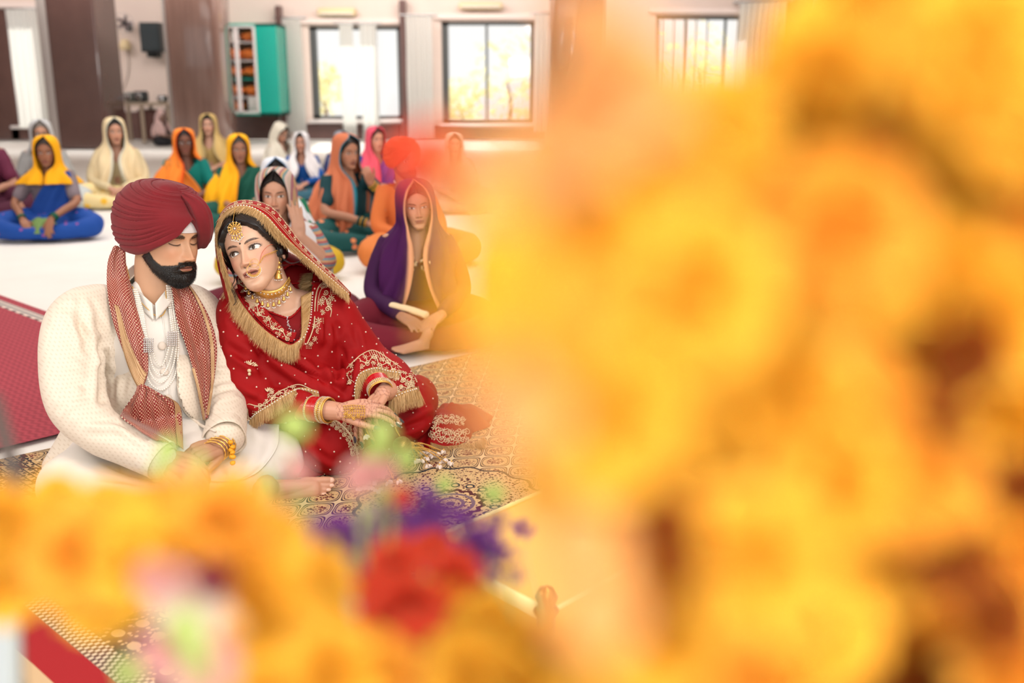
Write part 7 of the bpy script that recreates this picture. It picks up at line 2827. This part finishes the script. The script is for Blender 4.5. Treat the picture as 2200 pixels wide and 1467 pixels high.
# sash of a sari: from the left shoulder across the chest
def pallu(col, col2=None, m=None, right=False, back=True):
    def f(fr, hz, t, sc, elb, wri):
        sg = -1 if right else 1
        rows = []
        for k, (z, x0, x1) in enumerate([(hz - .155, .07, .17), (hz - .20, .045, .185), (.38, -.03, .185), (.28, -.10, .16), (.17, -.16, .12)]):
            r = []
            for x in np.linspace(x0, x1, 6):
                yy = -.125 * math.sqrt(max(0, 1 - (x / .215) ** 2)) - (.0 if k > 1 else -.05 + .03 * k) - .012 - (.02 if k == 4 else 0)
                r.append((sg * x, yy, z))
            rows.append(fr(r))
        P = sheet(rows, 26, 36)
        u = np.linspace(0, 1, 26)[:, None]
        P = P + fr.d((0, -1, 0)) * (.008 * sc * np.sin(u * 14 + 1))[..., None]
        V_, F_ = thick_sheet(P, .004)
        obj('sari_sash', (V_, F_), m or cmat(col, col2), t)
        if back:
            rows = [fr([(sg * .07, .03, hz - .15), (sg * .17, .04, hz - .17)]), fr([(sg * .05, .13, hz - .22), (sg * .18, .12, hz - .24)]), fr([(sg * .03, .15, .25), (sg * .2, .14, .25)])]
            V_, F_ = thick_sheet(sheet([np.array(r)[[0, 0, 1, 1]] * np.array([[1], [1], [1], [1]]) if False else np.linspace(r[0], r[1], 4) for r in rows], 10, 16), .004)
            obj('sari_back', (V_, F_), m or cmat(col, col2), t)
    return f


def lapcloth(col, m=None, x=0.0, w=.12):
    def f(fr, hz, t, sc, elb, wri):
        P, F_ = heap(fr((x, -.30, .115)), fr.d((1, 0, 0)), fr.d((0, -1, 0)), w * 1.3 * sc, w * sc, .05 * sc, 3.0)
        base = fr((x, -.3, .0))[2]
        Z = P[..., 2]
        P[..., 2] = Z - .05 * np.linspace(0, 1, P.shape[0])[:, None] ** 2
        obj('lap_cloth', (P.reshape(-1, 3), F_), m or cmat(col), t)
    return f


def both(*fs):
    def f(*a):
        for q in fs: q(*a)
    return f


LAP = dict()
HOLD = dict(Rw=(-.05, -.33, .17), Lw=(.06, -.34, .17), Rd=(.9, -.3, -.3), Ld=(-.9, -.3, -.3))
KNEE = dict(Rw=(-.13, -.36, .16), Rd=(.5, -.7, -.5), Lw=(.10, -.42, .17), Ld=(-.1, -.6, -.8), Le=(.24, -.18, .28), Re=(-.25, -.12, .27))

# elderly woman in grey at the far left
guest(85, 257, 9.3, 12, 'elderly guest in pale grey veil and spectacles, behind the woman in yellow scarf', hy=12, skin=(198, 150, 124), veil=(196, 198, 200), veil2=(206, 206, 206), top=(176, 178, 178), bottom=(206, 214, 214),
      glasses=True, hair=(150, 140, 132), drape='back', age=1.0, seed=1, sleeve='short')
# yellow scarf, blue sari
guest(96, 291, 7.55, 8, 'guest in yellow scarf and blue sari with green cloth on her lap', hy=4, hpitch=4, skin=(160, 108, 80), veil=(246, 178, 22), veil2=(240, 168, 20), top=(136, 124, 132), bottom_m=spots('blue_sari', (24, 74, 160), (150, 80, 150), 14, .16),
      drape='wrap', seed=2, age=1.0, hair=(70, 58, 52), arms=KNEE, wide=1.02, wrap=both(pallu((28, 78, 168)), lapcloth((122, 156, 90))), bangles=[('L', [(20, 96, 70)], 4), ('R', [(20, 96, 70)], 3)], op_face=48)
# cream
guest(243, 252, 9.5, 16, 'guest in cream veil and cream dress behind the maroon turban', hy=14, skin=(200, 150, 124), veil=(232, 212, 170), veil2=(214, 214, 196), top=(232, 214, 172), bottom_m=spots('cream_skirt', (236, 216, 160), (240, 190, 60), 10, .3), drape='shawl', seed=3, sleeve='long', arms=HOLD,
      wrap=lapcloth((236, 130, 40), x=.10, w=.07))
# orange sari
guest(393, 274, 8.7, 14, 'guest in bright orange veil and teal blouse with spectacles', hy=10, hpitch=2, skin=(122, 78, 62), veil=(246, 140, 52), veil2=(226, 84, 30), top=(0, 132, 124), bottom=(240, 140, 60), drape='side', seed=4, glasses=True, sleeve='short', cover=.94,
      wrap=pallu((246, 148, 60), right=True), arms=HOLD, hair=(40, 36, 40))
# beige behind
guest(446, 244, 11.6, 6, 'guest in long pale gold veil sitting behind the orange one', hy=4, skin=(212, 162, 138), veil=(222, 190, 124), veil2=(190, 168, 120), top=(206, 176, 110), bottom=(170, 140, 110), drape='long', seed=5)
# yellow veil, dark green sari
guest(510, 288, 8.1, 14, 'guest in bright yellow veil and dark green sari', hy=10, hpitch=4, skin=(166, 116, 92), veil=(250, 184, 26), veil2=(244, 160, 20), top=(20, 92, 78), bottom=(14, 88, 78), drape='side', seed=6, age=1.0, hair=(84, 78, 74), wrap=pallu((20, 92, 76)), arms=HOLD)
# cream veil, looking down to the right
guest(600, 263, 11.2, 46, 'guest in pale cream veil with black hair looking down', hy=16, hpitch=24, skin=(190, 140, 116), veil=(226, 220, 204), top=(220, 214, 200), bottom=(206, 196, 180), drape='long', seed=7, op_face=62)
# white veil, blue dress
guest(646, 283, 10.1, 2, 'guest in plain white veil over a blue dress', hy=0, skin=(196, 142, 118), veil=(236, 234, 236), top=(20, 88, 170), bottom=(60, 110, 130), drape='long', seed=8, op_face=40, sleeve='long')
# behind the striped woman
guest(590, 338, 6.0, 12, 'guest mostly hidden behind the woman with the striped veil, white scarf on her hair', hy=8, skin=(192, 144, 118), veil=(228, 234, 242), veil2=(150, 180, 214), top=(30, 130, 96), bottom=(220, 180, 40), drape='long', seed=9, op_face=56)
# striped veil, hand at her cheek
ST = stripes('striped_veil', [(206, 186, 170), (170, 110, 120), (196, 160, 120), (120, 150, 150), (214, 190, 180)], 26, 0)
HANDUP = dict(Le=(.25, -.10, .34), Lw=(.130, -.155, .475), Ld=(-.12, .10, 1), Ln=(.35, -.9, .1), Lc=(6, 8, 6), Ls=-1, Lt=(30, 5), Lsp=4, Rw=(-.1, -.3, .2))


def shawl_white(fr, hz, t, sc, elb, wri):
    rows = [fr([(.07, -.02, hz - .13), (.13, -.0, hz - .14), (.19, .02, hz - .17)]), fr([(.06, -.12, hz - .20), (.13, -.12, hz - .20), (.215, -.05, hz - .22)]), fr([(.05, -.19, .36), (.14, -.19, .36), (.23, -.12, .34)]), fr([(.06, -.24, .16), (.15, -.24, .16), (.23, -.17, .16)])]
    V_, F_ = thick_sheet(sheet(rows, 20, 30), .006); V_ = wrinkle(V_, F_, .004, (30, 30, 4), 3)
    obj('white_scarf', (V_, F_), cmat((240, 238, 242)), t)


t_, fr_g, hz_g, HPg = guest(590, 361, 4.62, 4, 'guest in striped pastel veil holding a hand to her cheek, directly behind the bride', hy=2, hpitch=2, skin=(206, 156, 128), veil=(200, 180, 170), veil_m=ST, top_m=stripes('patterned_kurta', [(196, 150, 110), (110, 140, 150), (170, 90, 90)], 30, 2), bottom=(112, 20, 44),
      drape='back', seed=10, res=1.5, arms=HANDUP, sleeve='elbow', wrap=shawl_white, feet=False, op_face=46, gaze=(.001, 0))
# orange-brown veil, green floral sari, profile
GS = spots('green_floral_sari', (22, 84, 84), (232, 140, 96), 13, .26, (240, 190, 120))
PRAY = dict(Le=(.20, -.26, .33), Lw=(.06, -.26, .46), Ld=(-.35, -.1, 1), Ln=(-.3, -.9, .3), Lc=(50, 60, 40), Re=(-.24, -.14, .27), Rw=(-.02, -.36, .19), Rd=(.6, -.7, -.35))
guest(742, 287, 7.05, 34, 'guest in rust and orange veil and dark green floral sari, one fist at her chin', hy=10, hpitch=4, skin=(188, 134, 106), veil=(206, 120, 84), veil2=(40, 130, 150), top=(16, 66, 74), bottom_m=GS, drape='side', seed=11, res=1.2, arms=PRAY, sleeve='short',
      bangles=[('L', [(226, 178, 60), (16, 92, 60), (226, 178, 60)], 5), ('R', [(226, 178, 60), (20, 44, 60), (16, 92, 80)], 6)], wide=1.0, op_face=62)
# behind her
guest(733, 281, 10.3, 20, 'dark haired guest in grey blue veil just behind the rust veil', hy=20, skin=(180, 130, 104), veil=(140, 146, 156), veil2=(40, 60, 90), top=(50, 60, 120), bottom=(40, 60, 110), drape='long', seed=12, op_face=66)
# pink veil
guest(806, 272, 9.3, 22, 'guest in pink veil and deep blue dress', hy=14, skin=(208, 160, 134), veil=(226, 88, 112), veil2=(206, 60, 90), top=(30, 60, 160), bottom=(0, 130, 180), drape='side', seed=13, wrap=pallu((34, 58, 170)), op_face=58)
# far left, only her lap and foot show
guest(-58, 240, 8.7, 20, 'guest in maroon trousers cut off by the left edge, only a knee and foot showing', skin=(186, 136, 112), veil=(120, 60, 90), top=(110, 40, 70), bottom=(80, 26, 52), drape='trousers', seed=14, feet=[((.30, -.36, .035), (.6, -.8, 0), 1)])
# bowing figure in pink behind the far pillar
guest(344, 236, 19.0, 60, 'small figure in pink veil beside the far table, half behind the pillar', hpitch=30, veil=(240, 206, 200), top=(240, 206, 200), bottom=(50, 50, 56), drape='long', seed=15, skin=(190, 150, 130))
# pale veil seen faintly behind the flowers
guest(975, 287, 9.2, 10, 'guest in pale peach veil seen faintly through the blurred flowers', veil=(240, 214, 190), top=(226, 190, 160), bottom=(220, 190, 160), drape='long', seed=16, skin=(206, 160, 134))

# man in an orange turban
def man_turban(px, ptop, Y, yaw):
    t, fr, hz, HP = guest(px, ptop + 18, Y, yaw, 'man in orange turban and orange clothes beside the pink veil', hy=10, male=True, veil=None, skin=(190, 132, 104), top=(240, 130, 66), bottom=(240, 140, 70), sleeve='long', drape='trousers', seed=17, veil_m=None)
    HPm = lambda q: HP(q)
    V, F, _ = turban_geo(HPm, None, n1=180, n2=90, nple=7, amp=.006)
    obj('turban', (V, F), mat('orange_muslin', (232, 84, 36), .85, col2=(214, 66, 26), nscale=10), t)
    b = head_cached((True, 150, 140), male=True)
    bm_ = beard_mask(b[2]); 
    keep = (bm_ > .4)[b[1][:150 * 139]].all(1); Fk = b[1][:150 * 139][keep]; used = np.unique(Fk); rm = -np.ones(len(b[2]), int); rm[used] = np.arange(len(used))
    obj('beard', (HP(b[2] + b[3] * .012)[used], rm[Fk]), hairmat((90, 80, 76)), t)


man_turban(868, 284, 6.4, 30)


# the woman in purple
def purple_extra(fr, hz, t, sc, elb, wri):
    g = Geo()
    for sx in (-1, 1):
        for k in range(14):
            a = RNG.random() * 6.28; r = .028 * RNG.random() ** .5
            g.add(*ell(fr((sx * .034 + r * math.cos(a) * .8, -.150, hz - .275 + r * math.sin(a) * 1.3)), (.006,) * 3, nu=6, nv=4))
    obj('neck_embroidery', g, MT['zari'], t, stuff=True)


tp_, frp, hzp, HPp = guest(892, 384, 4.42, 8, 'guest in purple veil with pale gold lace edge, in front of the orange turbaned man', hy=6, hpitch=3, hroll=-4, skin=(206, 152, 122), veil=(70, 18, 78), veil2=(232, 170, 130), top=(66, 20, 74), bottom=(124, 24, 46), drape='shawl', seed=18, res=1.6,
      sleeve='long', op_face=42, wrap=purple_extra, arms=dict(Rw=(-.10, -.34, .17), Lw=(.10, -.34, .17)), feet=[((.02, -.42, .04), (-.8, -.5, 0), 1)], wide=1.02, gaze=(0, 0), lip=(170, 96, 90))
g = Geo()
P = spline(np.array([at(842, 655, 4.15), at(880, 664, 4.12), at(914, 676, 4.10)]), 14)
V_, F_ = tube(P, np.linspace(.020, .026, 14), 16, flat=(1, .55)); V_ = wrinkle(V_, F_, .002, (30, 30, 30), 4)
tag(obj('clutch_purse', (V_, F_), mat('cream_satin', (238, 214, 172), .35)), 'slim cream purse lying in the lap of the woman in purple', 'purse')
# ------------------------------------------------------------------ flowers close to the lens
def petal(d, R, w, L0, curl, rg, rows=4):
    """one curved petal pointing along d (unit)"""
    a = np.array([0, 0, 1.0]) if abs(d[2]) < .9 else np.array([1.0, 0, 0])
    s = np.cross(d, a); s /= np.linalg.norm(s)
    th = rg.random() * 6.28 if False else 0
    n = np.cross(s, d)
    tw = rg.normal() * .5
    s, n = s * math.cos(tw) + n * math.sin(tw), n * math.cos(tw) - s * math.sin(tw)
    V = []
    for k in range(rows):
        t = k / (rows - 1)
        c = d * (L0 + (R - L0) * t) + n * curl * R * t * t
        ww = w * R * (.35 + .65 * math.sin(math.pi * min(1, .15 + t * .75)))
        ru = .10 * R * (t ** 2)
        V += [c - s * ww + n * ru * rg.uniform(.2, 1), c + n * (-ru * .5), c + s * ww + n * ru * rg.uniform(.2, 1)]
    F = []
    for k in range(rows - 1):
        for j in range(2):
            F.append([k * 3 + j, k * 3 + j + 1, (k + 1) * 3 + j + 1, (k + 1) * 3 + j])
    return np.array(V), np.array(F)


def marigold_mesh(seed, n=150):
    rg = np.random.default_rng(seed)
    g = Geo()
    for i in range(n):
        c = 1 - 1.22 * (i + .5) / n
        th = math.acos(c); ph = i * 2.39996 + rg.normal() * .08
        d = np.array([math.sin(th) * math.cos(ph), math.sin(th) * math.sin(ph), math.cos(th) * .8 + .1]); d /= np.linalg.norm(d)
        sh_ = .93 + .07 * rg.random()
        V, F = petal(d, (.78 + .24 * math.sin(th)) * (.92 + .14 * rg.random()), .20, .25, .12 * rg.normal() - .06, rg)
        g.add(V, F, (sh_,) * 3)
    V, F = ell((0, 0, -.05), (.55, .55, .42), nu=14, nv=8); g.add(V, F, (.92,) * 3)
    return g.arr()


def calyx_mesh():
    g = Geo()
    g.add(*lathe([(0, -.62), (.12, -.62), (.17, -.5), (.30, -.28), (.42, -.05), (.36, -.03), (0, -.2)], 14))
    return g.arr()


def ray_flower(seed, n=16, layers=3, w=.20):
    rg = np.random.default_rng(seed); g = Geo()
    for L in range(layers):
        for i in range(n):
            a = 2 * np.pi * (i + .5 * L) / n + rg.normal() * .05; el = .15 + .38 * L
            d = np.array([math.cos(a) * math.cos(el), math.sin(a) * math.cos(el), math.sin(el)])
            V, F = petal(d, 1.0 - .17 * L, w, .1, -.12, rg, 5); g.add(V, F, (.86 + .14 * rg.random(),) * 3)
    g.add(*ell((0, 0, .12), (.20, .20, .14), nu=12, nv=8), (.6, .5, .4))
    return g.arr()


def cluster_flower(seed, k=16):
    """a head of many small trumpets"""
    rg = np.random.default_rng(seed); g = Geo()
    for i in range(k):
        d = rg.normal(size=3); d[2] = abs(d[2]) + .2; d /= np.linalg.norm(d)
        c = d * (.45 + .4 * rg.random())
        a = np.cross(d, [0, 0, 1.]); a /= np.linalg.norm(a) + 1e-9; b = np.cross(d, a)
        for j in range(5):
            an = j * 1.2566 + rg.random() * .3
            dd = (a * math.cos(an) + b * math.sin(an)) * .9 + d * .5; dd /= np.linalg.norm(dd)
            V, F = petal(dd, .34, .30, .02, -.1, rg, 3); g.add(V + c, F, (.8 + .2 * rg.random(),) * 3)
        g.add(*tube([c * .2, c], [.03, .05], 5), (.5, .6, .4))
    return g.arr()


def pmat(name, c, c2):
    def f():
        _, _, _, v = xcoord()
        base = xmix(xnoise(v, 1.2, 2), lin(c), lin(c2))
        n = X.nt.nodes.new('ShaderNodeMix'); n.data_type = 'RGBA'; n.blend_type = 'MULTIPLY'; n.inputs[0].default_value = 1
        X.nt.links.new(base.k, n.inputs[6]); X.nt.links.new(xvcol().k, n.inputs[7])
        return X(n.outputs[2])
    return mat(name, rough=.6, fn=f, transluc=.45, spec=.3)


PM = dict(yellow=pmat('yellow_petal', (255, 213, 84), (255, 201, 66)), amber=pmat('amber_petal', (255, 199, 82), (252, 186, 66)), orange=pmat('orange_petal', (250, 156, 60), (244, 138, 46)), rust=pmat('rust_petal', (190, 106, 38), (160, 82, 28)),
          red=pmat('red_petal', (244, 104, 72), (232, 76, 52)), purple=pmat('purple_petal', (158, 92, 172), (126, 62, 150)), pink=pmat('pink_petal', (246, 200, 190), (236, 176, 176)), white=pmat('white_petal', (246, 234, 214), (238, 224, 206)), peach=pmat('peach_petal', (254, 212, 146), (250, 196, 124)), plum=pmat('plum_petal', (150, 60, 70), (130, 46, 60)))
MT['leaf'] = mat('soft_green_leaf', (196, 212, 120), .5, col2=(176, 198, 104), nscale=20, transluc=.35)
MT['stem'] = mat('green_stem', (168, 186, 110), .6)
MT['calyx'] = mat('green_calyx', (112, 150, 66), .6)
_meshes = {}


def fmesh(kind, i, colr):
    k = (kind, i, colr)
    if k not in _meshes:
        V, F, C, _ = {'marigold': marigold_mesh, 'ray': ray_flower, 'cluster': cluster_flower}[kind](i)
        me = new_mesh('petals', V, F, C); me.materials.append(PM[colr]); _meshes[k] = me
    return _meshes[k]


_cal = calyx_mesh()
_calm = new_mesh('calyx', _cal[0], _cal[1]); _calm.materials.append(MT['calyx'])
FN = [0]


def flower(kind, px, py, D, R, colr, label, cat, group, face=None, stem=True, drop_=.35, name=None):
    FN[0] += 1
    i = FN[0]
    rg = np.random.default_rng(100 + i)
    p = at(px, py, D)
    o = bpy.data.objects.new(name or kind, None); COL.objects.link(o); o.location = p; o.empty_display_size = .02
    f = np.array(face if face is not None else [rg.normal() * .35, -1, .35 + rg.normal() * .3], float); f /= np.linalg.norm(f)
    x = np.cross([0, 0, 1.], f); x /= np.linalg.norm(x) + 1e-9; y = np.cross(f, x)
    a = rg.random() * 6.28
    x, y = x * math.cos(a) + y * math.sin(a), y * math.cos(a) - x * math.sin(a)
    M = Matrix(((x[0], y[0], f[0], 0), (x[1], y[1], f[1], 0), (x[2], y[2], f[2], 0), (0, 0, 0, 1)))
    sc = Matrix.Scale(R, 4)
    pe = bpy.data.objects.new('petals', fmesh(kind, i % 4, colr)); COL.objects.link(pe); pe.parent = o; pe.matrix_local = M @ sc; pe['kind'] = 'stuff'
    if kind != 'cluster':
        ca = bpy.data.objects.new('calyx', _calm); COL.objects.link(ca); ca.parent = o; ca.matrix_local = M @ sc
    if stem:
        q = spline(np.array([-f * R * .5, -f * R * 1.1 + [0, 0, -.02], [rg.normal() * .02, .03, -drop_ * .5], [rg.normal() * .03, .02, -drop_]]), 12)
        V, F = tube(q, np.linspace(.0012, .0016, 12), 6)
        me = new_mesh('stem', V, F); me.materials.append(MT['stem'])
        st = bpy.data.objects.new('stem', me); COL.objects.link(st); st.parent = o
    tag(o, label, cat, group)
    return o


YG = 'yellow marigolds banked along the bottom left'
for (px, py, D, R, c) in [(20, 1120, .40, .020, 'yellow'), (85, 1160, .42, .022, 'yellow'), (10, 1260, .40, .016, 'yellow'), (170, 1190, .40, .022, 'amber'), (230, 1130, .42, .020, 'yellow'), (300, 1195, .40, .022, 'yellow'), (222, 1275, .42, .020, 'yellow'), (345, 1120, .44, .019, 'amber'),
                      (400, 1200, .40, .020, 'yellow'), (470, 1125, .40, .019, 'amber'), (500, 1085, .42, .015, 'yellow'), (500, 1230, .40, .021, 'amber'), (570, 1180, .44, .018, 'yellow'), (560, 1290, .40, .024, 'yellow'), (650, 1255, .42, .021, 'yellow'),
                      (520, 1385, .40, .022, 'yellow'), (620, 1375, .40, .022, 'yellow'), (700, 1330, .42, .013, 'yellow'), (700, 1460, .38, .022, 'yellow'), (590, 1490, .38, .020, 'yellow'), (800, 1440, .40, .018, 'amber'), (1060, 1385, .44, .023, 'yellow'), (1150, 1420, .42, .020, 'yellow'), (1010, 1450, .40, .020, 'yellow'), (1130, 1480, .40, .02, 'yellow'), (120, 1070, .44, .012, 'yellow')]:
    flower('marigold', px, py, D, R, c, 'out of focus yellow marigold in the bank along the bottom left edge', 'marigold', YG, stem=False)

RG_ = 'marigolds massed on the right'
rgx = np.random.default_rng(5)
dark = [(1660, 385), (1745, 690), (1640, 730), (2060, 800), (2000, 930), (1440, 1160), (2030, 1180), (2190, 1030), (1900, 300), (2150, 380)]
row = 0
for py in np.arange(-20, 1600, 150):
    row += 1
    for px in np.arange(1085 + (row % 2) * 85, 2330, 170):
        x = px + rgx.normal() * 22; y = py + rgx.normal() * 20
        lim = np.interp(y, [-50, 120, 230, 360, 1000, 1080, 1330, 1400, 1500], [1830, 1760, 1330, 1150, 1180, 1400, 1400, 1260, 1230])
        if x < lim: continue
        if min(math.hypot(x - a, y - b) for a, b in dark) < 72: continue
        low = ss(900, 1300, y) * ss(1750, 2100, x)
        c = 'yellow' if rgx.random() > .16 + .6 * low else ('orange' if rgx.random() < .15 + .35 * low else 'amber')
        if c == 'orange' and x > 1800: c = 'amber'
        if y > 1180 and x > 1950: c = 'rust' if rgx.random() < .55 else 'amber'
        D = .25 + .09 * rgx.random()
        flower('marigold', x, y, D, (.0235 + .004 * rgx.random()) * D / .36, c, 'out of focus marigold in the dense mass filling the right side', 'marigold', RG_, stem=False)
for (a, b) in dark:  # rust colour paints the shade and deep orange in gaps between blooms
    for k in range(2):
        flower('marigold', a + rgx.normal() * 40, b + rgx.normal() * 40, .52 + .04 * k, .030, 'rust', 'deep rust marigold sunk behind the yellow ones on the right', 'marigold', 'rust marigolds on the right', stem=False)
for (px, py, D, R) in [(1660, 390, .27, .0085), (1745, 650, .26, .0075), (1735, 750, .26, .0070), (1640, 735, .27, .0055), (2070, 760, .26, .0105), (2010, 920, .26, .0095), (1430, 1120, .215, .0080), (1450, 1210, .215, .0070), (2030, 1180, .26, .0125), (2195, 1040, .27, .0090), (2150, 385, .27, .0075), (1900, 290, .27, .0060), (2140, 1330, .26, .0100), (1880, 1330, .27, .0060), (2100, 1010, .27, .0060)]:  # small rust blooms stand in for shaded gaps
    flower('marigold', px, py, D, R, 'rust', 'small brown rust bud showing between the soft yellow blooms on the right', 'marigold', 'rust buds on the right', stem=False)
# the nearest blooms, wide soft discs
for (px, py, D, R, c) in [(1235, 500, .20, .017, 'yellow'), (1300, 880, .21, .019, 'yellow'), (1150, 640, .19, .013, 'amber'), (1130, 900, .17, .007, 'peach'), (1330, 190, .18, .012, 'peach'), (1220, 300, .18, .010, 'peach'), (1400, 350, .22, .014, 'amber'), (1060, 470, .17, .0075, 'peach'), (1070, 580, .165, .009, 'yellow'), (1030, 690, .155, .006, 'yellow'), (1060, 800, .17, .006, 'peach'), (2100, 120, .22, .02, 'yellow'), (1620, 1200, .22, .017, 'yellow'),
                          (1480, 620, .22, .02, 'yellow'), (1250, 1180, .19, .008, 'peach'), (1280, 1320, .19, .008, 'peach'), (1260, 30, .16, .006, 'peach'), (1180, 760, .18, .009, 'amber'), (1800, 500, .22, .018, 'amber'), (1020, 330, .17, .005, 'peach')]:
    flower('marigold', px, py, D, R, c, 'very soft pale marigold nearest the lens on the right', 'marigold', 'nearest marigolds', stem=False)
flower('ray', 922, 350, .28, .0120, 'red', 'soft red bloom hanging over the orange turbaned man', 'flower', 'red blooms on the right', stem=False, name='red_flower')
flower('ray', 990, 405, .28, .0085, 'plum', 'dark red bloom beside the soft red one over the orange turban', 'flower', 'red blooms on the right', stem=False, name='red_flower')

# red, orange and purple mixed blooms, farther from the lens
for k, (px, py, D, R, c) in enumerate([(850, 1215, .62, .022, 'red'), (900, 1300, .58, .026, 'red'), (835, 1330, .58, .020, 'red'), (975, 1240, .62, .020, 'red'), (905, 1400, .52, .022, 'red'), (960, 1310, .60, .020, 'orange'), (1010, 1290, .62, .016, 'rust'), (930, 1180, .66, .014, 'red'), (860, 1075, .70, .010, 'red'), (940, 1460, .50, .022, 'red'), (800, 1270, .60, .014, 'red')]):
    flower('ray', px, py, D * .85, R * .85, c, ['out of focus red ray flower in the clump at bottom centre', 'out of focus orange ray flower among the red ones at bottom centre'][c != 'red'], 'flower', 'red and orange clump', name='ray_flower')
for k, (px, py, D, R) in enumerate([(700, 1135, .80, .018), (742, 1185, .78, .024), (790, 1120, .82, .018), (840, 1110, .80, .016), (905, 1085, .82, .020), (950, 1105, .85, .016), (890, 1150, .80, .018), (985, 1150, .82, .022), (1030, 1165, .85, .020), (945, 1185, .82, .020), (1060, 1120, .88, .010), (1085, 1222, .85, .016), (880, 1230, .74, .012), (985, 1265, .74, .014), (760, 1150, .8, .015), (720, 1160, .7, .016), (860, 1130, .76, .016), (1000, 1190, .8, .016), (1050, 1190, .8, .013), (930, 1140, .78, .015)]):
    flower('cluster', px, py, D * .76, R * .95, 'purple', 'soft purple sprig in the clump above the red flowers', 'flower', 'purple sprigs', name='purple_sprig')
flower('cluster', 1124, 1136, .92, .013, 'purple', 'single purple floret standing apart over the yellow platform', 'flower', None, name='purple_floret')
for (px, py, D, R, c, l) in [(775, 1025, .50, .010, 'pink', 'pale pink petal cluster in front of the hanging shells'), (825, 1015, .50, .008, 'pink', 'small pale pink bloom right of the hanging shells'), (400, 1035, .46, .009, 'peach', 'peach bloom before the clasped hands of the man'), (590, 1120, .46, .011, 'peach', 'peach bloom below the bare foot'), (360, 1250, .36, .0125, 'pink', 'pale pink bloom in the lower left clump, upper one'), (410, 1310, .36, .0135, 'white', 'white bloom in the lower left clump'), (365, 1400, .36, .0125, 'pink', 'pale pink bloom in the lower left clump, lower one'), (440, 1440, .36, .013, 'pink', 'pink bloom at the bottom edge of the lower left clump'),
                         (455, 1245, .36, .008, 'plum', 'dusky plum bloom behind the white one at lower left'), (785, 1125, .74, .016, 'white', 'small white bloom among the purple sprigs'), (475, 1350, .37, .009, 'peach', 'pale pink bloom between the white bloom and the yellow marigolds'), (830, 1440, .46, .012, 'plum', 'plum bloom at the bottom edge beside the red flowers'), (640, 1010, .5, .007, 'pink', 'tiny pink bud before the bare foot'), (720, 1310, .5, .012, 'white', 'grey white bud between yellow and red flowers')]:
    flower('ray', px, py, D, R, c, l, 'flower', 'pink and white blooms', name='small_bloom')


# leaves on stems
def leaf(px, py, D, L, W_, label, ang=0.0):
    p = at(px, py, D); rg = np.random.default_rng(int(px * 7 + py))
    o = thing('leaf_sprig', label, 'leaf', tuple(p), 'green leaves')
    u = np.linspace(-1, 1, 7); t = np.linspace(0, 1, 12)
    U, T = np.meshgrid(u, t, indexing='ij')
    w = W_ * np.sin(np.pi * np.clip(T * .96 + .02, 0, 1)) ** .8
    d = RGT * math.sin(ang) + UPV * math.cos(ang); s = RGT * math.cos(ang) - UPV * math.sin(ang); n = -FWD
    P = p + d * ((T - .5) * L)[..., None] + s * (U * w)[..., None] + n * (.15 * W_ * (1 - U ** 2) + .1 * L * np.sin(T * 3))[..., None]
    V, F = thick_sheet(P, .0006)
    obj('leaf_blade', (V, F), MT['leaf'], o)
    q = spline(np.array([p - d * L * .5, p - d * L * .8 + [0, .005, -.008], p - d * L + [rg.normal() * .01, .01, -.05]]), 10)
    g = Geo(); g.add(*tube(q, .0009, 6)); obj('stem', g, MT['stem'], o)


for (px, py, D, L, W_, a, l) in [(362, 965, .55, .020, .008, .2, 'blurred green leaf before the sleeve of the cream coat'), (425, 1000, .55, .022, .006, .1, 'blurred green leaf over the clasped hands'), (345, 1005, .5, .012, .007, 1.2, 'green leaf beside the steel bangle'), (577, 1050, .55, .030, .006, -.1, 'blurred green leaf left of the bare foot'), (632, 915, .50, .020, .012, .5, 'pale green leaf over the white trouser knee'),
                                 (820, 940, .52, .030, .010, .1, 'blurred green leaf over the left hanging gold ball'), (872, 985, .60, .022, .009, -.1, 'blurred green leaf over the right hanging gold ball'), (810, 985, .55, .018, .012, .4, 'green leaf low over the left gold ball'), (955, 1040, .70, .016, .008, .9, 'small green leaf over the rug near the shells'), (1060, 1060, .70, .018, .011, .2, 'small green leaf over the rug near the yellow platform'),
                                 (400, 1350, .345, .018, .009, .2, 'green leaf in the lower left clump of pale blooms'), (430, 1410, .345, .016, .006, -.3, 'narrow green leaf at the bottom of the pale blooms'), (280, 1440, .5, .022, .012, .6, 'green leaf over the fringed end of the rug'), (830, 1065, .62, .014, .008, .3, 'olive leaf over the purple sprigs')]:
    leaf(px, py, D, L * .8, W_ * .75, l, a)
for (px, py) in [(2190, 1030), (2150, 1120), (2195, 950), (1740, 820)]:
    leaf(px, py, .60, .07, .03, 'dark leaf deep in the gap at the right edge' if px > 2000 else 'dark leaf deep between the marigolds', .3)

# metal stand at the lower left corner
o = thing('metal_stand', 'pale metal post with dark edge at the bottom left corner', 'stand', tuple(at(10, 1600, .62)))
g = Geo(); g.add(*tube([at(2, 1165, .60), at(10, 1300, .60), at(14, 1560, .60)], .0085, 20)); obj('post', g, mat('painted_metal', (190, 196, 198), .3, metal=.3), o)
g = Geo(); g.add(*tube([at(34, 1230, .62), at(40, 1380, .62), at(44, 1560, .62)], .0026, 10)); obj('dark_rod', g, MT['black'], o)
g = Geo(); g.add(*tube([at(-14, 860, .62), at(16, 960, .61), at(34, 1030, .60), at(36, 1235, .61)], .0048, 12)); obj('bent_bar', g, mat('dark_bar', (70, 58, 52), .5), o)
